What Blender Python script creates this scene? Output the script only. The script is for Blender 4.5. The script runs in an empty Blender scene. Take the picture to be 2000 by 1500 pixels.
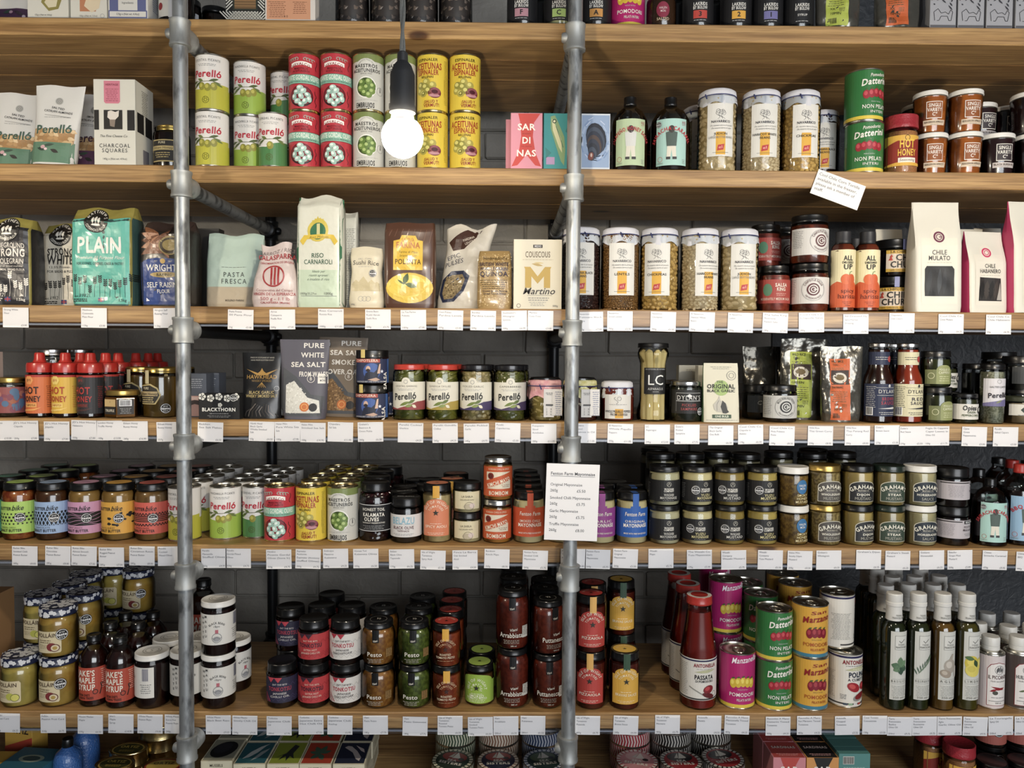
import bpy, bmesh, math, random
from mathutils import Vector, Matrix, noise
from mathutils.geometry import tessellate_polygon
random.seed(7)
PI = math.pi
sc = bpy.context.scene
C = sc.collection
# ------------------------------------------------------------------ camera
F, DIST, EYE = 1480.0, 1.80, 1.50          # focal length (px of a 2000 px frame), metres to the shelf fronts, eye height
d_ = Vector((-13/F, 58/F, -1)).normalized()
x_ = Vector((1, -.0068, 0)); x_.z = (x_.x*d_.x + x_.y*d_.y)/-d_.z; x_.normalize()
z_ = x_.cross(d_)
W2C = Matrix((x_, d_, z_)).transposed()
cam = bpy.data.objects.new('camera', bpy.data.cameras.new('camera')); C.objects.link(cam)
cam.data.sensor_width = 36; cam.data.lens = 36*F/2000; cam.data.clip_start = .02
cam.matrix_world = Matrix.Translation((0, -DIST, EYE)) @ W2C.transposed().to_4x4()
sc.camera = cam
# ------------------------------------------------------------------ world, lights, exposure
wd = bpy.data.worlds.new('shop_air'); sc.world = wd; wd.use_nodes = True
wd.node_tree.nodes['Background'].inputs[0].default_value = (.92, .96, 1, 1)
wd.node_tree.nodes['Background'].inputs[1].default_value = .075
sc.view_settings.view_transform = 'Standard'; sc.view_settings.look = 'None'
sc.view_settings.gamma = 1; sc.view_settings.use_curve_mapping = False
sc.view_settings.exposure = -0.1
def area(name, loc, target, sx, sy, power, col):
    l = bpy.data.lights.new(name, 'AREA'); l.shape = 'RECTANGLE'; l.size = sx; l.size_y = sy; l.energy = power; l.color = col
    o = bpy.data.objects.new(name, l); C.objects.link(o); o.location = loc
    o.rotation_euler = (Vector(target)-Vector(loc)).to_track_quat('-Z', 'Y').to_euler(); return o
area('shop_window_daylight', (1.6, -4.8, 1.7), (.1, 0, 1.1), 3.4, 2.2, 180, (.93, .96, 1))
BULB_POWER = 18.5
# ------------------------------------------------------------------ pixel <-> place
def ray(u, v): return W2C.transposed() @ Vector(((u-1000)/F, (750-v)/F, -1))
def at(u, v, Y):
    r = ray(u, v); t = (Y+DIST)/r.y
    return Vector((r.x*t, Y, EYE+r.z*t))
def X_of(u, Z, Y):
    v = 750
    for _ in range(4):
        p = at(u, v, Y); v += (p.z-Z)/((Y+DIST)/F)
    return at(u, v, Y).x
def Z_of(v, Y, u=987): return at(u, v, Y).z
# ------------------------------------------------------------------ colours and materials
def lin(c): return c/12.92 if c <= .04045 else ((c+.055)/1.055)**2.4
_hx = {}
def hexc(s):
    if s not in _hx:
        t = s if len(s) == 6 else ''.join(q*2 for q in s)
        c = [lin(int(t[i:i+2], 16)/255) for i in (0, 2, 4)]; y = .25*c[0]+.65*c[1]+.10*c[2]
        _hx[s] = tuple(q+(y-q)*.10 for q in c) + (1,)
    return _hx[s]
_mats = {}
def newmat(name):
    m = bpy.data.materials.new(name); m.use_nodes = True
    return m, m.node_tree.nodes, m.node_tree.links, m.node_tree.nodes['Principled BSDF']
def mat(col, rough=.45, metal=0., coat=0., bump=0., scale=60., col2=None, kind='plain'):
    """one solid colour (or two mottled by noise), with optional fine bump"""
    key = (col, rough, metal, coat, bump, scale, col2)
    if key in _mats: return _mats[key]
    m, N, L, b = newmat(kind+'_'+col)
    b.inputs['Base Color'].default_value = hexc(col); b.inputs['Roughness'].default_value = rough
    b.inputs['Metallic'].default_value = metal; b.inputs['Coat Weight'].default_value = coat; b.inputs['Coat Roughness'].default_value = .06
    if bump or col2:
        tc = N.new('ShaderNodeTexCoord'); nz = N.new('ShaderNodeTexNoise'); nz.inputs['Scale'].default_value = scale; nz.inputs['Detail'].default_value = 3
        L.new(tc.outputs['Object'], nz.inputs['Vector'])
        if col2:
            r = N.new('ShaderNodeValToRGB'); r.color_ramp.elements[0].position = .42; r.color_ramp.elements[1].position = .60
            r.color_ramp.elements[0].color = hexc(col); r.color_ramp.elements[1].color = hexc(col2)
            L.new(nz.outputs['Fac'], r.inputs[0]); L.new(r.outputs[0], b.inputs['Base Color'])
        if bump:
            bp = N.new('ShaderNodeBump'); bp.inputs['Strength'].default_value = bump; bp.inputs['Distance'].default_value = .004
            L.new(nz.outputs['Fac'], bp.inputs['Height']); L.new(bp.outputs[0], b.inputs['Normal'])
    _mats[key] = m; return m
def printmat(rough, coat, metal=0, bump=0):
    key = ('print', rough, coat, metal, bump)
    if key in _mats: return _mats[key]
    m, N, L, b = newmat('printed_surface')
    a = N.new('ShaderNodeVertexColor'); a.layer_name = 'Col'; L.new(a.outputs[0], b.inputs['Base Color'])
    b.inputs['Roughness'].default_value = rough; b.inputs['Coat Weight'].default_value = coat; b.inputs['Metallic'].default_value = metal
    b.inputs['Coat Roughness'].default_value = .15
    if bump:
        tc = N.new('ShaderNodeTexCoord'); nz = N.new('ShaderNodeTexNoise'); nz.inputs['Scale'].default_value = 28; nz.inputs['Detail'].default_value = 2.5
        L.new(tc.outputs['Object'], nz.inputs['Vector'])
        bp = N.new('ShaderNodeBump'); bp.inputs['Strength'].default_value = bump; bp.inputs['Distance'].default_value = .01
        L.new(nz.outputs['Fac'], bp.inputs['Height']); L.new(bp.outputs[0], b.inputs['Normal'])
    _mats[key] = m; return m
PAPER = printmat(.55, 0); GLOSSY = printmat(.34, .25); CRINKLE = printmat(.42, .12, 0, .5); FOIL = printmat(.24, .1, .75, .7)
def glassmat():
    m, N, L, b = newmat('clear_glass'); out = [n for n in N if n.type == 'OUTPUT_MATERIAL'][0]; N.remove(b)
    f = N.new('ShaderNodeFresnel'); f.inputs[0].default_value = 1.45
    t = N.new('ShaderNodeBsdfTransparent'); t.inputs[0].default_value = (.95, .97, .96, 1)
    g = N.new('ShaderNodeBsdfGlossy'); g.inputs['Roughness'].default_value = .05
    x = N.new('ShaderNodeMixShader'); L.new(f.outputs[0], x.inputs[0]); L.new(t.outputs[0], x.inputs[1]); L.new(g.outputs[0], x.inputs[2]); L.new(x.outputs[0], out.inputs[0])
    return m
GLASS = glassmat()
TIN = mat('c8c4b8', .28, 1, kind='tinplate'); GOLDTIN = mat('d8c48a', .25, 1, kind='gold_tinplate'); ALU = mat('d0d0d0', .25, 1)
# ------------------------------------------------------------------ mesh building; product shapes are in units of U (about one photo pixel at the shelf front)
U = 1.243e-3
class M:
    def __init__(s): s.v = []; s.f = []; s.c = []
    def face(s, pts, col=None):
        n = len(s.v); s.v += [tuple(p) for p in pts]; s.f.append(tuple(range(n, n+len(pts)))); s.c.append(col)
    def box(s, x0, x1, y0, y1, z0, z1, col=None):
        n = len(s.v); s.v += [(x, y, z) for z in (z0, z1) for y in (y0, y1) for x in (x0, x1)]
        for q in ((0, 2, 3, 1), (4, 5, 7, 6), (0, 1, 5, 4), (2, 6, 7, 3), (0, 4, 6, 2), (1, 3, 7, 5)): s.f.append(tuple(n+i for i in q)); s.c.append(col)
        return s
    def lathe(s, prof, n=28, cx=0, cy=0, col=None, sx=1, sy=1, ph=0):
        b = len(s.v); k = len(prof)
        for r, z in prof:
            for i in range(n):
                a = 2*PI*(i+.5*ph)/n; s.v.append((cx+sx*r*math.cos(a), cy+sy*r*math.sin(a), z))
        for j in range(k-1):
            for i in range(n):
                i2 = (i+1) % n; s.f.append((b+j*n+i, b+j*n+i2, b+(j+1)*n+i2, b+(j+1)*n+i)); s.c.append(col)
        if prof[0][0] > .01: s.f.append(tuple(b+i for i in reversed(range(n)))); s.c.append(col)
        if prof[-1][0] > .01: s.f.append(tuple(b+(k-1)*n+i for i in range(n))); s.c.append(col)
        return s
    def tube(s, pts, r, n=8, col=None):
        b = len(s.v); k = len(pts); pts = [Vector(p) for p in pts]
        for j, p in enumerate(pts):
            t = (pts[min(j+1, k-1)]-pts[max(j-1, 0)]).normalized(); a = t.orthogonal().normalized() if j == 0 else (a - t*a.dot(t)).normalized()
            c = t.cross(a); rr = r[j] if isinstance(r, (list, tuple)) else r
            for i in range(n): q = 2*PI*i/n; s.v.append(tuple(p+a*rr*math.cos(q)+c*rr*math.sin(q)))
        for j in range(k-1):
            for i in range(n): i2 = (i+1) % n; s.f.append((b+j*n+i, b+j*n+i2, b+(j+1)*n+i2, b+(j+1)*n+i)); s.c.append(col)
        s.f.append(tuple(b+i for i in reversed(range(n)))); s.c.append(col); s.f.append(tuple(b+(k-1)*n+i for i in range(n))); s.c.append(col)
        return s
    def mesh(s, name, material, scale=U, smooth=True, angle=.6):
        me = bpy.data.meshes.new(name)
        me.from_pydata([(x*scale, y*scale, z*scale) for x, y, z in s.v], [], s.f)
        if any(c is not None for c in s.c):
            at_ = me.color_attributes.new('Col', 'FLOAT_COLOR', 'CORNER'); buf = []
            for fc, c in zip(s.f, s.c): buf.extend(hexc(c or 'ccc')*len(fc))
            at_.data.foreach_set('color', buf)
        me.materials.append(material)
        if smooth: me.shade_smooth(); me.set_sharp_from_angle(angle=angle)
        me.update(); return me
# ------------------------------------------------------------------ lettering from the built-in typeface
_gl = {}
def _eval(body, off):
    cu = bpy.data.curves.new('g', 'FONT'); cu.body = body; cu.resolution_u = 2; cu.offset = off; cu.fill_mode = 'FRONT'
    o = bpy.data.objects.new('g', cu); C.objects.link(o); dg = bpy.context.evaluated_depsgraph_get(); dg.update()
    me = bpy.data.meshes.new_from_object(o.evaluated_get(dg)); r = ([(v.co.x, v.co.y) for v in me.vertices], [tuple(p.vertices) for p in me.polygons])
    bpy.data.objects.remove(o); bpy.data.curves.remove(cu); bpy.data.meshes.remove(me); return r
CAP = max(y for x, y in _eval('H', 0)[0])
BAR = min(x for x, y in _eval('|', 0)[0])
_adv = {}
def glyph(ch, b):
    if (ch, b) not in _gl:
        if ch not in _adv: _adv[ch] = (max(x for x, y in _eval(ch+'|', 0)[0]) - max(x for x, y in _eval('|', 0)[0]))/CAP
        v, f = _eval(ch, (0, .011, .024)[b]) if ch != ' ' else ([], [])
        _gl[ch, b] = ([(x/CAP, y/CAP) for x, y in v], f)
    return _gl[ch, b] + (_adv[ch]*(1+.04*b),)
def clip(poly, k, lo, hi):
    for sgn, lim in ((1, lo), (-1, -hi)):
        out = []
        for i, p in enumerate(poly):
            q = poly[(i+1) % len(poly)]; a = sgn*p[k]-lim; b = sgn*q[k]-lim
            if a >= 0: out.append(p)
            if a*b < 0: t = a/(a-b); out.append((p[0]+t*(q[0]-p[0]), p[1]+t*(q[1]-p[1])))
        poly = out
        if len(poly) < 3: return []
    return poly
def strips(poly, k, step):
    lo = min(p[k] for p in poly); hi = max(p[k] for p in poly)
    if hi-lo <= step: return [poly]
    n = math.ceil((hi-lo)/step); out = []
    for i in range(n):
        c = clip(poly, k, lo+(hi-lo)*i/n, lo+(hi-lo)*(i+1)/n)
        if c: out.append(c)
    return out
class Art:
    """flat print laid on a surface S(x, y, lift); x to the right, y up, in product units"""
    def __init__(s, S, dx=0, dy=0): s.S = S; s.dx = dx; s.dy = dy; s.m = M()
    def put(s, poly, col, l):
        ps = [poly]
        if s.dx: ps = [q for p in ps for q in strips(p, 0, s.dx)]
        if s.dy: ps = [q for p in ps for q in strips(p, 1, s.dy)]
        for p in ps: s.m.face([s.S(x, y, l*.22+.15) for x, y in p], col)
    def rect(s, x0, y0, x1, y1, col, l=1): s.put([(x0, y0), (x1, y0), (x1, y1), (x0, y1)], col, l); return s
    def ell(s, cx, cy, rx, ry, col, l=2, n=18, a=0):
        ca, sa = math.cos(a), math.sin(a)
        s.put([(cx+rx*math.cos(t)*ca-ry*math.sin(t)*sa, cy+rx*math.cos(t)*sa+ry*math.sin(t)*ca) for t in [2*PI*i/n for i in range(n)]], col, l); return s
    def ring(s, cx, cy, r, w, col, l=2, n=20):
        for i in range(n):
            a, b = 2*PI*i/n, 2*PI*(i+1)/n
            s.put([(cx+q*math.cos(t), cy+q*math.sin(t)) for q, t in ((r-w, a), (r, a), (r, b), (r-w, b))], col, l)
        return s
    def poly(s, pts, col, l=2):
        if len(pts) > 3:
            for t in tessellate_polygon([[Vector((p[0], p[1], 0)) for p in pts]]):
                tri = [pts[i] for i in t]
                if (tri[1][0]-tri[0][0])*(tri[2][1]-tri[0][1])-(tri[1][1]-tri[0][1])*(tri[2][0]-tri[0][0]) < 0: tri.reverse()
                s.put(tri, col, l)
        else: s.put(pts, col, l)
        return s
    def line(s, pts, w, col, l=3):
        for (x0, y0), (x1, y1) in zip(pts, pts[1:]):
            d = math.hypot(x1-x0, y1-y0) or 1; nx, ny = -(y1-y0)/d*w/2, (x1-x0)/d*w/2
            s.put([(x0-nx, y0-ny), (x1-nx, y1-ny), (x1+nx, y1+ny), (x0+nx, y0+ny)], col, l)
        return s
    def star(s, cx, cy, r, col, l=4):
        s.poly([(cx+q*math.sin(i*PI/5), cy+q*math.cos(i*PI/5)) for i, q in enumerate([r, r*.4]*5)], col, l); return s
    def text(s, t, x, y, h, col, w=None, b=0, sh=0, al='c', arc=None, rot=0, l=4, sp=0):
        gs = [glyph(c, b) for c in t]; tot = sum(g[2]+sp for g in gs)-sp
        kx = h if w is None else w/max(tot, .01)
        x0 = {'c': -tot*kx/2, 'l': 0, 'r': -tot*kx}[al]; cr, sr = math.cos(rot), math.sin(rot)
        for v, f, ad in gs:
            if arc:                       # arc = radius; (x, y) the circle's centre; letters stand on its top (or hang in its foot when negative)
                th = (x0+ad*kx/2)/abs(arc); cx0 = ad*kx/2
                P = []
                for gx, gy in v:
                    lx, ly = gx*kx-cx0, gy*h
                    if arc > 0: q = (x+(arc+ly)*math.sin(th)+lx*math.cos(th), y+(arc+ly)*math.cos(th)-lx*math.sin(th))
                    else: q = (x+(-arc-ly)*math.sin(th)+lx*math.cos(th), y-(-arc-ly)*math.cos(th)+lx*math.sin(th))
                    P.append(q)
            else:
                P = []
                for gx, gy in v:
                    lx, ly = x0+gx*kx+sh*gy*h, gy*h; P.append((x+lx*cr-ly*sr, y+lx*sr+ly*cr))
            big = s.dx and ad*kx > s.dx*1.3 or s.dy and h > s.dy*1.5
            if big:
                for fc in f: s.put([P[i] for i in fc], col, l)
            else:
                n = len(s.m.v); s.m.v += [tuple(s.S(px, py, l*.22+.15)) for px, py in P]
                for fc in f: s.m.f.append(tuple(n+i for i in fc)); s.m.c.append(col)
            x0 += (ad+sp)*kx
        return s
    def lines(s, x, y, w, n, col, lh=2.6, th=1.0, al='c', l=3):
        """small print too fine to read: rows of word-long dashes"""
        rn = random.Random(int(x*7+y*13+w*3+n))
        for i in range(n):
            ww = w*(1-.28*rn.random()*(i > 0)); q = x-ww/2 if al == 'c' else x; e = q+ww
            while q < e-1:
                k = min(2.2+4.5*rn.random(), e-q); s.rect(q, y-i*lh, q+k, y-i*lh+th, col, l); q += k+1.1
        return s
    def bars(s, x0, y0, x1, y1, col='111', bg='fff', l=3):
        s.rect(x0-1, y0-1, x1+1, y1+1, bg, l-1); rn = random.Random(int(x0*5+y0)); q = x0
        while q < x1-.4: k = rn.choice((.5, .8, 1.2)); s.rect(q, y0, min(q+k, x1), y1, col, l); q += k+.6
        return s
    def badge(s, x, y, r, bg='161616', fg='eee'):
        s.ell(x, y, r, r, bg, 5); s.ring(x, y, r*.9, r*.08, fg, 6); s.text('great', x, y+r*.34, r*.26, fg, r*.8, l=6); s.text('taste', x, y-r*.22, r*.46, fg, r*1.5, b=2, l=6)
        for i in (-1, 0, 1): s.star(x+i*r*.32, y-r*.5, r*.14, fg, 6)
        return s
def cyl(r, cone=None):
    def S(x, y, o):
        rr = r+o
        if cone: rr = cone(y)+o
        a = x/r; return (rr*math.sin(a), -rr*math.cos(a), y)
    return S
def flat(yf): return lambda x, y, o: (x, yf-o, y)
def top_of(z, yf): return lambda x, y, o: (x, yf+y, z+o)            # print on an upper face, y running to the back
def side_r(xs): return lambda x, y, o: (xs+o, x, y)                 # right-hand face; x runs to the back
def side_l(xs): return lambda x, y, o: (xs-o, -x, y)
# ------------------------------------------------------------------ scene objects
def tag(o, label=None, cat=None, group=None, kind=None):
    for k, v in (('label', label), ('category', cat), ('group', group), ('kind', kind)):
        if v: o[k] = v
    return o
def obj(name, me, parent=None):
    o = bpy.data.objects.new(name, me); C.objects.link(o)
    if parent: o.parent = parent
    return o
KIND = {}
def kind(key, name, desc, cat, parts, h, w, d=None, group=None):
    """parts: (part name, mesh, [sub-parts], kind) built once; every placed thing is an Empty with copies of them"""
    KIND[key] = dict(name=name, desc=desc, cat=cat, parts=parts, h=h, w=w, d=d or w, group=group or desc)
ITEMS = []
SHELF_NAME = {1: 'top shelf', 2: 'second shelf', 3: 'third shelf', 4: 'fourth shelf', 5: 'fifth shelf', 6: 'sixth shelf', 7: 'bottom shelf'}
SHELF_V = {1: 43, 2: 328, 3: 603, 4: 823, 5: 1067, 6: 1392, 7: 1570}
TH = .040
SHELF_Z = {k: Z_of(v, 0) for k, v in SHELF_V.items()}
DEEP = {1: .53}
def put(key, u, shelf, y=.018, lvl=0, rot=0, z=0, lean=0, back=0, uz=None, stack='', desc=None, row=0, X=None, scale=1, label=None, gone=()):
    """u: photo column of the thing's axis; y: metres from the shelf's front edge to the thing's front; lvl: how many things below it in its stack"""
    k = KIND[key]; Y = y+k['d']*U*scale/2
    Z = SHELF_Z[shelf] + z*U + .0004
    if X is None: X = X_of(u, Z+k['h']*U*scale/2, Y)
    e = bpy.data.objects.new(k['name'], None); C.objects.link(e); e.empty_display_size = .02
    e.location = (X, Y, Z); e.rotation_euler = (math.radians(-back), math.radians(lean), math.radians(rot)); e.scale = (scale,)*3
    for nm, me, subs, kd in k['parts']:
        if nm in gone: continue
        p = obj(nm, me, e)
        if kd: p['kind'] = kd
        for sn, sm, skd in subs:
            q = obj(sn, sm, p)
            if skd: q['kind'] = skd
    ITEMS.append(dict(o=e, key=key, shelf=shelf, lvl=lvl, row=row, stack=stack, desc=desc or k['desc'], cat=k['cat'], group=k['group'], X=X, Y=Y, label=label))
    return e
def col(key, u, shelf, n=1, rows=1, y=.018, rot=0, jit=3, gap=2, dx=0, rots=None, **kw):
    """n things stacked, rows columns one behind the other"""
    k = KIND[key]; rn = random.Random(int(u)*31+shelf); X0 = None
    for r in range(rows):
        yy = y + r*(k['d']+gap)*U
        for l in range(n):
            ro = rots[l] if rots and r == 0 else rot+(rn.random()-.5)*2*jit
            e = put(key, u+(dx*l), shelf, yy, l, ro, z=l*(k['h']+.4), row=r, stack=n, X=None if r == 0 else X0[l]+(rn.random()-.5)*.004, **kw)
            if r == 0: X0 = (X0 or []) + [e.location.x]
# ================================================================== the setting
def woodmat():
    m, N, L, b = newmat('scaffold_board_pine')
    tc = N.new('ShaderNodeTexCoord'); oi = N.new('ShaderNodeObjectInfo')
    ad = N.new('ShaderNodeVectorMath'); ad.operation = 'ADD'; sc_ = N.new('ShaderNodeVectorMath'); sc_.operation = 'SCALE'; sc_.inputs[3].default_value = 7
    L.new(oi.outputs['Random'], sc_.inputs[0]); L.new(tc.outputs['Object'], ad.inputs[0]); L.new(sc_.outputs[0], ad.inputs[1])
    mp = N.new('ShaderNodeMapping'); mp.inputs['Scale'].default_value = (1.6, 26, 26); L.new(ad.outputs[0], mp.inputs[0])
    n1 = N.new('ShaderNodeTexNoise'); n1.inputs['Scale'].default_value = 2.2; n1.inputs['Detail'].default_value = 5; n1.inputs['Distortion'].default_value = .6; L.new(mp.outputs[0], n1.inputs['Vector'])
    wv = N.new('ShaderNodeTexWave'); wv.bands_direction = 'Z'; wv.inputs['Scale'].default_value = .35; wv.inputs['Distortion'].default_value = 5; wv.inputs['Detail'].default_value = 2; wv.inputs['Detail Scale'].default_value = .6; L.new(mp.outputs[0], wv.inputs['Vector'])
    r1 = N.new('ShaderNodeValToRGB'); e = r1.color_ramp.elements; e[0].position = .30; e[0].color = hexc('8a6538'); e[1].position = .72; e[1].color = hexc('c09859'); L.new(n1.outputs['Fac'], r1.inputs[0])
    r2 = N.new('ShaderNodeValToRGB'); e = r2.color_ramp.elements; e[0].color = hexc('cca468'); e[1].color = hexc('9a7240'); L.new(wv.outputs['Fac'], r2.inputs[0])
    mx = N.new('ShaderNodeMix'); mx.data_type = 'RGBA'; mx.inputs[0].default_value = .4; L.new(r1.outputs[0], mx.inputs[6]); L.new(r2.outputs[0], mx.inputs[7])
    vo = N.new('ShaderNodeTexVoronoi'); vo.inputs['Scale'].default_value = 3.2; mk = N.new('ShaderNodeMapping'); mk.inputs['Scale'].default_value = (.75, 1.5, 1.5); L.new(ad.outputs[0], mk.inputs[0]); L.new(mk.outputs[0], vo.inputs['Vector'])
    r3 = N.new('ShaderNodeValToRGB'); e = r3.color_ramp.elements; e[0].position = .0; e[0].color = hexc('3a2413'); e[1].position = .075; e[1].color = (1, 1, 1, 1); x = e.new(.045); x.color = hexc('7a5430'); L.new(vo.outputs['Distance'], r3.inputs[0])
    m2 = N.new('ShaderNodeMix'); m2.data_type = 'RGBA'; m2.blend_type = 'MULTIPLY'; m2.inputs[0].default_value = .9; L.new(mx.outputs[2], m2.inputs[6]); L.new(r3.outputs[0], m2.inputs[7])
    mf = N.new('ShaderNodeMapping'); mf.inputs['Scale'].default_value = (5, 150, 150); L.new(ad.outputs[0], mf.inputs[0])
    n3 = N.new('ShaderNodeTexNoise'); n3.inputs['Scale'].default_value = 1.6; n3.inputs['Detail'].default_value = 4; L.new(mf.outputs[0], n3.inputs['Vector'])
    r4 = N.new('ShaderNodeValToRGB'); e = r4.color_ramp.elements; e[0].position = .36; e[0].color = (.52, .47, .42, 1); e[1].position = .60; e[1].color = (1, 1, 1, 1); L.new(n3.outputs['Fac'], r4.inputs[0])
    m3 = N.new('ShaderNodeMix'); m3.data_type = 'RGBA'; m3.blend_type = 'MULTIPLY'; m3.inputs[0].default_value = .75; L.new(m2.outputs[2], m3.inputs[6]); L.new(r4.outputs[0], m3.inputs[7])
    L.new(m3.outputs[2], b.inputs['Base Color']); b.inputs['Roughness'].default_value = .48
    bp = N.new('ShaderNodeBump'); bp.inputs['Strength'].default_value = .25; bp.inputs['Distance'].default_value = .002; L.new(n1.outputs['Fac'], bp.inputs['Height']); L.new(bp.outputs[0], b.inputs['Normal'])
    return m
WOOD = woodmat()
def wallmat(c1, c2, rough, sc1, name):
    m, N, L, b = newmat(name); tc = N.new('ShaderNodeNewGeometry')
    n1 = N.new('ShaderNodeTexNoise'); n1.inputs['Scale'].default_value = sc1; n1.inputs['Detail'].default_value = 5; L.new(tc.outputs['Position'], n1.inputs['Vector'])
    r = N.new('ShaderNodeValToRGB'); r.color_ramp.elements[0].position = .35; r.color_ramp.elements[1].position = .68; r.color_ramp.elements[0].color = hexc(c1); r.color_ramp.elements[1].color = hexc(c2)
    L.new(n1.outputs['Fac'], r.inputs[0]); L.new(r.outputs[0], b.inputs['Base Color']); b.inputs['Roughness'].default_value = rough
    n2 = N.new('ShaderNodeTexNoise'); n2.inputs['Scale'].default_value = 34; n2.inputs['Detail'].default_value = 4; n2.inputs['Distortion'].default_value = 1.2; L.new(tc.outputs['Position'], n2.inputs['Vector'])
    bp = N.new('ShaderNodeBump'); bp.inputs['Strength'].default_value = .45; bp.inputs['Distance'].default_value = .008; L.new(n2.outputs['Fac'], bp.inputs['Height']); L.new(bp.outputs[0], b.inputs['Normal'])
    return m
BRICK = wallmat('7e7a73', '9f9b92', .6, 5, 'thickly_painted_brick'); PLASTER = wallmat('26292d', '3a3e43', .5, 3, 'dark_painted_plaster'); FLOOR = wallmat('3b3733', '55504a', .6, 2, 'dark_floor')
WY = .66                                                   # the wall behind the shelves
XJ = at(1500, 900, WY).x                                   # where painted brick gives way to dark plaster
def struct(name, m, material, **kw): o = obj(name, m.mesh(name, material, 1, **kw)); o['kind'] = 'structure'; return o
wall = struct('wall_back', M().box(-2.6, XJ, WY, WY+.12, 0, 2.7), BRICK, smooth=False)
BW, BH = .268, .0885
bricks = []
for q in range(3):
    rn = random.Random(q); bm = bmesh.new(); bmesh.ops.create_cube(bm, size=1)
    bmesh.ops.scale(bm, vec=(BW-.006, .018, BH-.006), verts=bm.verts)
    bmesh.ops.bevel(bm, geom=[e for e in bm.edges if sum(v.co.y < 0 for v in e.verts) == 2] + [e for e in bm.edges if sum(v.co.y < 0 for v in e.verts) == 1], offset=.005, segments=1, affect='EDGES')
    for v in bm.verts: v.co += Vector((rn.uniform(-.002, .002), rn.uniform(-.002, .001), rn.uniform(-.002, .002)))
    me = bpy.data.meshes.new('brick'); bm.to_mesh(me); bm.free(); me.materials.append(BRICK); bricks.append(me)
Z0 = .44
rn = random.Random(5)
for j in range(22):
    for i in range(12):
        x = XJ-.13-(i+.5*(j % 2))*BW
        if x < -1.95: continue
        o = obj('brick', rn.choice(bricks), wall); o.location = (x, WY-.004+rn.uniform(-.002, .003), Z0+(j+.5)*BH)
struct('wall_back_plaster', M().box(XJ, 2.6, WY-.018, WY+.12, 0, 2.7), PLASTER, smooth=False)
struct('floor', M().box(-3, 3, -4.8, .8, -.04, 0), FLOOR, smooth=False)
# ---- wooden shelves, each of two (the uppermost three) boards
def plank(x0, x1, y0, y1, z0, z1):
    m = M(); c = .0022; P = [(y0+c, z0), (y1-c, z0), (y1, z0+c), (y1, z1-c), (y1-c, z1), (y0+c, z1), (y0, z1-c), (y0, z0+c)]
    for (ya, za), (yb, zb) in zip(P, P[1:]+P[:1]): m.face([(x0, ya, za), (x0, yb, zb), (x1, yb, zb), (x1, ya, za)])
    m.face([(x0, y, z) for y, z in P]); m.face([(x1, y, z) for y, z in reversed(P)])
    bm = bmesh.new(); me = m.mesh('board', WOOD, 1, smooth=False); bm.from_mesh(me); bmesh.ops.remove_doubles(bm, verts=bm.verts, dist=1e-6); bmesh.ops.recalc_face_normals(bm, faces=bm.faces); bm.to_mesh(me); bm.free()
    return me
for k, Z in SHELF_Z.items():
    cuts = [0, .124, .262, .53] if k == 1 else [0, .224, .45]
    root = bpy.data.objects.new('wooden_shelf', None); C.objects.link(root); root.location = (0, 0, Z)
    tag(root, {1: 'uppermost wooden shelf of three boards, with jars and boxes cut off by the picture', 2: 'second wooden shelf from top, bare pale front edge without price strip', 3: 'third wooden shelf from top carrying flour, rice and bean jars', 4: 'fourth wooden shelf from top carrying honeys, salts and pickles', 5: 'fifth wooden shelf from top carrying olive tins and mustards', 6: 'sixth wooden shelf from top carrying pesto jars and oil bottles', 7: 'lowest wooden shelf under boxed fish tins'}[k].replace('cut off by the picture', 'on it'), 'shelf', 'wooden shelves')
    for i, (a, b_) in enumerate(zip(cuts, cuts[1:])):
        o = obj('board', plank(-2.1, 2.1, a+.0008, b_-.0008, -TH, -(.0006 if i % 2 else 0)), root)
# ---- galvanised pipe frames
def pipemat(c1, c2, metal, rough, name):
    m, N, L, b = newmat(name); tc = N.new('ShaderNodeNewGeometry'); mp = N.new('ShaderNodeMapping'); mp.inputs['Scale'].default_value = (1, 1, .35); L.new(tc.outputs['Position'], mp.inputs[0])
    n1 = N.new('ShaderNodeTexNoise'); n1.inputs['Scale'].default_value = 42; n1.inputs['Detail'].default_value = 5; L.new(mp.outputs[0], n1.inputs['Vector'])
    r = N.new('ShaderNodeValToRGB'); r.color_ramp.elements[0].position = .34; r.color_ramp.elements[1].position = .50; r.color_ramp.elements[0].color = hexc(c1); r.color_ramp.elements[1].color = hexc(c2)
    L.new(n1.outputs['Fac'], r.inputs[0]); L.new(r.outputs[0], b.inputs['Base Color']); b.inputs['Roughness'].default_value = rough; b.inputs['Metallic'].default_value = metal
    return m
GALV = pipemat('5c5f61', 'a2a6a8', .7, .46, 'galvanised_steel'); CAST = pipemat('8a8d8c', 'a9acab', .7, .55, 'cast_galvanised_iron'); BLACKP = mat('26282b', .35, .5, kind='black_pipe')
R = .0163; PY = -.055; BY = .60
def fitting_mesh(material):
    m = M(); m.lathe([(.0195, -.030), (.0235, -.029), (.0235, -.024), (.0222, -.022), (.0222, .022), (.0235, .024), (.0235, .029), (.0195, .030)], 24)
    b = len(m.v); m.lathe([(.0225, .0), (.0225, .026), (.0238, .028), (.0238, .048), (.0195, .050)], 24)
    for i in range(b, len(m.v)): x, y, z = m.v[i]; m.v[i] = (x, z, y)
    for i in range(len(m.f)):
        if min(m.f[i]) >= b: m.f[i] = tuple(reversed(m.f[i]))
    return m.mesh('pipe_fitting', material, 1)
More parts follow.
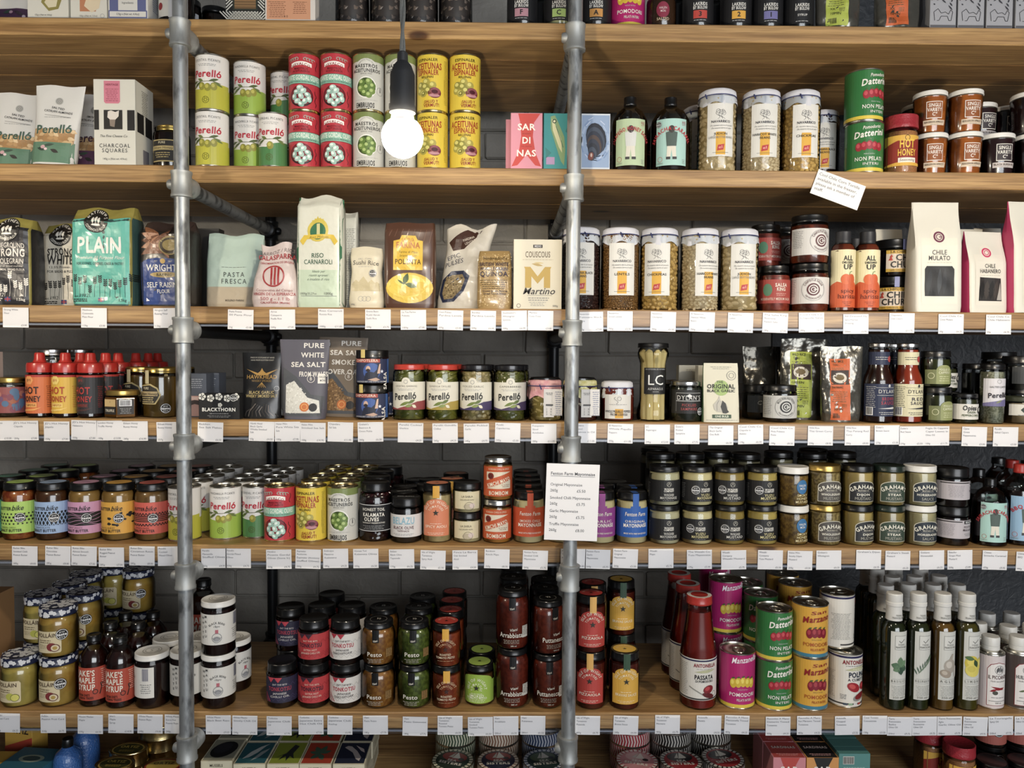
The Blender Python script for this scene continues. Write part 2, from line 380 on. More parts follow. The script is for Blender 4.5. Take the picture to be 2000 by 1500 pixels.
def screw_mesh(material):
    m = M(); m.lathe([(.0125, .014), (.0115, .027), (.0085, .031), (.0085, .029), (.0, .028)], 14)
    for i in range(len(m.v)): x, y, z = m.v[i]; m.v[i] = (-z, x, y)
    for i in range(len(m.f)): m.f[i] = tuple(m.f[i])
    return m.mesh('grub_screw', material, 1)
FIT = {0: (fitting_mesh(CAST), screw_mesh(CAST)), 1: (fitting_mesh(BLACKP), screw_mesh(BLACKP))}
def tube_mesh(p, q, r, material): return M().tube([p, q], r, 20).mesh('tube', material, 1)
for px_u, px_v, lab in ((359.5, 860, 'galvanised pipe frame on the left with clamp fittings'), (1115.5, 860, 'galvanised pipe frame on the right with clamp fittings and hanging price card')):
    X = at(px_u, px_v, PY).x; fr = bpy.data.objects.new('pipe_frame', None); C.objects.link(fr); fr.location = (X, PY, 0); tag(fr, lab, 'pipe frame', 'pipe frames carrying the shelves')
    obj('front_post', tube_mesh((0, 0, 0), (0, 0, 2.62), R, GALV), fr); obj('back_post', tube_mesh((0, BY-PY, 0), (0, BY-PY, 2.62), R, BLACKP), fr)
    for k, Z in SHELF_Z.items():
        z = Z-TH-R-.0015
        obj('cross_tube', tube_mesh((0, .02, z), (0, BY-PY-.02, z), R, GALV if k < 3 else BLACKP), fr)
        for s, y in ((0, 0), (1, BY-PY)):
            f = obj('pipe_fitting', FIT[s][0], fr); f.location = (0, y, z); f.rotation_euler = (0, 0, PI*s)
            g = obj('grub_screw', FIT[s][1], f)
# ---- bare bulbs on twisted flex, one in the picture and its neighbours along the aisle
CORD = mat('6b6c68', .8, bump=.5, scale=300, kind='braided_flex'); HOLD = mat('2a2b2d', .5, kind='lamp_holder')
m_, N_, L_, b_ = newmat('lit_bulb'); b_.inputs['Base Color'].default_value = (1, 1, 1, 1); b_.inputs['Emission Color'].default_value = (1, .875, .69, 1); LIT = m_; LITB = b_
BULBNECK = mat('e8e6e0', .4, kind='bulb_neck')
hold = M().lathe([(.005, .087), (.0075, .085), (.008, .073), (.013, .067), (.0155, .060), (.0178, .054), (.0180, .012), (.0188, .008), (.0188, .000), (.014, .000), (.012, .004)], 24).mesh('lamp_holder', HOLD, 1)
neck = M().lathe([(.0130, .006), (.0158, -.002), (.0172, -.010), (.0235, -.0155)], 24).mesh('bulb_neck', BULBNECK, 1)
RB = .0300
globe = M().lathe([(RB*math.sin(a), -.034-RB*math.cos(a)*1.0) for a in [0.001+i*(PI*.74)/14 for i in range(15)]], 28).mesh('bulb_globe', LIT, 1)
LITB.inputs['Emission Strength'].default_value = BULB_POWER/(4*PI*RB*RB*PI)
def flex(zt):
    m = M()
    for ph in (0, PI): m.tube([(.0022*math.cos(ph+i*.55), .0022*math.sin(ph+i*.55), .084+(zt-.084)*i/70) for i in range(71)], .0024, 6)
    return m.mesh('twisted_flex', CORD, 1)
pb = at(786, 262, -.69)
for i, (dx, lab) in enumerate(((0, 'bare lit bulb in a black holder hanging from twisted grey flex'), (-1.22, 'bare lit bulb hanging further left along the aisle'), (1.18, 'bare lit bulb hanging further right along the aisle'))):
    p = bpy.data.objects.new('pendant_lamp', None); C.objects.link(p); p.location = pb+Vector((dx, 0, .030)); tag(p, lab, 'lamp', 'bare pendant bulbs')
    obj('twisted_flex', flex(.82), p); obj('lamp_holder', hold, p); bb = obj('bulb_neck', neck, p); obj('bulb_globe', globe, bb)
# ---- clear ticket strips along the front edges
m_, N_, L_, b_ = newmat('clear_ticket_plastic'); out = [n for n in N_ if n.type == 'OUTPUT_MATERIAL'][0]; N_.remove(b_)
t = N_.new('ShaderNodeBsdfTransparent'); t.inputs[0].default_value = (.985, .985, .99, 1); g = N_.new('ShaderNodeBsdfGlossy'); g.inputs['Roughness'].default_value = .16; f = N_.new('ShaderNodeFresnel'); f.inputs[0].default_value = 1.22
x = N_.new('ShaderNodeMixShader'); L_.new(f.outputs[0], x.inputs[0]); L_.new(t.outputs[0], x.inputs[1]); L_.new(g.outputs[0], x.inputs[2]); L_.new(x.outputs[0], out.inputs[0]); CLEAR = m_
LIP = mat('7d828c', .3, 0, .2, kind='plastic_lip')
for k in (3, 4, 5, 6):
    Z = SHELF_Z[k]
    for j, (ua, ub, nm) in enumerate(((-160, 338, 'left'), (392 if k < 5 else 384, 1096, 'middle'), (1128, 2160, 'right'))):
        xa, xb = at(ua, SHELF_V[k], 0).x, at(ub, SHELF_V[k], 0).x
        o = bpy.data.objects.new('ticket_strip', None); C.objects.link(o); o.location = ((xa+xb)/2, 0, Z); w = (xb-xa)/2
        tag(o, 'clear plastic price ticket strip on the %s front, %s bay' % (SHELF_NAME[k], nm), 'ticket strip', 'clear ticket strips')
        obj('clear_face', M().box(-w, w, -.0062, -.0054, -.0475, -.003).mesh('clear_face', CLEAR, 1, smooth=False), o)
        obj('lower_lip', M().box(-w, w, -.0010, .0050, -.0470, -.0425).mesh('lower_lip', LIP, 1, smooth=False), o)
# ================================================================== product forms
def P(name, me, subs=(), kd=None): return (name, me, list(subs), kd)
def lab(a, name='label', material=None): return P(name, a.m.mesh(name, material or PAPER, smooth=False))
def ring_pull(h, r):
    m = M(); m.tube([(r*.30*math.cos(t), -r*.18+r*.42*math.sin(t)*1.0, h+.2) for t in [2*PI*i/12 for i in range(13)]], 1.1, 5); m.box(-r*.12, r*.12, r*.2, r*.5, h-.6, h+.5)
    return m.mesh('pull_ring', TIN)
def can(key, desc, w, h, draw, metal=None, ring=True, cat='tin', name='food_tin', lid=None, group=None):
    r = w/2; metal = metal or TIN
    body = M().lathe([(r-3, .8), (r-2.2, 0), (r-.4, 0), (r-.2, 1.4), (r-.9, 2.2), (r-.9, h-2.4), (r-.2, h-1.6), (r-.2, h-.2), (r-.8, h), (r-1.8, h-.2), (r-2.4, h-2.6), (r-5, h-2.8), (r-6, h-2.2), (r*.45, h-2.2), (r*.42, h-2.6), (0, h-2.6)], 32).mesh('can_body', metal)
    a = Art(cyl(r-.75), 5); draw(a); ps = [P('can_body', body, [('pull_ring', ring_pull(h-2.2, r), None)] if ring else ()), lab(a, 'label', GLOSSY)]
    kind(key, name, desc, cat, ps, h, w, group=group)
def band(a, y0, y1, colr, r, l=0): a.rect(-PI*r*.999, y0, PI*r*.999, y1, colr, l)
def prof_jar(w, h, lh, nw=None, sh=8, base=4, taper=0):
    r = w/2; n = (nw or w*.9)/2
    return [(0, .8), (r-base-taper, 0), (r-base*.3-taper, base*.35), (r-taper, base), (r, h-lh-sh-3), (r-.6, h-lh-sh), ((r+n)/2+.6, h-lh-sh*.45), (n, h-lh-1), (n, h-lh*.3)]
def lid_mesh(lw, z0, z1, material, knurl=0, dome=0):
    r = lw/2; m = M(); pr = [(r-1.4, z0), (r-.3, z0), (r, z0+.6), (r, z0+(z1-z0)*.25), (r-.35, z0+(z1-z0)*.3), (r-.35, z1-1.4), (r-1.2, z1-.2), (r-2.2, z1), (r-4, z1-.3), (r-5, z1-.9), (0, z1-.9+dome)]
    return m.lathe(pr, 32).mesh('lid', material)
BLACKLID = mat('0d0d0e', .33, 0, .15); WHITELID = mat('dcdad4', .4, 0, .2); GOLDLID = mat('c9a853', .3, .9)
def jar(key, desc, w, h, lidspec, content, draw=None, fill=.93, nw=None, sh=7, base=4, taper=0, prof=None, lidart=None, cat='jar', name='glass_jar', labr=None, labmat=None, beans=None, bare=False, extra=None, cone=None, group=None, seg=28, sides=None):
    """glass shell, filling, lid and a wrapped label; lidspec = (width, height, material)"""
    lw, lh, lm = lidspec; r = w/2; pr = prof or prof_jar(w, h, lh, nw, sh, base, taper); ps = []
    n = sides or seg
    zf = (h-lh)*fill; inn = [(max(q-.9, 0), max(z, .9)) for q, z in pr if z < zf]
    top = inn[-1][0]
    for (q0, z0), (q1, z1) in zip(pr, pr[1:]):
        if z0 <= zf <= z1 and z1 > z0: top = max(q0+(q1-q0)*(zf-z0)/(z1-z0)-.9, 0)
    cm = M().lathe(inn+[(top, zf), (0, zf)], n, ph=1 if sides else 0)
    if beans:
        b, bw, bh, colr, cnt = beans; bm = M(); rn = random.Random(cnt)
        rows = max(3, int(zf/(bh*.86))); per = int(2*PI*(r-1)/(bw*.93))
        for j in range(rows):
            for i in range(per):
                a = 2*PI*(i+.5*(j % 2)+rn.uniform(-.32, .32))/per
                if abs((a+PI/2+PI) % (2*PI)-PI) > 1.75: continue
                z = 1.5+bh*.45+j*(zf-bh)/(rows-1)+rn.uniform(-.28, .28)*bh; ti = rn.uniform(-.7, .7); k = rn.uniform(.85, 1.1)
                c0 = Vector(((r-1-bh*.45)*math.cos(a), (r-1-bh*.45)*math.sin(a), z)); tx = Vector((-math.sin(a), math.cos(a), 0)); nr = Vector((math.cos(a), math.sin(a), 0)); up = Vector((0, 0, 1))
                ax = tx*math.cos(ti)+up*math.sin(ti); ay = up*math.cos(ti)-tx*math.sin(ti); s0 = len(bm.v); R1, R2 = 4, 7
                for q in range(R1+1):
                    la = -PI/2+PI*q/R1
                    for p_ in range(R2):
                        lo = 2*PI*p_/R2; bm.v.append(tuple(c0+ax*(bw*.47*k*math.sin(la))+ay*(bh*.47*k*math.cos(la)*math.cos(lo))+nr*(bh*.42*math.cos(la)*math.sin(lo))))
                for q in range(R1):
                    for p_ in range(R2): p2 = (p_+1) % R2; bm.f.append((s0+q*R2+p_, s0+q*R2+p2, s0+(q+1)*R2+p2, s0+(q+1)*R2+p_)); bm.c.append(None)
        ps.append(P(b, bm.mesh(b, colr), (), 'stuff'))
        core = M().lathe([(q*.93, z) for q, z in inn]+[(top*.93, zf), (0, zf)], n); ps.append(P('filling', core.mesh('filling', content)))
    elif not bare: ps.append(P('filling', cm.mesh('filling', content)))
    ps.append(P('glass', M().lathe(pr, n, ph=1 if sides else 0).mesh('glass', GLASS)))
    subs = []
    if lidart:
        a = Art(top_of(h, 0)); lidart(a); subs = [('lid_print', a.m.mesh('lid_print', GLOSSY, smooth=False), None)]
    if lm: ps.append(P('lid', lid_mesh(lw, h-lh, h, lm), subs))
    if draw:
        a = Art(cyl(labr or r+.05, cone), 5, 12 if cone else 0); draw(a); ps.append(lab(a, 'label', labmat))
    if extra: ps += extra
    kind(key, name, desc, cat, ps, h, w, group=group)
def bottle(key, desc, w, h, prof, cap, content, draw, fill=.8, cat='bottle', name='sauce_bottle', **kw):
    cw, ch, cm = cap; jar(key, desc, w, h, (cw, ch, cm), content, draw, fill=fill, prof=prof, cat=cat, name=name, **kw)
# ---- bags, pouches and cartons are lofted from rounded-rectangle sections
def secat(secs, t):
    for (t0, w0, d0), (t1, w1, d1) in zip(secs, secs[1:]):
        if t <= t1: k = (t-t0)/max(t1-t0, 1e-6); k = k*k*(3-2*k)*.5+k*.5; return w0+(w1-w0)*k, d0+(d1-d0)*k
    return secs[-1][1:]
def sheet(secs, h, p=5, wob=0, seed=0, skew=0, topwave=0):
    """front-surface map of a bag; secs = (height share, width, depth)"""
    def raw(x, y, side=-1, o=0):
        t = min(max(y/h, 0), 1); W, D = secat(secs, t); q = min(abs(x)/(W/2), 1)
        dep = (D/2)*max(1-q**p, 0)**(1/p)
        wb = wob*noise.noise(Vector((x*.045+seed, y*.045, seed*3.1+side)))*(min(1, 1.5*(1-q**3))) if wob else 0
        zz = y + (topwave*math.sin(x*.09+seed)*t**3 if topwave else 0)
        return (x+skew*t*h, side*(dep+wb+o), zz)
    return raw
def bag_mesh(secs, h, p, colf, material, name='bag', wob=0, seed=0, skew=0, topwave=0, nx=14, ny=18):
    raw = sheet(secs, h, p, wob, seed, skew, topwave); m = M()
    us = [math.sin(-PI/2+PI*i/nx) for i in range(nx+1)]; ts = sorted({i/ny for i in range(ny+1)} | {s[0] for s in secs})
    for side in (-1, 1):
        n = len(m.v); k = len(us)
        for t in ts:
            W = secat(secs, t)[0]
            for u_ in us: m.v.append(raw(u_*W/2, t*h, side))
        for j in range(len(ts)-1):
            for i in range(nx):
                f = (n+j*k+i, n+j*k+i+1, n+(j+1)*k+i+1, n+(j+1)*k+i); m.f.append(f if side < 0 else f[::-1]); m.c.append(colf(us[i]+.5*(us[i+1]-us[i]), (ts[j]+ts[j+1])/2, side))
    return m.mesh(name, material, angle=.9)
def bag(key, desc, secs, h, p, colf, draw, material=None, cat='bag', name='paper_bag', wob=0, seed=0, skew=0, topwave=0, extra=None, body='bag', dy=7, dx=7, artmat=None, group=None):
    material = material or CRINKLE; cf = colf if callable(colf) else (lambda u_, t, s: colf)
    raw = sheet(secs, h, p, wob, seed, skew, topwave); S = lambda x, y, o: raw(x, y, -1, o+.15)
    ps = [P(body, bag_mesh(secs, h, p, cf, material, body, wob, seed, skew, topwave))]
    if draw: a = Art(S, dx, dy); draw(a); ps.append(lab(a, 'label', artmat or material))
    if extra: ps += extra
    kind(key, name, desc, cat, ps, h, max(s[1] for s in secs), max(s[2] for s in secs), group=group)
def carton(key, desc, w, h, d, colr, draw=None, right=None, left=None, topd=None, material=None, cat='box', name='carton', gable=0, side=None, group=None):
    m = M(); material = material or PAPER; c = .6
    if gable:
        hb = h-gable; m.box(-w/2, w/2, -d/2, d/2, 0, hb, colr); m.f.pop(1); m.c.pop(1)
        A = [(-w/2, -d/2, hb), (w/2, -d/2, hb), (w/2, d/2, hb), (-w/2, d/2, hb), (-w/2, -1, h), (w/2, -1, h), (w/2, 1, h), (-w/2, 1, h)]
        for q in ((0, 1, 5, 4), (2, 3, 7, 6), (4, 5, 6, 7)): m.face([A[i] for i in q], colr)
        for q in ((1, 2, 6, 5), (3, 0, 4, 7)): m.face([A[i] for i in q], side or colr)
    else:
        P8 = [(-w/2+c, -d/2), (w/2-c, -d/2), (w/2, -d/2+c), (w/2, d/2-c), (w/2-c, d/2), (-w/2+c, d/2), (-w/2, d/2-c), (-w/2, -d/2+c)]
        for i in range(8):
            p, q = P8[i], P8[(i+1) % 8]; m.face([(p[0], p[1], 0), (q[0], q[1], 0), (q[0], q[1], h), (p[0], p[1], h)], side if side and i in (1, 2, 3, 5, 6, 7) else colr)
        m.face([(x, y, h) for x, y in P8], colr); m.face([(x, y, 0) for x, y in reversed(P8)], colr)
    ps = [P('carton_body', m.mesh('carton_body', material, smooth=False))]
    for nm, S, fn in (('front_print', flat(-d/2), draw), ('side_print', side_r(w/2), right), ('side_print', side_l(-w/2), left), ('top_print', top_of(h, -d/2), topd)):
        if fn: a = Art(S); fn(a); ps.append(lab(a, nm, material))
    kind(key, name, desc, cat, ps, h, w, d, group=group)
# ================================================================== kinds: tins
def leaf(a, x0, y0, x1, y1, w, colr, l=3):
    dx, dy = x1-x0, y1-y0; n = math.hypot(dx, dy) or 1; nx, ny = -dy/n*w/2, dx/n*w/2; f = lambda t, s: (x0+dx*t+s*nx, y0+dy*t+s*ny)
    a.poly([f(0, 0), f(.3, -.8), f(.55, -1), f(.8, -.6), f(1, 0), f(.8, .6), f(.55, 1), f(.3, .8)], colr, l)
def oval(a, x, y, rx, ry, c1, c2=None, l=3, ang=0):
    a.ell(x, y, rx, ry, c1, l, 14, ang)
    if c2: a.ell(x-rx*.22, y+ry*.22, rx*.5, ry*.5, c2, l+1, 10, ang)
def perello(key, desc, sub, colr, ol, w=62, h=108):
    def D(a):
        r = w/2; k = h/108; band(a, 3, h-2.5, 'dedbd6', r)
        band(a, 3, 44*k, colr, r, 1)
        a.poly([(-48, 40*k), (48, 40*k), (48, 52*k), (20, 50*k), (0, 45*k), (-20, 44*k), (-48, 50*k)], colr, 1); a.poly([(-32, 42*k), (-12, 45*k), (4, 42*k), (-8, 39*k)], 'dedbd6', 1.6)
        a.text(sub, 0, 93*k, 4.2, '333', 50, l=4, sp=.25); a.lines(0, 87*k, 34, 2, '888', 2.6, .8)
        a.text('Perelló', 0, 63*k, 13*k, 'b81f35', 55, b=2, sh=.08)
        a.line([(-26, 56*k), (-8, 54*k), (10, 55*k), (26, 52*k)], 1, '5b5a2a')
        for q, (x0, y0, x1, y1) in enumerate(((-10, 54, -28, 44), (-6, 55, -18, 60), (4, 55, 22, 60), (12, 54, 30, 46), (-18, 55, -34, 53))): leaf(a, x0, y0*k, x1, y1*k, 5, ('4d5c2b', '66763a')[q % 2])
        for x, y in ol: oval(a, x, y*k, 6.2, 7.5, '8d8a2c', 'b9b24a', 4)
        a.ring(-2, 19*k, 6.5, .8, '55551f', 3); a.ring(-2, 19*k, 3, .7, '55551f', 3)
        for i in range(6): a.line([(-2+3*math.cos(i), 19*k+3*math.sin(i)), (-2+5.5*math.cos(i), 19*k+5.5*math.sin(i))], .5, '55551f')
    can(key, desc, w, h, D, group='olive tins')
perello('tin_cocktail', 'white and yellow-green olive tin with red script', 'COCKTAIL PICANTE', 'b8b42a', ((2, 43), (13, 45), (-9, 45)), 62, 105)
perello('tin_manz', 'white and bright lime olive tin with red script', 'MANZANILLA PICANTE', '93b13a', ((-6, 43), (4, 42), (13, 45)), 61, 104)
perello('tin_gordal', 'white and dark green olive tin with red script', 'GORDAL PICANTE', '4a8048', ((0, 42),), 54, 103)
def hevalco(a, w=61, h=108):
    r = w/2; band(a, 3, h-2.5, 'b9303c', r)
    a.rect(-PI*r, 50, PI*r, 67, '86b9a2', 1); a.rect(-PI*r, 49, PI*r, 50, '6e2027', 1); a.rect(-PI*r, 67, PI*r, 68, '6e2027', 1)
    a.text('PICANTE GORDAL OLIVES', 0, 56.5, 8.5, 'eef0e6', 74, b=1); a.text('AND SPICY GORDAL OLIVES FROM SPAIN', 0, 51.8, 2.6, '2d4a44', 60)
    a.poly([(x, 86+5*math.cos(x/20*1.2)) for x in range(-20, 21, 4)]+[(x, 79+5*math.cos(x/20*1.2)) for x in range(20, -21, -4)], 'f0ece4', 2)
    a.text('HEVALCO', 0, 53, 4.6, '8e2630', 34, b=2, arc=31); a.text('MAESTROS', 0, 75.5, 3.8, '5b161c', 26, b=1); a.text('ACEITUNEROS', 0, 70.5, 3.8, '5b161c', 32, b=1)
    for s in (-1, 1):
        for q in range(4):
            a.line([(s*(8+q*5+3.4*math.cos(t)), 96+q*-.8+2.6*math.sin(t*1.0)) for t in [i*.9 for i in range(6)]], 1, '8fbfae'); a.line([(s*(30-2*math.sin(t)), 76-q*0+t*3) for t in range(7)], 1, '2c3a36')
            a.line([(s*(28+2.5*math.sin(t*2)), 8+t*5) for t in range(7)], 1, '2c3a36')
    a.ell(0, 26, 23, 20, '2a1a1c', 2); a.ell(0, 27, 21, 18, '7c1f2a', 3)
    for q, (x, y) in enumerate(((-8, 36), (4, 38), (-13, 27), (0, 28), (12, 31), (-7, 19), (7, 19), (15, 23), (0, 13), (-2, 44))): oval(a, x, y-2, 6.4, 4.8, ('8fb5a8', 'a9c9bd')[q % 2], 'dfeee6', 4, q*.7)
can('tin_red', 'red olive tin with turquoise band', 61, 108, hevalco, GOLDTIN, group='olive tins')
def embrujos(a, w=61, h=108):
    r = w/2; band(a, 3, h-2.5, 'c4c3bb', r); band(a, 92, h-2.5, '78864a', r, 1)
    a.ell(0, 84, 20, 13, 'd2d1c9', 2); a.text('GRANDES MAESTROS', 0, 78, 2.6, '77776f', 34, arc=15)
    a.text('MAESTROS', -1, 80, 6.2, '33332f', 46, b=2); a.text('ACEITUNEROS', 0, 71.5, 6.2, '33332f', 56, b=2); a.text('SINCE 1930', 0, 67, 2.6, '66665f', 22)
    a.ell(0, 43, 20.5, 20.5, 'e4e3dc', 2, 24); a.ell(0, 43, 18, 18, '3a4a22', 3, 24)
    for q, (x, y) in enumerate(((-8, 52), (5, 54), (12, 46), (-10, 41), (1, 43), (11, 36), (-3, 33), (5, 29))): oval(a, x, y, 6.4, 6.2, ('5e7a34', '6f8a3c')[q % 2], 'a9be72', 4)
    a.ring(28, 38, 8, .8, '8a8a84'); a.poly([(27, 36), (29, 36), (28.6, 43), (28, 46), (27.4, 43)], '222', 3)
    a.lines(0, 19, 44, 1, '999', 2, .7); a.text('EMBRUJOS', -2, 5, 9, '232320', 36, b=2)
can('tin_embrujos', 'pale grey olive tin with green olives in a bowl', 61, 108, embrujos, GOLDTIN, group='olive tins')
def espinaler(a, w=61, h=108):
    r = w/2; band(a, 3, h-2.5, 'd9bd24', r)
    a.text('ESPINALER', 0, 93, 5.2, '3a2a14', 40, b=1, arc=None); a.text('ACEITUNAS', 0, 78, 11.5, 'a23420', 56, b=2); a.text('ESPINALER', 0, 67.5, 9, 'a23420', 43, b=2); a.text('RELLENAS', 0, 61.5, 4, '3a2a14', 24, b=2)
    for q, (x, y) in enumerate(((-2, 54), (-14, 48), (10, 48), (-4, 45), (-16, 38), (2, 38), (-8, 33))): oval(a, x, y, 7.4, 7, ('a59a3c', '8d8834')[q % 2], 'cfc76a', 3+(q % 2))
    a.ring(-8, 33, 3.6, 1.4, '5b5a20', 5)
    a.ell(14, 34, 12.5, 10, '6e2130', 4); a.ell(15, 37, 10, 6.5, '8a4a52', 5); a.ell(14, 36, 6, 3.6, '4a1420', 6); a.ell(13, 29, 11, 3, 'b8848a', 5)
    a.text('¡SALUD Y', 7, 15, 5.2, '8c2a1e', 27, b=2, rot=.05); a.text('VERMUT!', 8, 7.5, 6, '8c2a1e', 30, b=2, rot=.05)
    a.line([(34, 28), (34, 62)], .5, '7a6a20'); a.lines(38, 96, 8, 30, '8a7a24', 2.8, .9)
can('tin_yellow', 'yellow olive tin with red capitals and anchovy', 61, 108, espinaler, GOLDTIN, group='olive tins')
def tomato(key, desc, w, h, bg, ribbon, l1, l2, s2, l3, l4, fr, frc, lt, nf=5):
    def D(a):
        r = w/2; k = h/94; band(a, 3, h-2.5, bg, r); band(a, 3, 9.5, ribbon, r, 1)
        a.text(l1, 4, 80*k, 6.2 if l2 else 11, lt, 34 if l2 else 54, b=1, sh=.3, rot=.1)
        if l2: a.text(l2, 0, 66*k, 11.5, lt, s2, b=2, sh=.25, rot=.12)
        y = 50*k if not fr else 47*k
        for i in range(nf):
            x = (i-(nf-1)/2)*9.4; yy = y-1.5*abs(i-(nf-1)/2)
            oval(a, x, yy, 6.4, 10 if fr else 8.4, frc[0], frc[1], 3+(i % 2)); leaf(a, x-3, yy+9, x+4, yy+12, 3, '40642c', 4)
        a.text('PRODUCT OF ITALY', 0, 33*k, 2, 'ccc' if bg != 'd6a02a' else '664', 20)
        a.text(l3, 0, 22*k, 7, 'e9e6dc' if lt != '8e2320' else 'a8501c', 52, b=1); a.text(l4, 3, 14*k, 4.6, 'd9d6cc' if lt != '8e2320' else 'a8501c', 30, b=1)
    can(key, desc, w, h, D, group='tomato tins')
tomato('tin_datterini', 'green tomato tin with white script and red plum tomatoes', 71, 98, '2c7238', 'd8c02c', 'Pomodorini', 'Datterini', 57, 'NON PELATI', 'INTERI', 0, ('9c2230', 'c24a52'), 'eeeae0')
tomato('tin_marzano', 'mustard yellow tomato tin with blue foot band', 70, 104, 'd6a02a', '3b7a92', 'San', 'Marzano', 56, 'POMODORI', 'PELATI INTERI', 1, ('80182a', 'a83a42'), '8e2320', 4)
tomato('tin_manzanella', 'magenta tomato tin with yellow tomatoes', 71, 110, 'b01a68', 'd8c02c', 'Manzanella', '', 0, 'POMODORI', 'PELATI INTERI', 1, ('cfae1e', 'e6d052'), 'f2e8ee')
def antonella(a, w=68, h=108):
    r = w/2; band(a, 3, h-2.5, 'd9d5cb', r); band(a, h-8, h-4, '2b2a52', r, 1); a.rect(-60, 7, 60, 10, '3a3838', 1)
    a.text('ANTONELLA', 2, 88, 8, '8c1f2c', 52, b=2); a.lines(2, 84, 40, 1, '777'); leaf(a, -20, 76, 28, 82, 7, 'b9b890'); leaf(a, 30, 75, -10, 79, 6, 'c9c9a8')
    a.text('POLPA', 5, 62, 10, '16233a', 36, b=2); a.text('A CUBETTI', 5, 54.5, 5, '16233a', 38, b=1)
    oval(a, -2, 42, 14, 9, '9c1f2a', 'c44a48', 3, -.4); oval(a, 19, 43, 7, 8, '9c1f2a', 'c44a48', 4); a.ell(12, 22, 16, 7.5, '8c8a86', 3, 16, .3); a.ell(13, 24, 13, 6, '7c1a22', 4, 14, .3)
    for i, c in enumerate(('345', '8a8', 'ccc', 'a33', '345')): a.rect(-22+i*10, 6, -14+i*10, 10, c, 2)
    a.lines(-22, 26, 12, 4, '666'); a.lines(-58, 70, 40, 18, '99968e', 3, 1)
can('tin_antonella', 'white tin of chopped tomatoes with navy rim', 67, 108, antonella, group='tomato tins')
# ---- small oil tins
def piccante(l1, colr, lw):
    def D(a):
        r = 26; band(a, 3, 108, 'd2c6c4' if lw else '4a3f3a', r); a.poly([(-21, 8), (21, 8), (21, 82), (15, 91), (0, 95), (-15, 91), (-21, 82)], '8c2a30', 1); a.poly([(-20, 9), (20, 9), (20, 82), (14, 90), (0, 94), (-14, 90), (-20, 82)], 'e2ddd8', 2)
        a.ring(1, 80, 9, .7, '444', 3); leaf(a, -4, 74, -1, 86, 5, '555'); leaf(a, 1, 74, 3, 88, 5, '777'); leaf(a, 5, 74, 7, 84, 4, '555')
        a.text(l1, 0, 62, 7, '4a2024' if lw else '2c2c2c', 38, b=1); a.text('Huile aux piments', 0, 56, 3, '777', 30, sh=.2)
        if lw:
            for x0, y0, x1, y1 in ((-14, 46, 12, 40), (-8, 40, 14, 44), (-16, 36, -2, 42)): leaf(a, x0, y0, x1, y1, 4.5, colr)
            a.ell(-6, 34, 5, 4, '4a4a40', 3)
        else:
            for x1, y1 in ((-14, 36), (-4, 30), (10, 32), (16, 42), (4, 50)): leaf(a, 0, 40, x1, y1, 4, colr)
        a.lines(0, 24, 26, 1, '666'); a.rect(-17, 17, 17, 17.8, '444', 3); a.text('250 ml', 0, 12.5, 3, '666')
    return D
OILCAP = mat('d3d1cb', .45, 0, .1)
def oiltin(key, desc, D):
    r = 26; body = M().lathe([(r-3, 0), (r-.5, 0), (r, 1.5), (r-.4, 3), (r-.4, 106), (r, 108), (r-.6, 110), (r-4, 110.5), (r-5, 113), (12, 116), (12, 120), (0, 120)], 32).mesh('can_body', TIN)
    cap = M().lathe([(15.5, 114), (16.2, 115), (16.2, 122), (15.4, 122.6), (16.2, 123.4), (16.2, 138), (15, 140), (0, 140)], 28).mesh('screw_cap', OILCAP)
    a = Art(cyl(r-.3), 5); D(a); kind(key, 'oil_tin', desc, 'tin', [P('can_body', body), lab(a, 'label', GLOSSY), P('screw_cap', cap)], 140, 52, group='flavoured oil tins')
oiltin('oil_picc', 'small pale oil tin with red chillies on label', piccante('IL PICCANTE', '8c1a24', 1)); oiltin('oil_huile', 'small dark oil tin with olive sprig label', piccante('HUILE D’OLIVE', '5b6a44', 0))
# ================================================================== placing the tins
for k_, u_ in (('tin_cocktail', 415), ('tin_manz', 488), ('tin_red', 596), ('tin_red', 660), ('tin_embrujos', 720.5), ('tin_embrujos', 781.5), ('tin_yellow', 842), ('tin_yellow', 907.5)):
    col(k_, u_, 2, 2, 1, y=.012 if u_ > 500 else .040 if u_ > 450 else .008, jit=2, rot={415: 0, 488: 6, 842: -14}.get(int(u_), 2))
col('tin_gordal', 537, 2, 1, y=.012, rot=3); col('tin_gordal', 555, 2, 2, y=.10, rot=-8, gap=0)
col('tin_datterini', 1688, 2, 2, rots=[-8, 14], y=.01)
# fifth shelf: tins standing five deep
put('tin_cocktail', 360, 5, .028, rot=-8); col('tin_cocktail', 384, 5, 1, 4, y=.112, rot=4)
col('tin_manz', 446, 5, 1, 5, y=.048, rot=4); col('tin_gordal', 508, 5, 1, 5, y=.058)
for k_, u_ in (('tin_red', 546), ('tin_yellow', 608.5), ('tin_embrujos', 670.5)): col(k_, u_, 5, 1, 5 if u_ > 560 else 1, y=.028, rot={608: -10}.get(int(u_), -2))
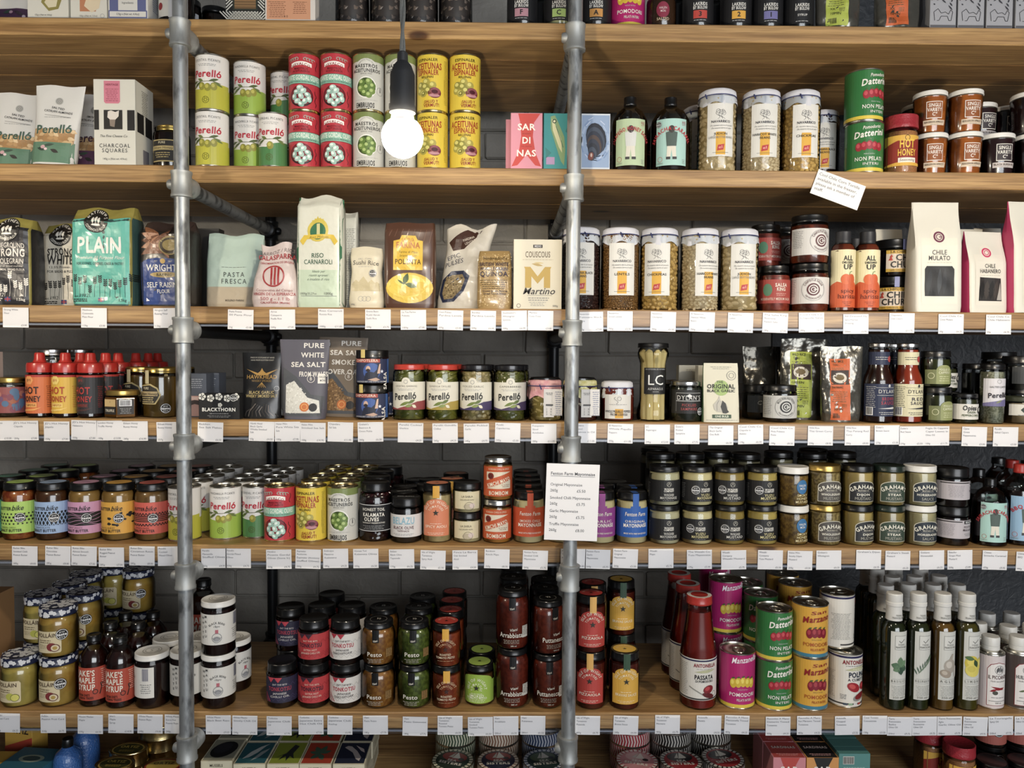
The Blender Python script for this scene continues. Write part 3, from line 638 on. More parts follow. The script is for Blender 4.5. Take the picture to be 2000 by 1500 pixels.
# sixth shelf
put('tin_manzanella', 1440, 6, .018, rot=3, row=0); col('tin_manzanella', 1423, 6, 2, 1, y=.15, rot=10); col('tin_manzanella', 1395, 6, 2, 1, y=.28)
col('tin_datterini', 1511, 6, 2, 1, y=.010, rots=[6, 12]); col('tin_datterini', 1478, 6, 2, 2, y=.13, rot=-14)
col('tin_marzano', 1580.5, 6, 2, 1, y=.010, rots=[6, 2]); col('tin_marzano', 1552, 6, 2, 2, y=.17)
put('tin_antonella', 1649, 6, .026, rot=12, stack=2); put('tin_antonella', 1634, 6, .060, 1, scale=1.01, rot=95, z=108.5, stack=2)
put('oil_picc', 1933, 6, .02, rot=4); put('oil_huile', 1987, 6, .02, rot=4); 
for u_, y_ in ((1958, .10), (2005, .10), (1925, .11), (1970, .19), (1930, .19)): put('oil_huile', u_, 6, y_, row=1 if y_ < .15 else 2)
put('tin_manzanella', 1229, 1, .012)
# ================================================================== second and third shelf: pouches, cartons, bean jars
def almonds(key, desc, w, h, lowc, txt, seed, skew=.06):
    def D(a):
        a.ell(2, h-30, 7, 7, 'a9a8a3', 2); a.ring(2, h-30, 5, .8, '77756f', 3); a.ring(2, h-30, 2.4, .8, '77756f', 3)
        a.text(txt, 2, h-46, 4, '33322f', 24, b=1, rot=-.08); a.text('CATALAN ALMONDS', 3, h-53, 4, '33322f', 54, b=1, rot=-.08); a.line([(-22, h-57), (28, h-61)], .6, '555'); a.lines(3, h-62, 50, 1, '888', 2, .8)
        a.text('Perelló', 0, h-92, 15, '3f5a4c' if lowc == '5d8068' else '4a3040', 68, b=2, sh=.1, rot=.05)
        a.rect(-w*.42, 40, w*.42, 68, 'a58258', 1); rn = random.Random(seed)
        for j in range(4):
            for i in range(8): leaf(a, *(lambda x, y, t: (x-7*math.cos(t), y-5*math.sin(t), x+7*math.cos(t), y+5*math.sin(t)))(-w*.36+i*w*.103+rn.uniform(-2, 2), 43+j*7, rn.uniform(-1.4, 1.4)), 7.5, rn.choice(('c9a878', 'b58e5c', 'd6ba8e', 'a87f4e')), 2+j % 2)
        a.rect(-w*.42, 3, w*.44, 42, lowc, 4); leaf(a, -26, 30, -6, 26, 7, '33453a', 6); leaf(a, -14, 34, 6, 38, 6, '3f5244', 6); leaf(a, 0, 28, 16, 22, 7, '33302c', 6); a.ell(-14, 32, 4.5, 3.5, 'c9a0a4', 7); a.ell(-8, 28, 3, 2.5, 'dcc4c4', 7)
    bag(key, desc, [(0, w*.86, 40), (.1, w*.9, 38), (.5, w*.93, 22), (.85, w, 7), (1, w*1.04, 1.5)], h, 2.6, 'd0cec9', D, PAPER, cat='pouch', name='almond_pouch', wob=3, seed=seed, skew=skew, topwave=1.5, body='pouch', group='almond pouches')
almonds('almond_g', 'white almond pouch with green foot', 90, 152, '5d8068', 'SALTED', 3); almonds('almond_p', 'white almond pouch with purple foot', 86, 152, '603a56', 'SMOKED', 9)
def charcoal(a):
    a.poly([(-19, 156), (11, 156), (11, 117), (8, 114), (-16, 114), (-19, 117)], 'd0798c', 2); a.text('HERITAGE', -4, 147, 3.6, '7c2a3c', 24, b=1); a.lines(-4, 140, 24, 7, '8a3a4c', 3.6, 1)
    a.rect(-38, 65, -29, 102, '1f1d1c'); a.rect(-20, 66, 15, 102, '26231f'); a.rect(24, 64, 38, 102, '1f1d1c')
    a.poly([(-13, 88), (-12, 99), (-6, 101), (2, 98), (9, 101), (8, 90), (2, 84), (0, 70), (-8, 72), (-8, 84)], 'd8cfc4', 3); a.poly([(-9, 84), (2, 84), (0, 70), (-8, 72)], '8a7a6c', 4)
    a.text('The Fine Cheese Co', -2, 51, 4.6, '333', 52, sh=.3); a.text('CHARCOAL', 0, 32, 7, '2d2c2a', 58, sp=.2); a.text('SQUARES', 0, 23, 7, '2d2c2a', 48, sp=.2); a.text('140g e (Net wt. 4.9oz)', 0, 9, 3.6, '555', 46)
def charside(a): a.lines(0, 145, 26, 14, '6a675f', 3.4, 1.2); a.rect(-30, 64, 30, 101, '1f1d1c'); a.rect(-4, 63.5, 2, 101.5, 'd2cfc2', 2); a.rect(-8, 8, 16, 36, '77747a')
carton('charcoal', 'cream cracker carton with black squares and pink tab', 78, 159, 74, 'd2cfc2', charcoal, charside)
def label_black_gold(a): a.poly([(-24, 12), (24, 12), (24, 30), (28, 36), (24, 44), (24, 54), (-24, 54), (-24, 44), (-28, 36), (-24, 30)], 'b8a46a', 1); a.poly([(-22, 14), (22, 14), (22, 52), (-22, 52)], '1c1a17', 2); a.text('PURE', 0, 46, 4, 'd9cfae', 14, b=1); a.rect(-22, 34, 22, 42, 'b8a46a', 3); a.text('Eltham Honey', 0, 36, 4.6, '2a241a', 40, sh=.2, l=4); a.lines(0, 28, 30, 3, 'b8a46a', 4, 1.4)
HONEY = mat('6b430f', .2, 0, .6); DARKH = mat('1c0e08', .2, 0, .6)
jar('honey_dark', 'dark honey jar with black and gold label', 68, 84, (56, 10, GOLDLID), DARKH, label_black_gold, group='honey jars')
# ---- sardine and shellfish cartons
def sardinas(bg, fg):
    def D(a):
        a.poly([(-16, 103), (26, 103), (14, 86), (12, 60), (17, 30), (28, 4), (17, 6), (0, 26), (-17, 6), (-28, 4), (-14, 34), (-10, 60), (-12, 86)], fg, 1)
        for t, y, w in (('SAR', 72, 34), ('DI', 47, 17), ('NAS', 23, 38)): a.text(t, 0, y, 11.5, 'efe7dc', w, b=2)
        a.text('EN ACEITE', 0, 64, 2.6, '8a2a22', 16); a.text('DE OLIVA', 0, 40, 2.6, '8a2a22', 20)
    return D
carton('sardine_pink', 'pink and red sardine carton with white letters', 60, 104, 20, 'd98d9c', sardinas('d98d9c', 'c73f34'), group='seafood cartons')
carton('sardine_back', 'plain pink carton edge behind the sardine carton', 40, 100, 16, 'd98d9c')
def fish(a): a.poly([(-16, 98), (-8, 100), (-2, 88), (10, 60), (12, 34), (10, 6), (4, 14), (-6, 44), (-16, 76)], '7d9a6a', 2); a.poly([(-14, 94), (-8, 84), (4, 56), (6, 30), (0, 40), (-12, 72)], 'c9c79a', 3); a.ring(-9, 89, 4, 1.4, '20352f', 4); a.ell(-9, 89, 2, 2, 'd9d6b0', 4); a.line([(-6, 80), (8, 40)], 1, '34524a', 4); a.rect(-24, 8, -8, 22, 'a98ab0', 2); a.poly([(12, 70), (26, 60), (20, 90)], '2a6a6c', 2); a.poly([(-26, 40), (-14, 30), (-24, 20)], '2f7a78', 2)
carton('mackerel', 'teal carton painted with a silver fish', 58, 104, 20, '2f8a8c', fish, group='seafood cartons')
def mussel(a):
    a.rect(-26, 3, 26, 101, '8aa0c0', 1); rn = random.Random(2)
    for i in range(40):
        t = rn.uniform(0, 6.28); q = rn.uniform(24, 44); x, y = q*.62*math.cos(t), 54+q*math.sin(t); a.line([(x-5*math.sin(t), y+7*math.cos(t)), (x+5*math.sin(t), y-7*math.cos(t))], 1.6, rn.choice(('a9bcd6', '6f8ab4', 'b9c6dc')), 2)
    for i in range(9):
        k = 1-i*.1; a.ell(1-i*1.1, 58-i*4.6, 19*k, 29*k, ('1f2430', '3a4454', '232a3a', '4a3a34', '2a3040')[i % 5], 3+i*.35, 18, .2)
    a.ell(-9, 24, 5, 8, '7a3a2c', 7, 10, -.3); a.ell(-8, 26, 2, 4, 'c9b0a0', 7.5, 8)
carton('mussel', 'blue carton painted with a dark mussel shell', 55, 104, 20, 'c9d0d8', mussel, group='seafood cartons')
# ---- dark sauce bottles with mint labels
def sauce(l1, bg, ar):
    def D(a):
        a.rect(-31, 10, 31, 98, bg, 0); a.text(l1, 0, 38, 7.2, 'b83038', ar, b=2, arc=38); 
        a.text('전통', 24, 86, 6, 'b05060', 9)
        a.ell(0, 78, 6, 7, '3a3430', 3); a.poly([(-9, 46), (9, 46), (11, 72), (4, 74), (-4, 74), (-11, 72)], 'cfd0cc' if bg[0] == 'b' else '4a5a54', 3); a.poly([(-8, 46), (8, 46), (9, 26), (2, 26), (0, 40), (-2, 26), (-9, 26)], 'd9d4c4', 3); a.rect(-10, 21, -2, 26, '3a3a3a', 3); a.rect(2, 21, 10, 26, '3a3a3a', 3)
        a.ring(-22, 22, 5, .8, 'b06050'); a.text('CHIMAC', -22, 13, 2.6, '7a7a70', 14); a.lines(24, 20, 6, 3, '777', 3)
        if 'CARA' in l1: a.badge(-25, 88, 6)
    return D
def sauce_prof(w, h): r = w/2; return [(0, .8), (r-3, 0), (r, 3), (r, h*.62), (r-2, h*.70), (r*.72, h*.80), (13, h*.87), (11.5, h*.91), (11.5, h-3)]
SAUCE = mat('1a0c08', .18, 0, .6); SAUCE2 = mat('2a180c', .18, 0, .6)
bottle('chi_jal', 'dark squat sauce bottle with pale green label', 70, 148, sauce_prof(70, 148), (25, 17, BLACKLID), SAUCE2, sauce('JALAPEÑO HONEY SAUCE', 'b4c8a0', 88), fill=.74, labr=35.1)
bottle('chi_sri', 'dark squat sauce bottle with pale turquoise label', 76, 148, sauce_prof(76, 148), (25, 17, BLACKLID), SAUCE, sauce('SRIRACHA CARAMEL', 'a5cdc4', 90), fill=.74, labr=38.1)
bottle('chi_bbq', 'tall dark barbecue sauce bottle with light blue label and red cap', 66, 158, sauce_prof(66, 158), (25, 17, mat('a8281f', .35)), SAUCE, sauce('BBQ SAUCE', '8fb4d0', 60), fill=.76, labr=33.1)
# ---- jars of beans under tied white cloth
CLOTH = mat('d2d2d8', .8, bump=.3, scale=40, kind='cloth'); STRING = mat('2c3468', .7)
def cloth_top(rj, h, material=CLOTH, drop=30, tie=13, seed=0, amp=2.4):
    m = M(); n = 40; rn = random.Random(seed); ph = [rn.uniform(0, 6) for _ in range(3)]
    def ruf(a, k): return k*(math.sin(7*a+ph[0])+.7*math.sin(11*a+ph[1])+.5*math.sin(3*a+ph[2]))*.45
    rings = [(0, h+1, 0, 0), (rj*.6, h+1.6, .1, 0), (rj-4, h+1, .3, 0), (rj+.3, h-2, .5, 0), (rj+1.2, h-tie+3, 1, 0), (rj+.4, h-tie, .6, 0), (rj+1.6, h-tie-4, 1.4, .3), (rj+2.0, h-drop*.75, amp*.6, 1), (rj+2.6, h-drop, amp*.75, 2.5)]
    for r, z, k, zk in rings:
        for i in range(n): a = 2*PI*i/n; q = r+ruf(a, k); m.v.append((q*math.cos(a), q*math.sin(a), z+zk*1.6*math.sin(5*a+ph[1])))
    for j in range(len(rings)-1):
        for i in range(n): i2 = (i+1) % n; m.f.append((j*n+i2, j*n+i, (j+1)*n+i, (j+1)*n+i2)); m.c.append(None)
    s = M(); s.tube([((rj+1.6)*math.cos(t), (rj+1.6)*math.sin(t), h-tie+.4) for t in [2*PI*i/28 for i in range(29)]], .9, 5)
    t0 = -.85+seed*.25; s.tube([((rj+2)*math.sin(t0), -(rj+2)*math.cos(t0), h-tie+3), ((rj+4)*math.sin(t0+.05), -(rj+4)*math.cos(t0+.05), h-tie), ((rj+2.5)*math.sin(t0+.1), -(rj+2.5)*math.cos(t0+.1), h-tie-6)], 1.2, 5)
    return P('cloth_cover', m.mesh('cloth_cover', material, angle=3), [('string', s.mesh('string', STRING), None)])
def navarrico(n1, n2=None, lw=52, light=0):
    def D(a):
        w = lw/2; a.rect(-w, 28, w, 128, 'd9d7d0', 0)
        for k in range(3): a.line([(-6+5*k+4*math.sin(t*1.1+k), 98+t*2.6) for t in range(8)], .6, '666'); a.ring(-5+5*k, 113-k*2, 4, .6, '666')
        a.text('NAVARRICO', 0, 91, 4.6, '2d2c38', 36, b=1); a.text('De nuestra tierra al mundo', 1, 84.5, 2.8, '777', 42, sh=.4); a.text('Da nuestra tierra el calor', 1, 79.5, 2.8, '777', 38, sh=.4)
        a.rect(-9, 31, 9, 74, 'd9a41c', 1); a.text(n1, 0, 68 if n2 else 66, 4.4, '2d2a20', min(46, len(n1)*4.2), b=1 if not light else 0)
        if n2: a.text(n2, 0, 61.5, 4.4, '2d2a20' if not light else '8a8a84', min(46, len(n2)*4), b=1 if not light else 0)
        a.poly([(-7, 38), (5, 40), (7, 51), (-5, 49)], 'b83034', 3); a.text('el', 0, 42.5, 5, 'e8b0a8', 8, l=5, rot=.15); a.rect(-15, 34.6, 15, 35.2, '333', 3)
    return D
def beanjar(key, desc, bw, bh, c1, c2, n1, n2=None, w=75, h=158, seed=0, light=0, lw=52):
    jar(key, desc, w, h, (w-6, 12, None), mat(c2, .3, 0, .3), navarrico(n1, n2, lw, light), fill=.985, sh=6, base=7, nw=w-6, labr=w/2+.1, beans=('beans', bw, bh, mat(c1, .32, 0, .35), seed+5), extra=[cloth_top(w/2-3, h, seed=seed)], name='bean_jar', group='cloth topped bean jars')
beanjar('bean_jud', 'cloth-topped jar of large pale butter beans', 17, 11, 'cdb78c', 'a08a5c', 'JUDIÓN', 'LARGE BUTTER BEANS', seed=0, light=1)
beanjar('bean_har', 'cloth-topped jar of small haricot beans', 9, 6.5, 'cbb894', 'a08a64', 'HARICOT WHITE', 'BEANS', seed=1)
beanjar('bean_chi', 'cloth-topped jar of golden chickpeas', 9.5, 8.5, 'c9a458', '957434', 'CHICKPEAS', seed=2)
beanjar('bean_len', 'cloth-topped jar of brown lentils', 5, 4, '8a6230', '6a4820', 'LENTILS', seed=3)
beanjar('bean_blk', 'cloth-topped jar of dark beans', 8, 6, '3a1f1c', '241210', 'TOLOSANA BLACK', 'BEANS', seed=4)
# ---- jams, seasoning, salsas
def svc(c, t): 
    def D(a):
        w = 16; a.rect(-w, 26, w, 58, 'e4e0d6', 1); a.rect(-w+1.2, 27.2, w-1.2, 56.8, c, 2)
        for q, (s, y) in enumerate((('SINGLE', 47.5), ('VARIETY', 39), ('Cº', 30.5))): a.text(s, 0, y, 6.4, 'e8e4da', (24, 28, 10)[q], b=1)
        a.poly([(-22, 13), (22, 13), (24, 23), (-22, 23)], 'cdb9a0' if c[0] == '8' else 'b9b0ac', 2); a.text(t, 0, 17, 3.6, '4a3a2a', 40, b=1); a.lines(0, 14.2, 16, 1, '777', 2, .7)
    return D
APR = mat('a85c14', .22, 0, .5, col2='8f4a0e', scale=40); FIG = mat('2a1518', .22, 0, .5)
jar('jam_apr', 'amber apricot jam jar with white lid', 64, 80, (66, 9, WHITELID), APR, svc('8a4a14', 'BERGERON APRICOT'), fill=.97, sh=4, taper=3, nw=62, group='jam jars', cone=lambda y: 29.4+3*y/72)
jar('jam_fig', 'near-black fig jam jar with white lid', 68, 80, (68, 9, WHITELID), FIG, svc('2d2226', 'BLACK BURSA FIG'), fill=.97, sh=4, taper=3, nw=64, group='jam jars', cone=lambda y: 31.4+3*y/72)
def hothoney(a):
    a.rect(-40, 14, 40, 72, '8c2418', 0); a.poly([(-40, 72), (-40, 52), (-28, 56), (-10, 62), (14, 60), (40, 68), (40, 72)], 'd6a52c', 2); a.poly([(-40, 14), (40, 14), (40, 19), (0, 22), (-40, 17)], 'd6a52c', 2); a.rect(-33, 14, -31, 72, '8c5a2c', 3)
    a.text('HOT', 8, 48, 15, 'e2b92e', 30, b=2); a.text('HONEY', 8, 33, 12, 'e2b92e', 36, b=2); a.rect(-9, 20, 26, 29, 'e8e0d2', 3); a.text('Seasoning', 8, 22.5, 5, '3a2a24', 30, sh=.2); a.ring(8, 67, 5, 1, '2a1a14')
jar('hot_seas', 'hot honey seasoning jar with wide red lid', 66, 113, (66, 25, mat('98202c', .4, bump=.3, scale=200)), mat('8f5a2c', .6, col2='a8703c', scale=300), hothoney, fill=.92, sh=9, nw=58, group='seasoning jars')
# ---- flour and grain bags
def wheat(a, x, y0, y1, colr):
    a.line([(x, y0), (x+1, y1)], .7, colr, 3)
    for i in range(4):
        for s in (-1, 1): leaf(a, x+1, y1-10+i*3.6, x+1+s*3.6, y1-6.5+i*3.6, 2.8, colr, 3)
def matthews(a, w, h, ink, bg, ttl, roundel='201e1c', bx=0):
    a.rect(-w/2+4, 3, w/2-4, h-18, bg, 1)
    X = bx; Y = h-24; a.ell(X, Y, 23, 23, roundel, 3, 28); a.text('MATTHEWS', X, Y, 5.6, 'e6e2d6', 40, b=1, arc=15.5, l=5); a.text('COTSWOLD FLOUR', X, Y, 4.6, 'e6e2d6', 50, b=1, arc=-20.5, l=5)
    for q in (-6, 0, 6): a.ell(X+q, Y+3+abs(q)*-.3, 2.6, 5.2, 'e6e2d6', 5, 10); a.line([(X+q, Y-8), (X+q, Y)], .9, 'e6e2d6', 5)
    a.ell(X, Y-8, 9, 2, 'e6e2d6', 5, 10)
    for t, x, y, s, tw, bb in ttl: a.text(t, x, y, s, ink, tw, b=bb)
    rn = random.Random(w)
    for i in range(int(w/9.5)): wheat(a, -w/2+9+i*9.5, 16, 42+rn.uniform(-8, 18), ink)
    a.text('est.', -w/2+12, 16, 4, ink, 10, sh=.3); a.text('1912', -w/2+26, 16, 6.5, ink, 18, sh=.3); a.lines(-w/2+19, 11, 28, 2, ink, 3.4, 2); a.rect(-4, 7, 7, 15, '3a4a7a', 4); a.rect(-4, 10, 7, 12, 'b03a40', 5); a.rect(.5, 7, 2.5, 15, 'b03a40', 5); a.text('1.5kg', w/2-17, 8, 5, ink, 16, b=1)
OLIVE = '8f8438'
def flour(key, desc, w, h, d, draw, edge, side, seed):
    bag(key, desc, [(0, w-3, d), (.04, w, d+2), (.5, w+2, d+4), (.86, w, d), (.93, w-1, d*.62), (1, w-4, d*.30)], h, 7, lambda u_, t, s: edge if t > .88 or abs(u_) > .93 and abs(u_) < .985 or s > 0 and t > .9 else side, draw, cat='flour bag', name='flour_bag', wob=3.2, seed=seed, topwave=2.5, group='flour bags')
flour('flour_dark', 'black stoneground flour bag with white wheat print', 84, 166, 56, lambda a: matthews(a, 84, 166, 'dcd6cc', '2b2a2e', (('STONEGROUND', 0, 108, 9, 66, 1), ('STRONG', 4, 92, 14, 60, 2), ('WHOLEGRAIN', 2, 78, 9.5, 60, 1), ('by hand or bread machine', 2, 72, 3, 56, 0), ('WHOLEMEAL BREAD FLOUR', 2, 65, 4, 62, 1))), OLIVE, '201f21', 1)
flour('flour_white', 'white strong flour bag with black wheat print', 92, 168, 56, lambda a: matthews(a, 92, 168, '2b2826', 'd8d0bc', (('STRONG', -4, 104, 13, 56, 2), ('WHITE', -4, 86, 17, 54, 2), ('12.5% Protein', -6, 78, 4, 44, 0), ('FOR BREAD & PIZZA', -2, 69, 4.6, 58, 1)), bx=-6), OLIVE, 'c9c2b0', 2)
flour('flour_plain', 'turquoise plain flour bag with black roundel', 116, 187, 62, lambda a: matthews(a, 116, 184, '1f2a28', '58b19f', (('PREMIUM PLAIN', 0, 190, .1, 1, 0),), bx=-8) or a.text('PLAIN', 0, 100, 29, 'e4e2d8', 86, b=2) and a.text('Premium All Purpose Flour', 0, 88, 6, 'e4e2d8', 90, sh=.3) and a.text('FOR SCONES, COOKIES, CAKES & PASTRY', 0, 77, 5, '1f2a28', 88, b=1), OLIVE, '2f4a48', 3)
def wright(a):
    a.rect(-47, 3, 47, 84, '2c4482', 1); a.ell(-2, 84, 38, 8, '2c4482', 1); a.rect(10, 86, 47, 158, '221c1a', 1)
    for i in range(5): a.poly([(-46, 154-i*14), (-20+i*3, 120-i*5), (12, 90+i*3), (10, 100+i*12), (-10, 140-i*2)], ('8a5a3c', 'b08468', '6e4630', 'a87858', '7c5038')[i], 2+i*.3)
    a.ell(14, 116, 22, 18, '9c8648', 5, 22); a.ell(14, 116, 20, 16, '3a2c1a', 6, 22); a.ell(14, 117, 15, 11, '9c8648', 7, 20); a.text('A BRITISH FAMILY', 14, 116, 3, 'd9c88a', 40, arc=16.5, l=8)
    a.ell(0, 86, 5, 5, 'c9a24a', 4); a.text('EST', -14, 84, 3, 'd8d4c8', 7); a.text('1867', 14, 84, 3, 'd8d4c8', 8); a.text('WRIGHT’S', 2, 67, 12, 'e6e2da', 70, b=1); a.ell(2, 60, 27, 5.5, 'a58c50', 3); a.text('BAKING', 2, 57.5, 5, '2a2418', 30, b=1, l=5); a.text('SELF RAISING', 2, 36, 9.5, 'e6e2da', 70, b=1); a.text('FLOUR', 0, 25, 7, 'e6e2da', 26, b=1)
flour('flour_wright', 'blue and brown self raising flour bag behind the pipe', 96, 162, 62, wright, '3a2c28', '26221f', 4)
bag('pasta', 'pale mint and sand pasta flour bag', [(0, 106, 40), (.06, 110, 44), (.6, 110, 34), (.95, 106, 12), (1, 106, 2)], 143, 5, lambda u_, t, s: 'b4a58c' if t < .29 else 'b2c6b8', lambda a: a.rect(-50, 40, 50, 41, 'b4a58c') and a.lines(0, 78, 46, 1, '6a706a', 2.5, .8) and a.text('PASTA', 0, 60, 9, '2f3432', 40, sp=.25) and a.text('FRESCA', 0, 47, 9, '2f3432', 48, sp=.25) and a.text('MOLINO PARINI', 2, 13, 3.6, '4a3f30', 36, b=1), cat='flour bag', name='flour_bag', wob=3, seed=5, topwave=3)
def calas(a):
    R_ = '9c2a2c'; a.text('ARROZ / RICE', 6, 108, 7, '6a5a58', 64, sh=.2, rot=.06); a.text('CALASPARRA', 2, 96, 9.5, R_, 76, b=2); a.text('DENOMINACION DE ORIGEN', 3, 87, 4, R_, 64, b=1); a.ring(-2, 62, 22, 3, R_, 3, 28)
    for q in (-8, -1, 6): a.rect(q, 44, q+4, 80, R_, 3)
    a.text('Cooperativa del Campo', 0, 31, 5, '8a4a48', 72); a.text('VIRGEN DE LA ESPERANZA', 0, 23, 5.6, R_, 84, b=1); a.text('500 g - 1.1 lb', 2, 13, 6.5, R_, 58); a.text('CALASPARRA (Murcia)', 2, 6.5, 3.8, R_, 58, b=1)
bag('calas', 'white cloth rice bag with red print', [(0, 92, 46), (.12, 98, 50), (.4, 90, 44), (.7, 70, 30), (.82, 56, 22), (1, 62, 8)], 128, 2.8, lambda u_, t, s: 'c9b9b4', calas, cat='rice bag', name='rice_bag', wob=5, seed=6, topwave=5)
def riso(a):
    G = '2f6a48'; 
    for s in (-1, 1): a.rect(s*41-2.2, 3, s*41+2.2, 212, G, 1)
    a.ell(-2, 146, 20, 22, 'c9b43c', 2); a.ell(-2, 144, 15, 16, G, 3); a.rect(-4, 138, 2, 158, 'c9c48a', 4); a.poly([(-36, 126), (-28, 138), (28, 138), (36, 126), (30, 118), (22, 130), (-22, 130), (-30, 118)], 'd2b42e', 5); a.text('Riso Melotti', 0, 131, 4, '6a5a18', 36, sh=.3, l=6)
    for q in range(5): leaf(a, -2, 160, -14+q*6, 172-abs(q-2)*3, 4, 'c9b43c', 3)
    a.text('RISO', -2, 94, 8.5, '24513a', 24, b=1); a.text('CARNAROLI', -1, 82, 8.5, '24513a', 54, b=1)
    for q, t in enumerate(('Ideale per', 'risotti sgranati', 'e insalate di riso')): a.text(t, -1, 66-q*7.5, 4.6, '5a6a5c', (24, 36, 42)[q], sh=.3)
    a.text('1000g/35,27oz', -20, 24, 4, '555', 32); a.text('1000g', 18, 24, 4.4, '555', 18); a.rect(-34, 21, 34, 21.8, '777', 3)
bag('riso', 'tall white rice bag with green edges', [(0, 84, 50), (.04, 87, 54), (.5, 88, 50), (.9, 86, 44), (.95, 84, 20), (1, 80, 3)], 214, 8, lambda u_, t, s: 'b9c9b0' if t < .32 and abs(u_) < .93 else 'cfcfc0', riso, cat='rice bag', name='rice_bag', wob=2.2, seed=7, topwave=4)
bag('riso_back', 'rice bag of fine print behind the tall white bag', [(0, 40, 40), (.5, 42, 40), (.93, 40, 30), (1, 40, 3)], 196, 8, 'c4c4b8', lambda a: a.lines(6, 160, 24, 40, '77776f', 3.6, 1.2), cat='rice bag', name='rice_bag', wob=2, seed=17, topwave=3)
def sushi(a):
    a.text('ORU - ITAMA', -2, 92, 3, '777', 26, sp=.2); a.text('Sushi Rice', 0, 82, 8.5, '4a4844', 50, rot=-.03); a.lines(0, 78, 28, 1, '999', 2, .7)
    for x, h_ in ((-18, 22), (-4, 28), (12, 22), (22, 18)): a.poly([(x-9, 32), (x+9, 32), (x+9, 32+h_*.6), (x, 32+h_), (x-9, 32+h_*.6)], 'c2b48e', 2)
    for x in (-6, 1, 8): a.ring(x-2, 17, 5, .6, '888'); 
    a.badge(14, 66, 7.5); a.text('500g', -24, 5, 3, '777')
bag('sushi', 'small cream sushi rice bag', [(0, 64, 40), (.1, 68, 44), (.4, 62, 38), (.6, 58, 32), (.85, 64, 24), (1, 60, 8)], 117, 3.2, 'd2c8ae', sushi, cat='rice bag', name='rice_bag', wob=4, seed=8, topwave=2)
def polenta(a):
    a.poly([(-30, 72), (26, 72), (26, 128), (16, 130), (12, 138), (-14, 138), (-18, 130), (-30, 128)], 'd6b02c', 2); a.text('LA TUA', -2, 126, 6.5, 'b06a3c', 24, b=1); a.text('FARINA', -2, 114, 11, 'b06a3c', 46, b=2); a.text('Farina di Mais', -2, 104, 4.6, '5a4a14', 36, sh=.2); a.text('bramata per', -2, 97, 4.6, '5a4a14', 32, sh=.2); a.text('POLENTA', -2, 83, 9.5, '4a2c18', 50, b=1)
    a.ell(1, 38, 45, 29, 'd0b034', 3, 24); a.ell(-4, 42, 38, 22, 'dcc046', 4, 22); a.ell(8, 36, 28, 12, 'cdac30', 5, 18, .3); a.ell(-14, 48, 14, 6, 'e6cf62', 5, 14, -.3)
    leaf(a, -10, 44, -2, 66, 11, '4a6040', 6); leaf(a, -8, 46, 16, 40, 10, '5a6c48', 6); leaf(a, -8, 44, -22, 54, 4, '4a6040', 6)
    for q in range(9): a.line([(-44+q*11, 150), (-50+q*11, 140-q*2)], .8, '7a5848', 2)
bag('polenta', 'brown polenta bag with yellow window label', [(0, 92, 46), (.05, 96, 50), (.5, 99, 50), (.9, 98, 40), (1, 94, 30)], 163, 6, lambda u_, t, s: '4f3223', polenta, GLOSSY, cat='flour bag', name='flour_bag', wob=2.5, seed=9, topwave=1)
def pulses(a):
    a.poly([(-38, 130), (-6, 156), (22, 158), (-6, 118), (-26, 112)], '43291f', 2); a.text('PARDINA', 0, 138, 4.5, 'd9d0c0', 24, rot=.62); a.text('LENTILS', 4, 132, 4.5, 'd9d0c0', 22, rot=.62); a.text('EPIC', -22, 98, 8, '2c3040', 26, rot=.35); a.text('PULSES', -20, 86, 9, '2c3040', 36, rot=.35, sh=.2)
    a.poly([(-40, 30), (-38, 58), (-22, 74), (2, 76), (14, 66), (8, 36), (-8, 16), (-30, 14)], '2a3048', 3); a.poly([(-34, 32), (-32, 55), (-20, 67), (0, 69), (6, 60), (2, 38), (-11, 22), (-28, 20)], '8a7650', 4)
    rn = random.Random(4)
    for i in range(90): x, y = rn.uniform(-31, 2), rn.uniform(24, 64); a.ell(x, y, 1.7, 1.4, rn.choice(('6e5c3a', 'a08c62', '544428', 'b39e72')), 5, 6)
bag('pulses', 'slumped cream lentil bag with stitched edge', [(0, 84, 50), (.12, 88, 52), (.4, 84, 44), (.75, 86, 30), (1, 98, 6)], 162, 2.6, lambda u_, t, s: 'c6beae', pulses, cat='lentil bag', name='lentil_bag', wob=5, seed=10, skew=.16, topwave=6)
def quinoa(a):
    rn = random.Random(6)
    for i in range(420): x, y = rn.uniform(-33, 33), rn.uniform(4, 108); a.ell(x, y, 1.3, 1.1, rn.choice(('a58a56', 'c2a873', '8c713f', 'd0ba88')), 1, 5)
    a.text('Hodmedod’s', 2, 94, 6, '4a3a20', 46, b=1); a.text('BRITISH WHITE', 0, 82, 6.5, '33283a', 56, b=2); a.text('WHOLEGRAIN', 0, 73, 6.5, '33283a', 54, b=2); a.text('QUINOA', 0, 62, 9, '33283a', 54, b=2); a.lines(0, 54, 52, 5, '4a3a20', 4, 1.2)
    a.text('Grown by the Fairs at', 2, 32, 3.6, '33283a', 48, b=1); a.text('Great Toy in Essex', 2, 27, 3.6, '33283a', 44, b=1)
bag('quinoa', 'clear bag of tan quinoa grain', [(0, 64, 40), (.1, 68, 42), (.7, 66, 34), (.92, 62, 22), (1, 58, 8)], 112, 3, '9c7f4c', quinoa, GLOSSY, cat='grain bag', name='grain_bag', wob=3, seed=11)
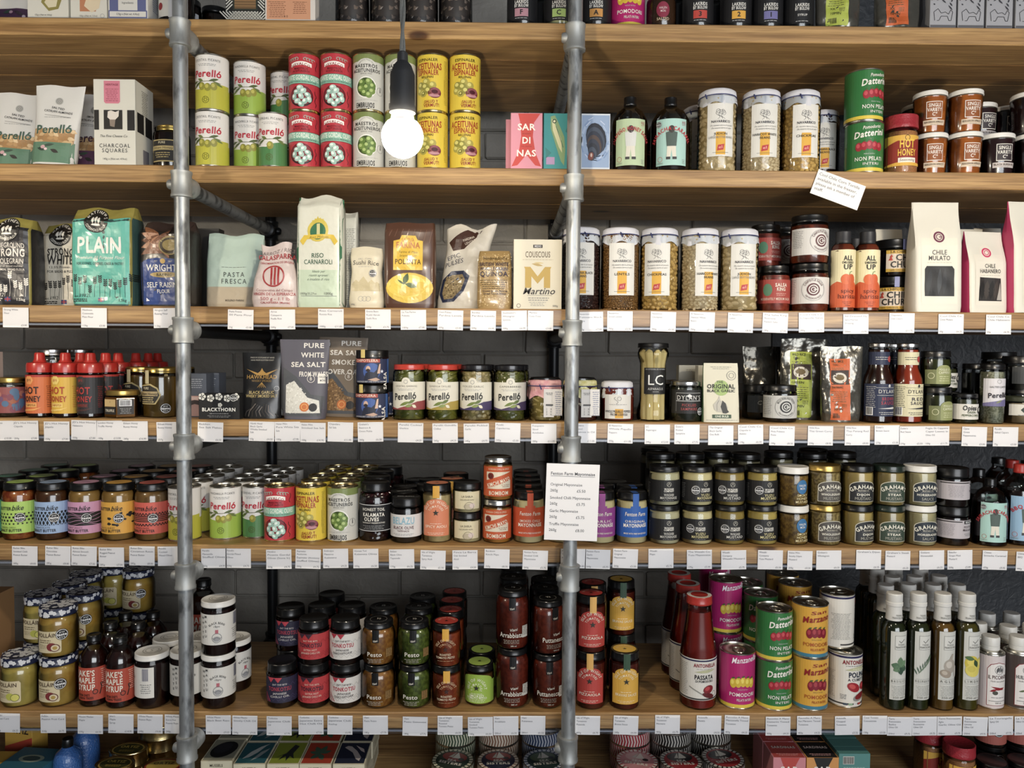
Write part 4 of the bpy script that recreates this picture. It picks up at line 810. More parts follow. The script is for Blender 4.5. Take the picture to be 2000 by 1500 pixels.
def couscous(a):
    a.rect(-9, 116, 9, 122, '3a3430', 1); a.text('MEDIO', 0, 117.3, 3.4, 'ddd', 13, b=1); a.text('COUSCOUS', 0, 98, 11, '6a5c48', 48, b=1); a.lines(0, 93, 58, 1, 'b0a488', 2, 1); leaf(a, -12, 86, 10, 82, 5, 'b59a5c'); leaf(a, -8, 88, 12, 87, 3, 'c9b47c')
    a.poly([(-24, 40), (-12, 40), (-12, 62), (0, 48), (12, 62), (12, 40), (24, 40), (24, 76), (26, 80), (14, 80), (0, 62), (-14, 80), (-26, 80), (-24, 76)], 'b8973c', 2); a.text('Martino', 2, 28, 12, '2c2622', 62, sh=.35, b=1); a.rect(-20, 25.4, 28, 26, '555'); a.lines(2, 20, 40, 2, '777', 4, 1.4); a.lines(0, 12, 32, 3, '888', 3, .9); a.ring(-36, 6, 4, .8, '333'); a.text('500g', 34, 4, 3.6, '555')
carton('couscous', 'cream couscous carton with gold letter M', 92, 132, 52, 'd2cab4', couscous)
carton('black_pack', 'black pack with rounded top behind the pipe', 60, 165, 30, '26231f', name='dark_pack', cat='pack')
# ---- salsa, harissa, chili jars
def salsaking(a):
    band(a, 16, 62, 'a03a30', 31); a.text('SALSA', 12, 48, 6.5, 'e2d4c4', 24, b=2); a.text('KING', 12, 40, 6.5, 'e2d4c4', 18, b=2); a.text('MODERATELY MEDIUM SALSA', 2, 22, 4.5, 'd8c0b0', 60, b=1); a.ell(-14, 42, 9, 12, '4a7a5c', 3); a.lines(12, 34, 20, 2, 'd0a898', 3, .9)
jar('salsa_king', 'red-labelled salsa jar with black lid', 62, 90, (57, 14, BLACKLID), mat('6e2418', .3, 0, .4, col2='8a3420', scale=70), salsaking, group='salsa jars')
def roundlabel(bg, ink, t1, t2, rr, y0, y1, half, yc, barc=1):
    def D(a):
        a.rect(-half, y0, half, y1, bg, 0); a.ring(0, yc, rr, .8, '8a8a8a', 2, 28); a.text(t1, 0, yc, rr*.2, ink, rr*1.7, b=1, arc=rr*.72); a.text(t2, 0, yc, rr*.14, ink, rr*1.6, arc=-rr*.86)
        a.ell(0, yc, rr*.55, rr*.55, ink, 3, 20); a.ring(0, yc, rr*.42, rr*.1, bg, 4); a.ring(0, yc, rr*.22, rr*.08, bg, 4); a.rect(0, yc-1, rr*.3, yc+1, bg, 5)
        if barc: a.lines(-half+16, y1-6, 24, 10, '777', 3.4, .9); a.lines(half-12, y1-8, 16, 8, '888', 3.4, .9)
    return D
jar('chip_salsa', 'dark salsa jar with round white roundel label', 71, 93, (68, 14, BLACKLID), mat('4a1a0c', .25, 0, .5, col2='6e2c14', scale=60), roundlabel('cfccc8', '5a2a30', 'CHIPOTLE SALSA', 'FOR NACHOS & TACOS', 22, 15, 66, 62, 42), group='salsa jars')
def harissa(a):
    a.rect(-38, 8, 38, 116, 'ddd2a6', 0); a.poly([(-38, 116), (-38, 112), (-20, 118), (-8, 108), (6, 112), (16, 106), (26, 114), (38, 110), (38, 119), (-38, 119)], 'ddd2a6', 0); a.poly([(-38, 8), (38, 8), (38, 52), (24, 50), (14, 58), (-6, 54), (-20, 58), (-38, 50)], 'c85420', 1)
    a.text('ALL', 0, 98, 9, '1f1c18', 17, b=2); a.text('DRESSED', 0, 92, 4, '1f1c18', 22, b=2); a.text('UP', 0, 81, 9.5, '1f1c18', 17, b=2); a.ell(-4, 62, 9, 10, 'd06028', 3); a.ell(6, 62, 8, 10, 'c65420', 4); a.line([(2, 70), (4, 76), (8, 77)], 1.4, '5a7a44')
    a.text('spicy', 0, 36, 8, '5a1c12', 26); a.text('harissa', 0, 25, 9, '5a1c12', 36); a.lines(0, 18, 20, 2, '8a3418', 3, 1); a.text('250ml', 0, 10.5, 2.6, '6a2412')
bottle('harissa', 'spicy harissa squeeze bottle with cream and orange label', 46, 156, [(0, .8), (20, 0), (23, 3), (23, 116), (21, 126), (15, 133), (14, 138), (14, 150)], (29, 24, mat('26262a', .5)), mat('6a2a10', .3, 0, .4), harissa, fill=.99, group='squeeze bottles')
def churri(a):
    a.rect(-34, 8, 34, 50, 'd9c8b4', 0); a.rect(-34, 43, 34, 50, 'd0a62e', 1); a.rect(-34, 8, 34, 14, 'd0a62e', 1); a.text('LA CHIPOTLERA', 0, 44.5, 4.4, '3a2c1a', 52, b=1); a.text('CHILI', 4, 30, 11.5, '23201c', 42, b=2); a.text('CHURRI', 2, 16.5, 11.5, '23201c', 56, b=2); a.poly([(-30, 30), (-26, 36), (-28, 36), (-24, 42), (-22, 37), (-24, 36), (-22, 30)], 'b84030', 3); a.text('100% ORIGINAL FLAVOURS', 0, 9.6, 2.8, '5a4414', 56); a.rect(-4, 51, 5, 71, '8a90c0', 3)
jar('churri', 'squat black chili jar with yellow-edged label', 66, 72, (65, 17, BLACKLID), mat('1c100a', .22, 0, .5), churri, nw=60, sh=4, labr=33.3, group='chili jars')
def chile(t1, t2, red):
    def D(a):
        a.rect(-34, 16, 34, 142, 'd8d4c4', 1); a.ell(0, 143, 17, 20, 'd8d4c4', 1.4); a.ring(0, 144, 11, 3.5, red, 3); a.ring(0, 144, 6, 1.6, red, 3); a.rect(0, 143, 5, 145, red, 3)
        a.text(t1, 0, 110, 8.5, '3a3834', 28, b=1); a.text(t2, 0, 99, 8.5, '3a3834', 42, b=1); a.lines(0, 94, 46, 1, 'b5b0a0', 2, 1)
        a.poly([(-28, 30), (28, 30), (28, 82), (24, 88), (-24, 88), (-28, 82)], '17181a', 2)
        for i in range(5): leaf(a, -22+i*10, 32, -16+i*9, 84, 9, ('23252a', '101114', '34373c')[i % 3], 3)
    return D
def chilebag(key, desc, w, h, d, side, draw, seed): 
    bag(key, desc, [(0, w*.97, d), (.05, w, d), (.6, w, d*.8), (.92, w*.99, 8), (1, w, 2)], h, 9, lambda u_, t, s: side if abs(u_) > .97 else 'd3cfc2', draw, PAPER, cat='chile bag', name='chile_bag', wob=1.5, seed=seed, group='dried chile bags')
chilebag('chile_mul', 'tall white chile bag with dark window and maroon seal', 90, 213, 52, 'd3cfc2', chile('CHILE', 'MULATO', '6a2c44'), 1)
def habanero(a):
    a.rect(-30, 14, 30, 112, 'd8d2c4', 1); a.ell(-2, 116, 14, 16, 'd8d2c4', 1.4); a.ring(-2, 116, 9.5, 3, 'c22c5c', 3); a.ring(-2, 116, 5, 1.4, 'c22c5c', 3); a.text('CHILE', 2, 86, 7.5, '3a3834', 22, b=1); a.text('HABANERO', 2, 76, 7.5, '3a3834', 44, b=1); a.lines(2, 71, 40, 1, 'b5b0a0', 2, 1); a.poly([(-24, 22), (25, 22), (24, 66), (-20, 68)], '2a2624', 2)
    for i in range(4): leaf(a, -18+i*9, 24, -14+i*10, 62, 12, ('14120f', '3c3530')[i % 2], 3)
    a.poly([(14, 24), (24, 24), (22, 58)], 'a8a29a', 4)
chilebag('chile_hab', 'shorter white chile bag with pink gusset and seal', 82, 158, 50, 'a01c50', habanero, 2)
chilebag('chile_cas', 'tall white chile bag with pink gusset at right edge', 100, 216, 56, 'b02c5c', chile('CHILE', 'CASCABEL', 'c22c5c'), 3)
chilebag('chile_back', 'plain grey bag top behind the chile bags', 56, 178, 20, '8c8a84', None, 4)
# ---- placing
put('almond_g', 26, 2, .060, rot=2, lean=3); put('almond_g', 106, 2, .004, lean=2); put('almond_p', 174, 2, .085, rot=-4, lean=2, scale=1.03)
put('charcoal', 243, 2, .006); put('honey_dark', 336, 2, .03, rot=-8)
put('sardine_pink', 1028, 2, .006); put('sardine_back', 1008, 2, .04); put('mackerel', 1091, 2, .006); put('mussel', 1162, 2, .006)
put('chi_jal', 1230, 2, .014, rot=-6); put('chi_jal', 1222, 2, .115, row=1); put('chi_sri', 1309, 2, .010, rot=-8); put('chi_sri', 1295, 2, .115, row=1)
put('bean_jud', 1400, 2, .010, rot=-4); put('bean_har', 1486, 2, .012, rot=-6); put('bean_chi', 1562, 2, .012, rot=-2); put('bean_jud', 1367, 2, .13, row=1, desc='cloth-topped bean jar half hidden behind others'); put('bean_blk', 1604, 2, .11, rot=-10, scale=.92)
put('hot_seas', 1760, 2, .012, rot=-18)
for u_, l_, k_, y_ in ((1819, 0, 'jam_apr', .012), (1818, 1, 'jam_apr', .012), (1879, 0, 'jam_apr', .010), (1880, 1, 'jam_apr', .010), (1943, 0, 'jam_fig', .010), (2015, 0, 'jam_fig', .010), (2010, 1, 'jam_fig', .014)): put(k_, u_, 2, y_, l_, rot=-12 if u_ < 1840 else -2, z=80.4*l_, stack=2 if u_ != 1943 else 1)
put('jam_fig', 1795, 2, .11, 1, z=80.4, row=1); put('jam_fig', 1800, 2, .11, 0, row=1); put('jam_fig', 1918, 2, .10, 0, row=1); put('jam_fig', 1916, 2, .10, 1, z=80.4, row=1, rot=8); put('jam_fig', 1958, 2, .12, 1, z=80.4, row=1); put('jam_fig', 1960, 2, .12, 0, row=1)
for k_, u_, y_, r_ in (('flour_dark', 31, .006, 3), ('flour_white', 141, .098, -3), ('flour_plain', 213, .006, 0), ('flour_wright', 336, .012, -4)): put(k_, u_, 3, y_, rot=r_)
put('black_pack', 405, 3, .14); put('pasta', 463, 3, .070, rot=2, scale=1.03); put('calas', 541, 3, .004, rot=3, lean=0, scale=.95); put('riso', 629, 3, .006); put('riso_back', 680, 3, .085); put('sushi', 717, 3, .010); put('polenta', 802, 3, .006); put('pulses', 896, 3, .072, rot=-6, scale=1.03); put('quinoa', 966, 3, .008, rot=-4); put('couscous', 1049, 3, .006)
for k_, u_, r_ in (('bean_blk', 1136, -4), ('bean_len', 1209.5, -2), ('bean_chi', 1287, -18), ('bean_har', 1366, 14), ('bean_jud', 1442.5, 0)): put(k_, u_, 3, .012, rot=r_)
put('salsa_king', 1511, 3, .03, 0, rot=-14); put('salsa_king', 1501, 3, .10, 0, row=1); put('salsa_king', 1496, 3, .10, 1, z=90.4, row=1); put('chip_salsa', 1532, 3, .19, 0, row=1); put('chip_salsa', 1530, 3, .19, 1, z=93.4, row=1)
put('chip_salsa', 1583, 3, .012, 0, rot=-10, stack=2); put('chip_salsa', 1582.5, 3, .012, 1, rot=16, z=93.4, stack=2)
put('harissa', 1645, 3, .012, rot=2); put('harissa', 1691, 3, .012, rot=-6); put('harissa', 1668, 3, .12, row=1, rot=40); put('churri', 1748.5, 3, .046, 0, rot=-10, stack=2, scale=1.02); put('churri', 1750.5, 3, .046, 1, scale=1.02, rot=14, z=73.9, stack=2)
put('chile_mul', 1823, 3, .002, rot=-2); put('chile_hab', 1916, 3, .010, rot=8); put('chile_cas', 2010, 3, .004, rot=6); put('chile_back', 1742, 3, .13); put('chile_back', 1890, 3, .14); put('chile_back', 1925, 3, .20, scale=1.06)
# ================================================================== fourth shelf
def splash(a):
    band(a, 8, 58, '8c4a48', 31); rn = random.Random(3)
    for i in range(26): a.ell(rn.uniform(-10, 60), rn.uniform(14, 52), rn.uniform(4, 10), rn.uniform(3, 8), rn.choice(('7c3a4a', '9c5a3c', '4a6a8a', 'a86a5a', '6a4a6a')), 1+i*.05, 9, rn.uniform(0, 3))
    a.rect(-40, 8, 2, 58, 'd0ccc2', 3); a.text('SECRET', -14, 46, 5, '444', 26); a.lines(-14, 34, 24, 2, '888')
jar('splash', 'honey jar with white and multicoloured paint-splash label', 64, 76, (58, 10, GOLDLID), DARKH, splash, group='honey jars')
REDCAP = mat('b0241a', .3, 0, .3)
def hh(bg, ink, ink2, hexa):
    def D(a):
        a.rect(-40, 8, 40, 78, bg, 0); a.poly([(-6+9*math.cos(t), 72+9*math.sin(t)) for t in [i*PI/3 for i in range(6)]], hexa, 3); a.text('JD’S', -6, 70, 4, ink, 9, b=1); a.rect(-40, 78, 40, 82, 'a8281f', 1)
        a.text('HOT', -4, 46, 13, ink, 32, b=2); a.text('HONEY', -4, 31, 10.5, ink, 37, b=2); a.rect(-16, 20, 8, 28, ink2, 3); a.text('CHIPOTLE', -4, 22.5, 3.4, ink, 20, l=5); a.poly([(-22, 12), (4, 14), (16, 20), (2, 17), (-22, 15)], ink2, 3); a.lines(30, 60, 12, 12, ink, 3.6, .8)
    return D
def hhb(key, desc, D):
    cap = M().lathe([(21, 86), (23, 87), (23, 101), (21.5, 105), (12, 107), (9.5, 112), (9, 122), (7.5, 125), (0, 125)], 26).mesh('squeeze_cap', REDCAP)
    jar(key, desc, 48, 125, (46, 20, None), mat('240e08', .2, 0, .5), D, prof=[(0, .8), (21, 0), (24, 3), (24, 78), (21, 83), (20, 84), (20, 90)], fill=.8, extra=[P('squeeze_cap', cap)], cat='bottle', name='squeeze_bottle', group='hot honey bottles')
hhb('hh_o', 'orange-labelled hot honey bottle with red nozzle cap', hh('c9682e', '2a1512', 'dc9a4c', 'd8904c')); hhb('hh_y', 'yellow-labelled hot honey bottle with red nozzle cap', hh('d2a82c', 'a8381c', 'e0c060', 'dcc060')); hhb('hh_k', 'black-labelled hot honey bottle with red nozzle cap', hh('26262a', 'a8302c', '4a2a28', '3a3030'))
jar('big_silver', 'big dark jar with silver lid behind the honey bottles', 62, 132, (58, 13, ALU), DARKH, None)
def truffle(a): a.rect(-31, 22, -2, 36, 'c9ab72', 0); a.text('I', -16, 29, 4, '4a3a1a'); a.rect(-31, 7, -2, 21, '2c2a28', 0); a.text('TRUFFLE', -16, 12, 4.6, 'd8d0bc', 24, b=2); a.rect(2, 7, 31, 36, '2c2a28', 0); a.bars(6, 24, 26, 34); a.lines(16, 18, 20, 4, '999', 3)
jar('truffle', 'low hexagonal truffle honey jar with gold lid', 66, 53, (60, 10, GOLDLID), HONEY, None, sides=6, sh=5, nw=56, extra=None, group='honey jars')
_a = Art(lambda x, y, o: (x*.866+math.copysign(o*.5, x), -33-o*.9+abs(x)*.5, y), 3); truffle(_a)
KIND['truffle']['parts'].append(lab(_a))
def eltham(a): label_black_gold2(a)
def label_black_gold2(a):
    a.poly([(-34, 26), (6, 26), (12, 36), (16, 44), (10, 58), (-4, 66), (-34, 62)], 'b8a46a', 0); a.poly([(-33, 28), (4, 28), (10, 37), (13, 44), (8, 56), (-5, 63), (-33, 60)], '2c2822', 1); a.text('PURE', -14, 55, 4.4, 'd9cfae', 14, b=1); a.rect(-32, 42, 10, 51, 'a8946a', 2); a.text('Eltham Honey', -11, 44, 5, '221c12', 40, sh=.2, l=4); a.lines(-12, 38, 32, 3, 'c9b47c', 4, 1.6); a.badge(24, 18, 10); a.rect(-16, 66, -7, 92, 'c2b48a', 1)
jar('honey_lab', 'tall honey jar with ornate black label and taste badge', 70, 97, (62, 11, GOLDLID), mat('5c4414', .18, 0, .6), label_black_gold2, group='honey jars')
carton('salt_grey', 'slate grey salt carton with pink crystals', 46, 86, 40, '4a505c', lambda a: a.lines(4, 74, 26, 5, 'b0b4bc', 4, 1) and a.rect(-23, 2, 23, 42, 'b08a84', 1) and a.poly([(-23, 18), (0, 26), (23, 20), (23, 30), (0, 34), (-23, 28)], '3a2f30', 2) and a.rect(-23, 34, 23, 40, 'c4aaa4', 2))
def thorn(a):
    for i in range(5): 
        for q in range(5): t = q*1.257; a.ell(-32+i*16+4*math.cos(t), 43-(i % 2)*3+4*math.sin(t), 3.4, 3.4, 'd8d6cc', 2, 8)
        a.ell(-32+i*16, 43-(i % 2)*3, 1.2, 1.2, '222', 3, 8)
    for q in range(5): t = q*1.257; a.ell(2+2.4*math.cos(t), 27+2.4*math.sin(t), 2, 2, 'd8d6cc', 2, 8)
    a.badge(28, 41, 7.5); a.text('BLACKTHORN', 0, 15, 6.5, 'e6e4dc', 65, b=2); a.lines(0, 10, 36, 1, 'bbb', 2, .8); a.lines(0, 6, 44, 2, '999', 2.6, .7)
carton('blackthorn', 'low black sea salt carton with white blossoms', 78, 48, 44, '171718', thorn)
def hawk(a):
    a.text('MADE IN SCOTLAND BY HAND', 0, 117, 2.6, 'b8b4a8', 46); a.text('HAND FROM SCOTTISH COAST', 0, 112, 2.6, 'b8b4a8', 44); a.poly([(-30, 96), (-8, 88), (-3, 92), (0, 98), (3, 92), (8, 88), (30, 96), (10, 84), (-10, 84)], 'a8823c', 3); a.text('HAWKHEAD', 0, 77, 7.5, 'a8823c', 58, b=1); a.text('WHISKY SMOKED', 0, 71, 4, '8f7034', 38)
    for q in range(5): a.line([(0, 70), (-8+q*4, 60)], .8, 'a8823c')
    a.text('BLACK GARLIC', 0, 48, 5.4, 'b5a064', 48, b=1); a.text('WHISKY SMOKED SALT', 0, 41, 5.4, 'b5a064', 60, b=1)
    for i in range(9): a.line([(-32+i*8, 4), (-28+i*6, 14), (-14+i*4, 22+(i*7) % 9)], 1.6, ('4a4542', '6a625c', '36322f')[i % 3], 2)
    a.ring(28, 58, 5, .7, 'aaa')
bag('hawk', 'black smoked salt pouch with gold hawk', [(0, 72, 36), (.15, 76, 34), (.6, 76, 20), (1, 78, 2)], 128, 2.8, '1a1a1b', hawk, GLOSSY, cat='pouch', name='salt_pouch', wob=2.5, seed=3, body='pouch')
def seasalt(bg, l, grain, gl, key, desc, seed, bad):
    def D(a):
        a.poly([(-46, 104), (-46, 6), (40, 6), (40, 44), (14, 48), (-14, 82)], '4a4d52', 1); a.poly([(-34, 12), (32, 12), (30, 36), (8, 42), (-18, 74), (-34, 66)], grain, 2); rn = random.Random(seed)
        for i in range(240):
            x, y = rn.uniform(-33, 30), rn.uniform(12, 70)
            if y < 74-(x+18)*1.0 and y < 72 and (x < 6 or y < 40): a.poly([(x-1.6, y), (x, y-1.4), (x+1.8, y+.4), (x+.2, y+1.6)], rn.choice(gl), 3)
        for q, t in enumerate(l): a.text(t[0], t[1], 138-q*18.5, 9, 'dcd8d0', t[2], b=2)
        a.ring(14, 78, 7.5, 1, 'd8d4cc'); a.text('B', 14, 75, 6, 'd8d4cc', 5, b=1); a.ell(3, 24, 9, 9, 'c46a28', 5); a.ring(3, 24, 6, 1, 'e0b060', 6); a.ell(19, 23, 8, 8, '1c1c1e', 5)
        if bad: a.badge(-34, 140, 9.5)
        else: a.rect(27, 69, 45, 88, 'dcd8d0', 4); a.text('HALEN', 36, 80, 3.6, '444', 14, b=1, l=6); a.text('MÔN', 36, 73, 3.6, '444', 10, b=1, l=6)
    bag(key, desc, [(0, 78, 44), (.12, 84, 42), (.5, 89, 24), (.85, 94, 6), (1, 96, 1.5)], 154, 2.8, bg, D, PAPER, cat='pouch', name='salt_pouch', wob=1.5, seed=seed, body='pouch', group='sea salt pouches')
seasalt('56545f', (('PURE', 18, 40), ('WHITE', 16, 44), ('SEA SALT', 8, 66), ('FROM WALES', 18, 54)), 'cfcdc4', ('e0dfd8', 'bdbbb2', 'd6d4cc'), 'salt_white', 'slate pouch of white sea salt', 5, 0)
seasalt('7a6c5c', (('PURE', 16, 40), ('SEA SALT', 8, 66), ('SMOKED', 8, 58), ('OVER OAK', 6, 68)), '7a5c38', ('9c7a4c', '5e4426', 'b08c5c'), 'salt_smoke', 'taupe pouch of brown smoked sea salt', 8, 1)
def salsala(a):
    a.rect(-40, 4, 40, 50, '27304f', 0); a.rect(-40, 43, 14, 50, 'a8483c', 1); a.text('CHIPOTLERA', -13, 44.4, 4.6, 'e0d0c0', 46, b=1); a.ell(-2, 26, 17, 16, '3c5a9c', 1.5); a.poly([(-18, 8), (-14, 22), (-8, 26), (2, 24), (8, 30), (10, 40), (13, 40), (13, 26), (8, 10)], '1c2236', 2); a.ell(-9, 31, 4.4, 5.6, 'c9a894', 3); a.ell(-9, 28, 4, 3, '2a2020', 4); a.poly([(8, 22), (12, 40), (15, 41), (14, 22)], 'c9a894', 4); a.poly([(-10, 10), (6, 14), (14, 10), (4, 7)], 'b89884', 4); a.star(18, 26, 4, 'dfe4ee', 3)
    a.text('SALSA', 30, 8, 8, 'dcd8d0', 34, b=2, rot=PI/2); a.rect(32, 4, 40, 50, '3a5c94', 3); a.text('HANDMADE BEET AND A LITTLE SPIRIT', -6, 5, 2.6, 'ccc', 56); a.rect(-24, 52, -15, 68, 'cfb868', 2)
jar('chipotlera', 'blue illustrated salsa jar with black lid', 64, 67, (64, 16, BLACKLID), mat('1c100e', .22, 0, .5), salsala, nw=58, sh=3, labr=32.2, group='small salsa jars')
def pjar(t1, low, sub=0):
    def D(a):
        a.rect(-44, 20, 44, 74, 'd3cfc0', 0); a.ell(-2, 74, 8.5, 8.5, 'd3cfc0', 0); a.ring(-2, 74, 4, .8, '888'); a.poly([(-44, 20), (44, 20), (44, 38), (20, 36), (0, 28), (-20, 22), (-44, 26)], low, 1); a.text(t1, -2, 64, 3.4, '55524c', 44, sp=.2); a.lines(-2, 60, 36, 2, '999', 2.6, .7); a.text('Perelló', -4, 40, 12.5, '24221f', 46, b=2, sh=.06, rot=.07)
        for x0, y0, x1, y1, c in ((-14, 28, 6, 36, '6a7a34'), (-4, 26, 12, 30, '7c8a44'), (2, 32, 16, 40, '5a6a2c'), (10, 30, 18, 24, 'd6ceb8')): leaf(a, x0, y0, x1, y1, 6, c, 4)
    return D
GREENC = mat('4a4e14', .3, 0, .4, col2='6a6a22', scale=45); GARL = mat('8f8250', .3, 0, .4, col2='6a5a2c', scale=40)
for k_, d_2, t1, low, cont, bn, lc in (('pj_gher', 'gherkin jar with red lid and maroon-footed label', 'COCKTAIL GHERKINS', '8a3a3c', GREENC, ('gherkins', 26, 12, mat('4e5218', .3, 0, .4), 3), 'b83424'), ('pj_chil', 'green chilli jar with red lid and mustard-footed label', 'GUINDILLA CHILLIES', 'a08a34', GREENC, ('chillies', 30, 10, mat('6c6a18', .3, 0, .4), 4), 'b83424'), ('pj_garl', 'pickled garlic jar with black lid and indigo-footed label', 'PICKLED GARLIC', '40365c', GARL, ('garlic', 12, 10, mat('a89668', .35, 0, .35), 5), '16161a'), ('pj_cape', 'caperberry jar with black lid and purple-footed label', 'CAPERBERRIES', '463858', GREENC, ('caperberries', 11, 9, mat('5c5a24', .3, 0, .4), 6), '16161a')):
    jar(k_, d_2, 64, 107, (61, 10, mat(lc, .3, 0, .4)), cont, pjar(t1, low), fill=.97, sh=8, beans=bn, group='pickle jars')
PINKC = mat('c98c94', .8, col2='d8a8a4', scale=70, kind='cloth'); YELC = mat('c4bc70', .8, col2='d8d2a0', scale=70, kind='cloth')
def fratepietro(key, desc, cl, beads, cont):
    m = M(); 
    for q, (x, w, ro) in enumerate(((6, 20, -.12), (22, 19, .16))):
        n = len(m.v); m.box(x-w/2, x+w/2, -37.5-q*1.2, -37-q*1.2, 8+q*3, 62, 'cfccc8')
    a = Art(flat(-38.9)); a.lines(7, 54, 14, 2, '777'); a.rect(0, 30, 14, 33, '444'); a.lines(24, 56, 13, 12, '8a90a8', 4, 1.2)
    for i in range(2):
        for j in range(3): a.text('%d' % (1+i*3+j), 2+i*8, 22-j*5, 3.4, '444')
    tag_ = P('swing_tag', m.mesh('swing_tag', PAPER, smooth=False), [('tag_print', a.m.mesh('tag_print', PAPER, smooth=False), None)])
    jar(key, desc, 68, 84, (58, 8, BLACKLID), cont, lambda a: a.text('FRATE', 2, 30, 5, 'd8d0b4', 24, b=1), fill=.97, sh=8, beans=beads, extra=[cloth_top(32, 79, cl, 34, 12, 2, 2), tag_], group='cloth topped pickle jars')
fratepietro('artichoke', 'artichoke jar under pink cloth with white swing tags', PINKC, ('artichokes', 18, 9, mat('a08c4c', .35, 0, .3), 7), mat('7a6a30', .3))
fratepietro('tomato_oil', 'dark tomato jar under yellow cloth with swing tags', YELC, None, mat('3a1410', .25, 0, .4))
def piq(a):
    a.rect(-28, 5, 28, 52, 'd6d3cc', 0); a.line([(-4+4*math.sin(t), 34+t*2.2) for t in range(7)], .7, '666'); a.ring(2, 44, 4, .6, '666'); a.lines(0, 32, 34, 1, '999'); a.text('WHOLE PIQUILLO PEPPERS', 0, 17, 4.6, '33303a', 52, b=1); a.text('FROM LODOSA', 2, 11, 4.6, '33303a', 34, b=1); a.rect(-6, 6, 10, 24, 'd6a024', .5)
jar('piquillo', 'small pepper jar under white cloth with blue string', 66, 76, (58, 8, None), mat('6e1a14', .25, 0, .5), piq, sh=8, labr=33.2, fill=.99, extra=[cloth_top(30, 76, CLOTH, 28, 12, 1, 3)], group='cloth topped pickle jars')
def lc(a): a.rect(-24, 53, 24, 104, '131315', 0); a.text('LC', 0, 71, 19, 'e6e6e2', 33); a.text('LA CATEDRAL DE NAVARRA', 0, 100, 2.4, 'bbb', 40); a.text('ASPARAGUS', 0, 61, 4.4, 'c9c9c4', 30); a.text('NAVARRA', 0, 56.5, 2.4, 'aaa', 12)
_pr = [(0, .8), (26, 0), (30.5, 3), (31.5, 12), (31, 22), (27.5, 32), (25.5, 40), (25.5, 112), (27, 118), (30, 126), (30.5, 132), (28, 140), (26, 142), (26, 150)]
jar('asparagus', 'tall waisted jar of white asparagus', 63, 152, (60, 9, BLACKLID), mat('8a7a44', .3, 0, .4), lc, prof=_pr, fill=.93, labr=25.7, bare=True, group='asparagus')
_sp = M()
for i in range(8): t_ = i*PI/4+.2; _sp.tube([(17*math.cos(t_), 17*math.sin(t_), z) for z in (3, 60, 110)]+[(21*math.cos(t_), 21*math.sin(t_), 134), (18*math.cos(t_), 20*math.sin(t_), 138)], [7.6, 7.4, 7.4, 7.6, 4], 8)
KIND['asparagus']['parts'].insert(0, P('asparagus_spears', _sp.mesh('asparagus_spears', mat('cdb97c', .35, 0, .3)), (), 'stuff'))
def dylan(a): a.rect(-40, 16, 40, 62, '1b1b1c', 0); a.rect(-26, 40, 26, 41, 'ccc'); a.rect(-26, 55.4, 26, 56, 'ccc'); a.rect(-26.5, 20, -26, 56, '999'); a.text('DYLAN’S', 0, 42.5, 8.5, 'e0dedb', 48, sp=.15); a.text('PICKLED', 0, 30, 4.8, 'a84a48', 28, b=1, sp=.15); a.text('SAMPHIRE', 0, 22.5, 4.8, 'a84a48', 32, b=1, sp=.15); a.poly([(-6, 50), (0, 54), (6, 50), (0, 46.5)], 'ddd', 3); a.badge(24, 20, 8)
jar('samphire', 'dark samphire jar with silver lid and black label', 62, 78, (58, 8, ALU), mat('23261a', .25, 0, .5), dylan, sh=5)
def garlic(a):
    a.lines(0, 106, 40, 2, '8a8a80', 3.4, .9); a.ring(20, 90, 9, .8, '777'); a.ring(20, 90, 5, .8, '777'); a.ell(0, 66, 15, 15, '9fb86c', 2); a.text('THE', -2, 75, 4.6, '2f3a2c', 13, b=1); a.text('ORIGINAL', 0, 65, 8, '23261f', 54, b=2); a.text('BLACK GARLIC', 0, 58, 5, '23261f', 54, b=2)
    a.poly([(-14, 24), (-16, 34), (-8, 42), (-4, 51), (-2, 42), (8, 38), (12, 28), (6, 20), (-8, 20)], 'b8b4a8', 3); a.poly([(2, 18), (-2, 30), (2, 42), (8, 36), (11, 24), (14, 20), (8, 17)], '3a3a38', 4); a.line([(-9, 22), (-9, 34), (-5, 42)], .7, '666', 4); a.rect(-18, 8, 18, 15, '39503a', 3); a.text('ONE BULB', 0, 9.6, 4, 'd8dcc8', 26, b=2, l=5); a.lines(0, 4, 60, 1, '888', 2, .7)
bag('garlic', 'cream black garlic packet with green sides', [(0, 70, 40), (.9, 68, 7), (1, 66, 4)], 114, 9, lambda u_, t, s: '4a6a44' if abs(u_) > .97 else 'd3ceb8', garlic, PAPER, cat='packet', name='garlic_packet', body='packet')
def poblano(a): roundlabel('c4c4c0', '2a2a2c', 'MOLE POBLANO PASTE', 'FOR COOKING & CURING', 21, 8, 52, 54, 30)(a)
jar('mole', 'small dark paste jar with round grey roundel label', 64, 72, (62, 12, BLACKLID), mat('1a1210', .22, 0, .5), poblano, sh=4)
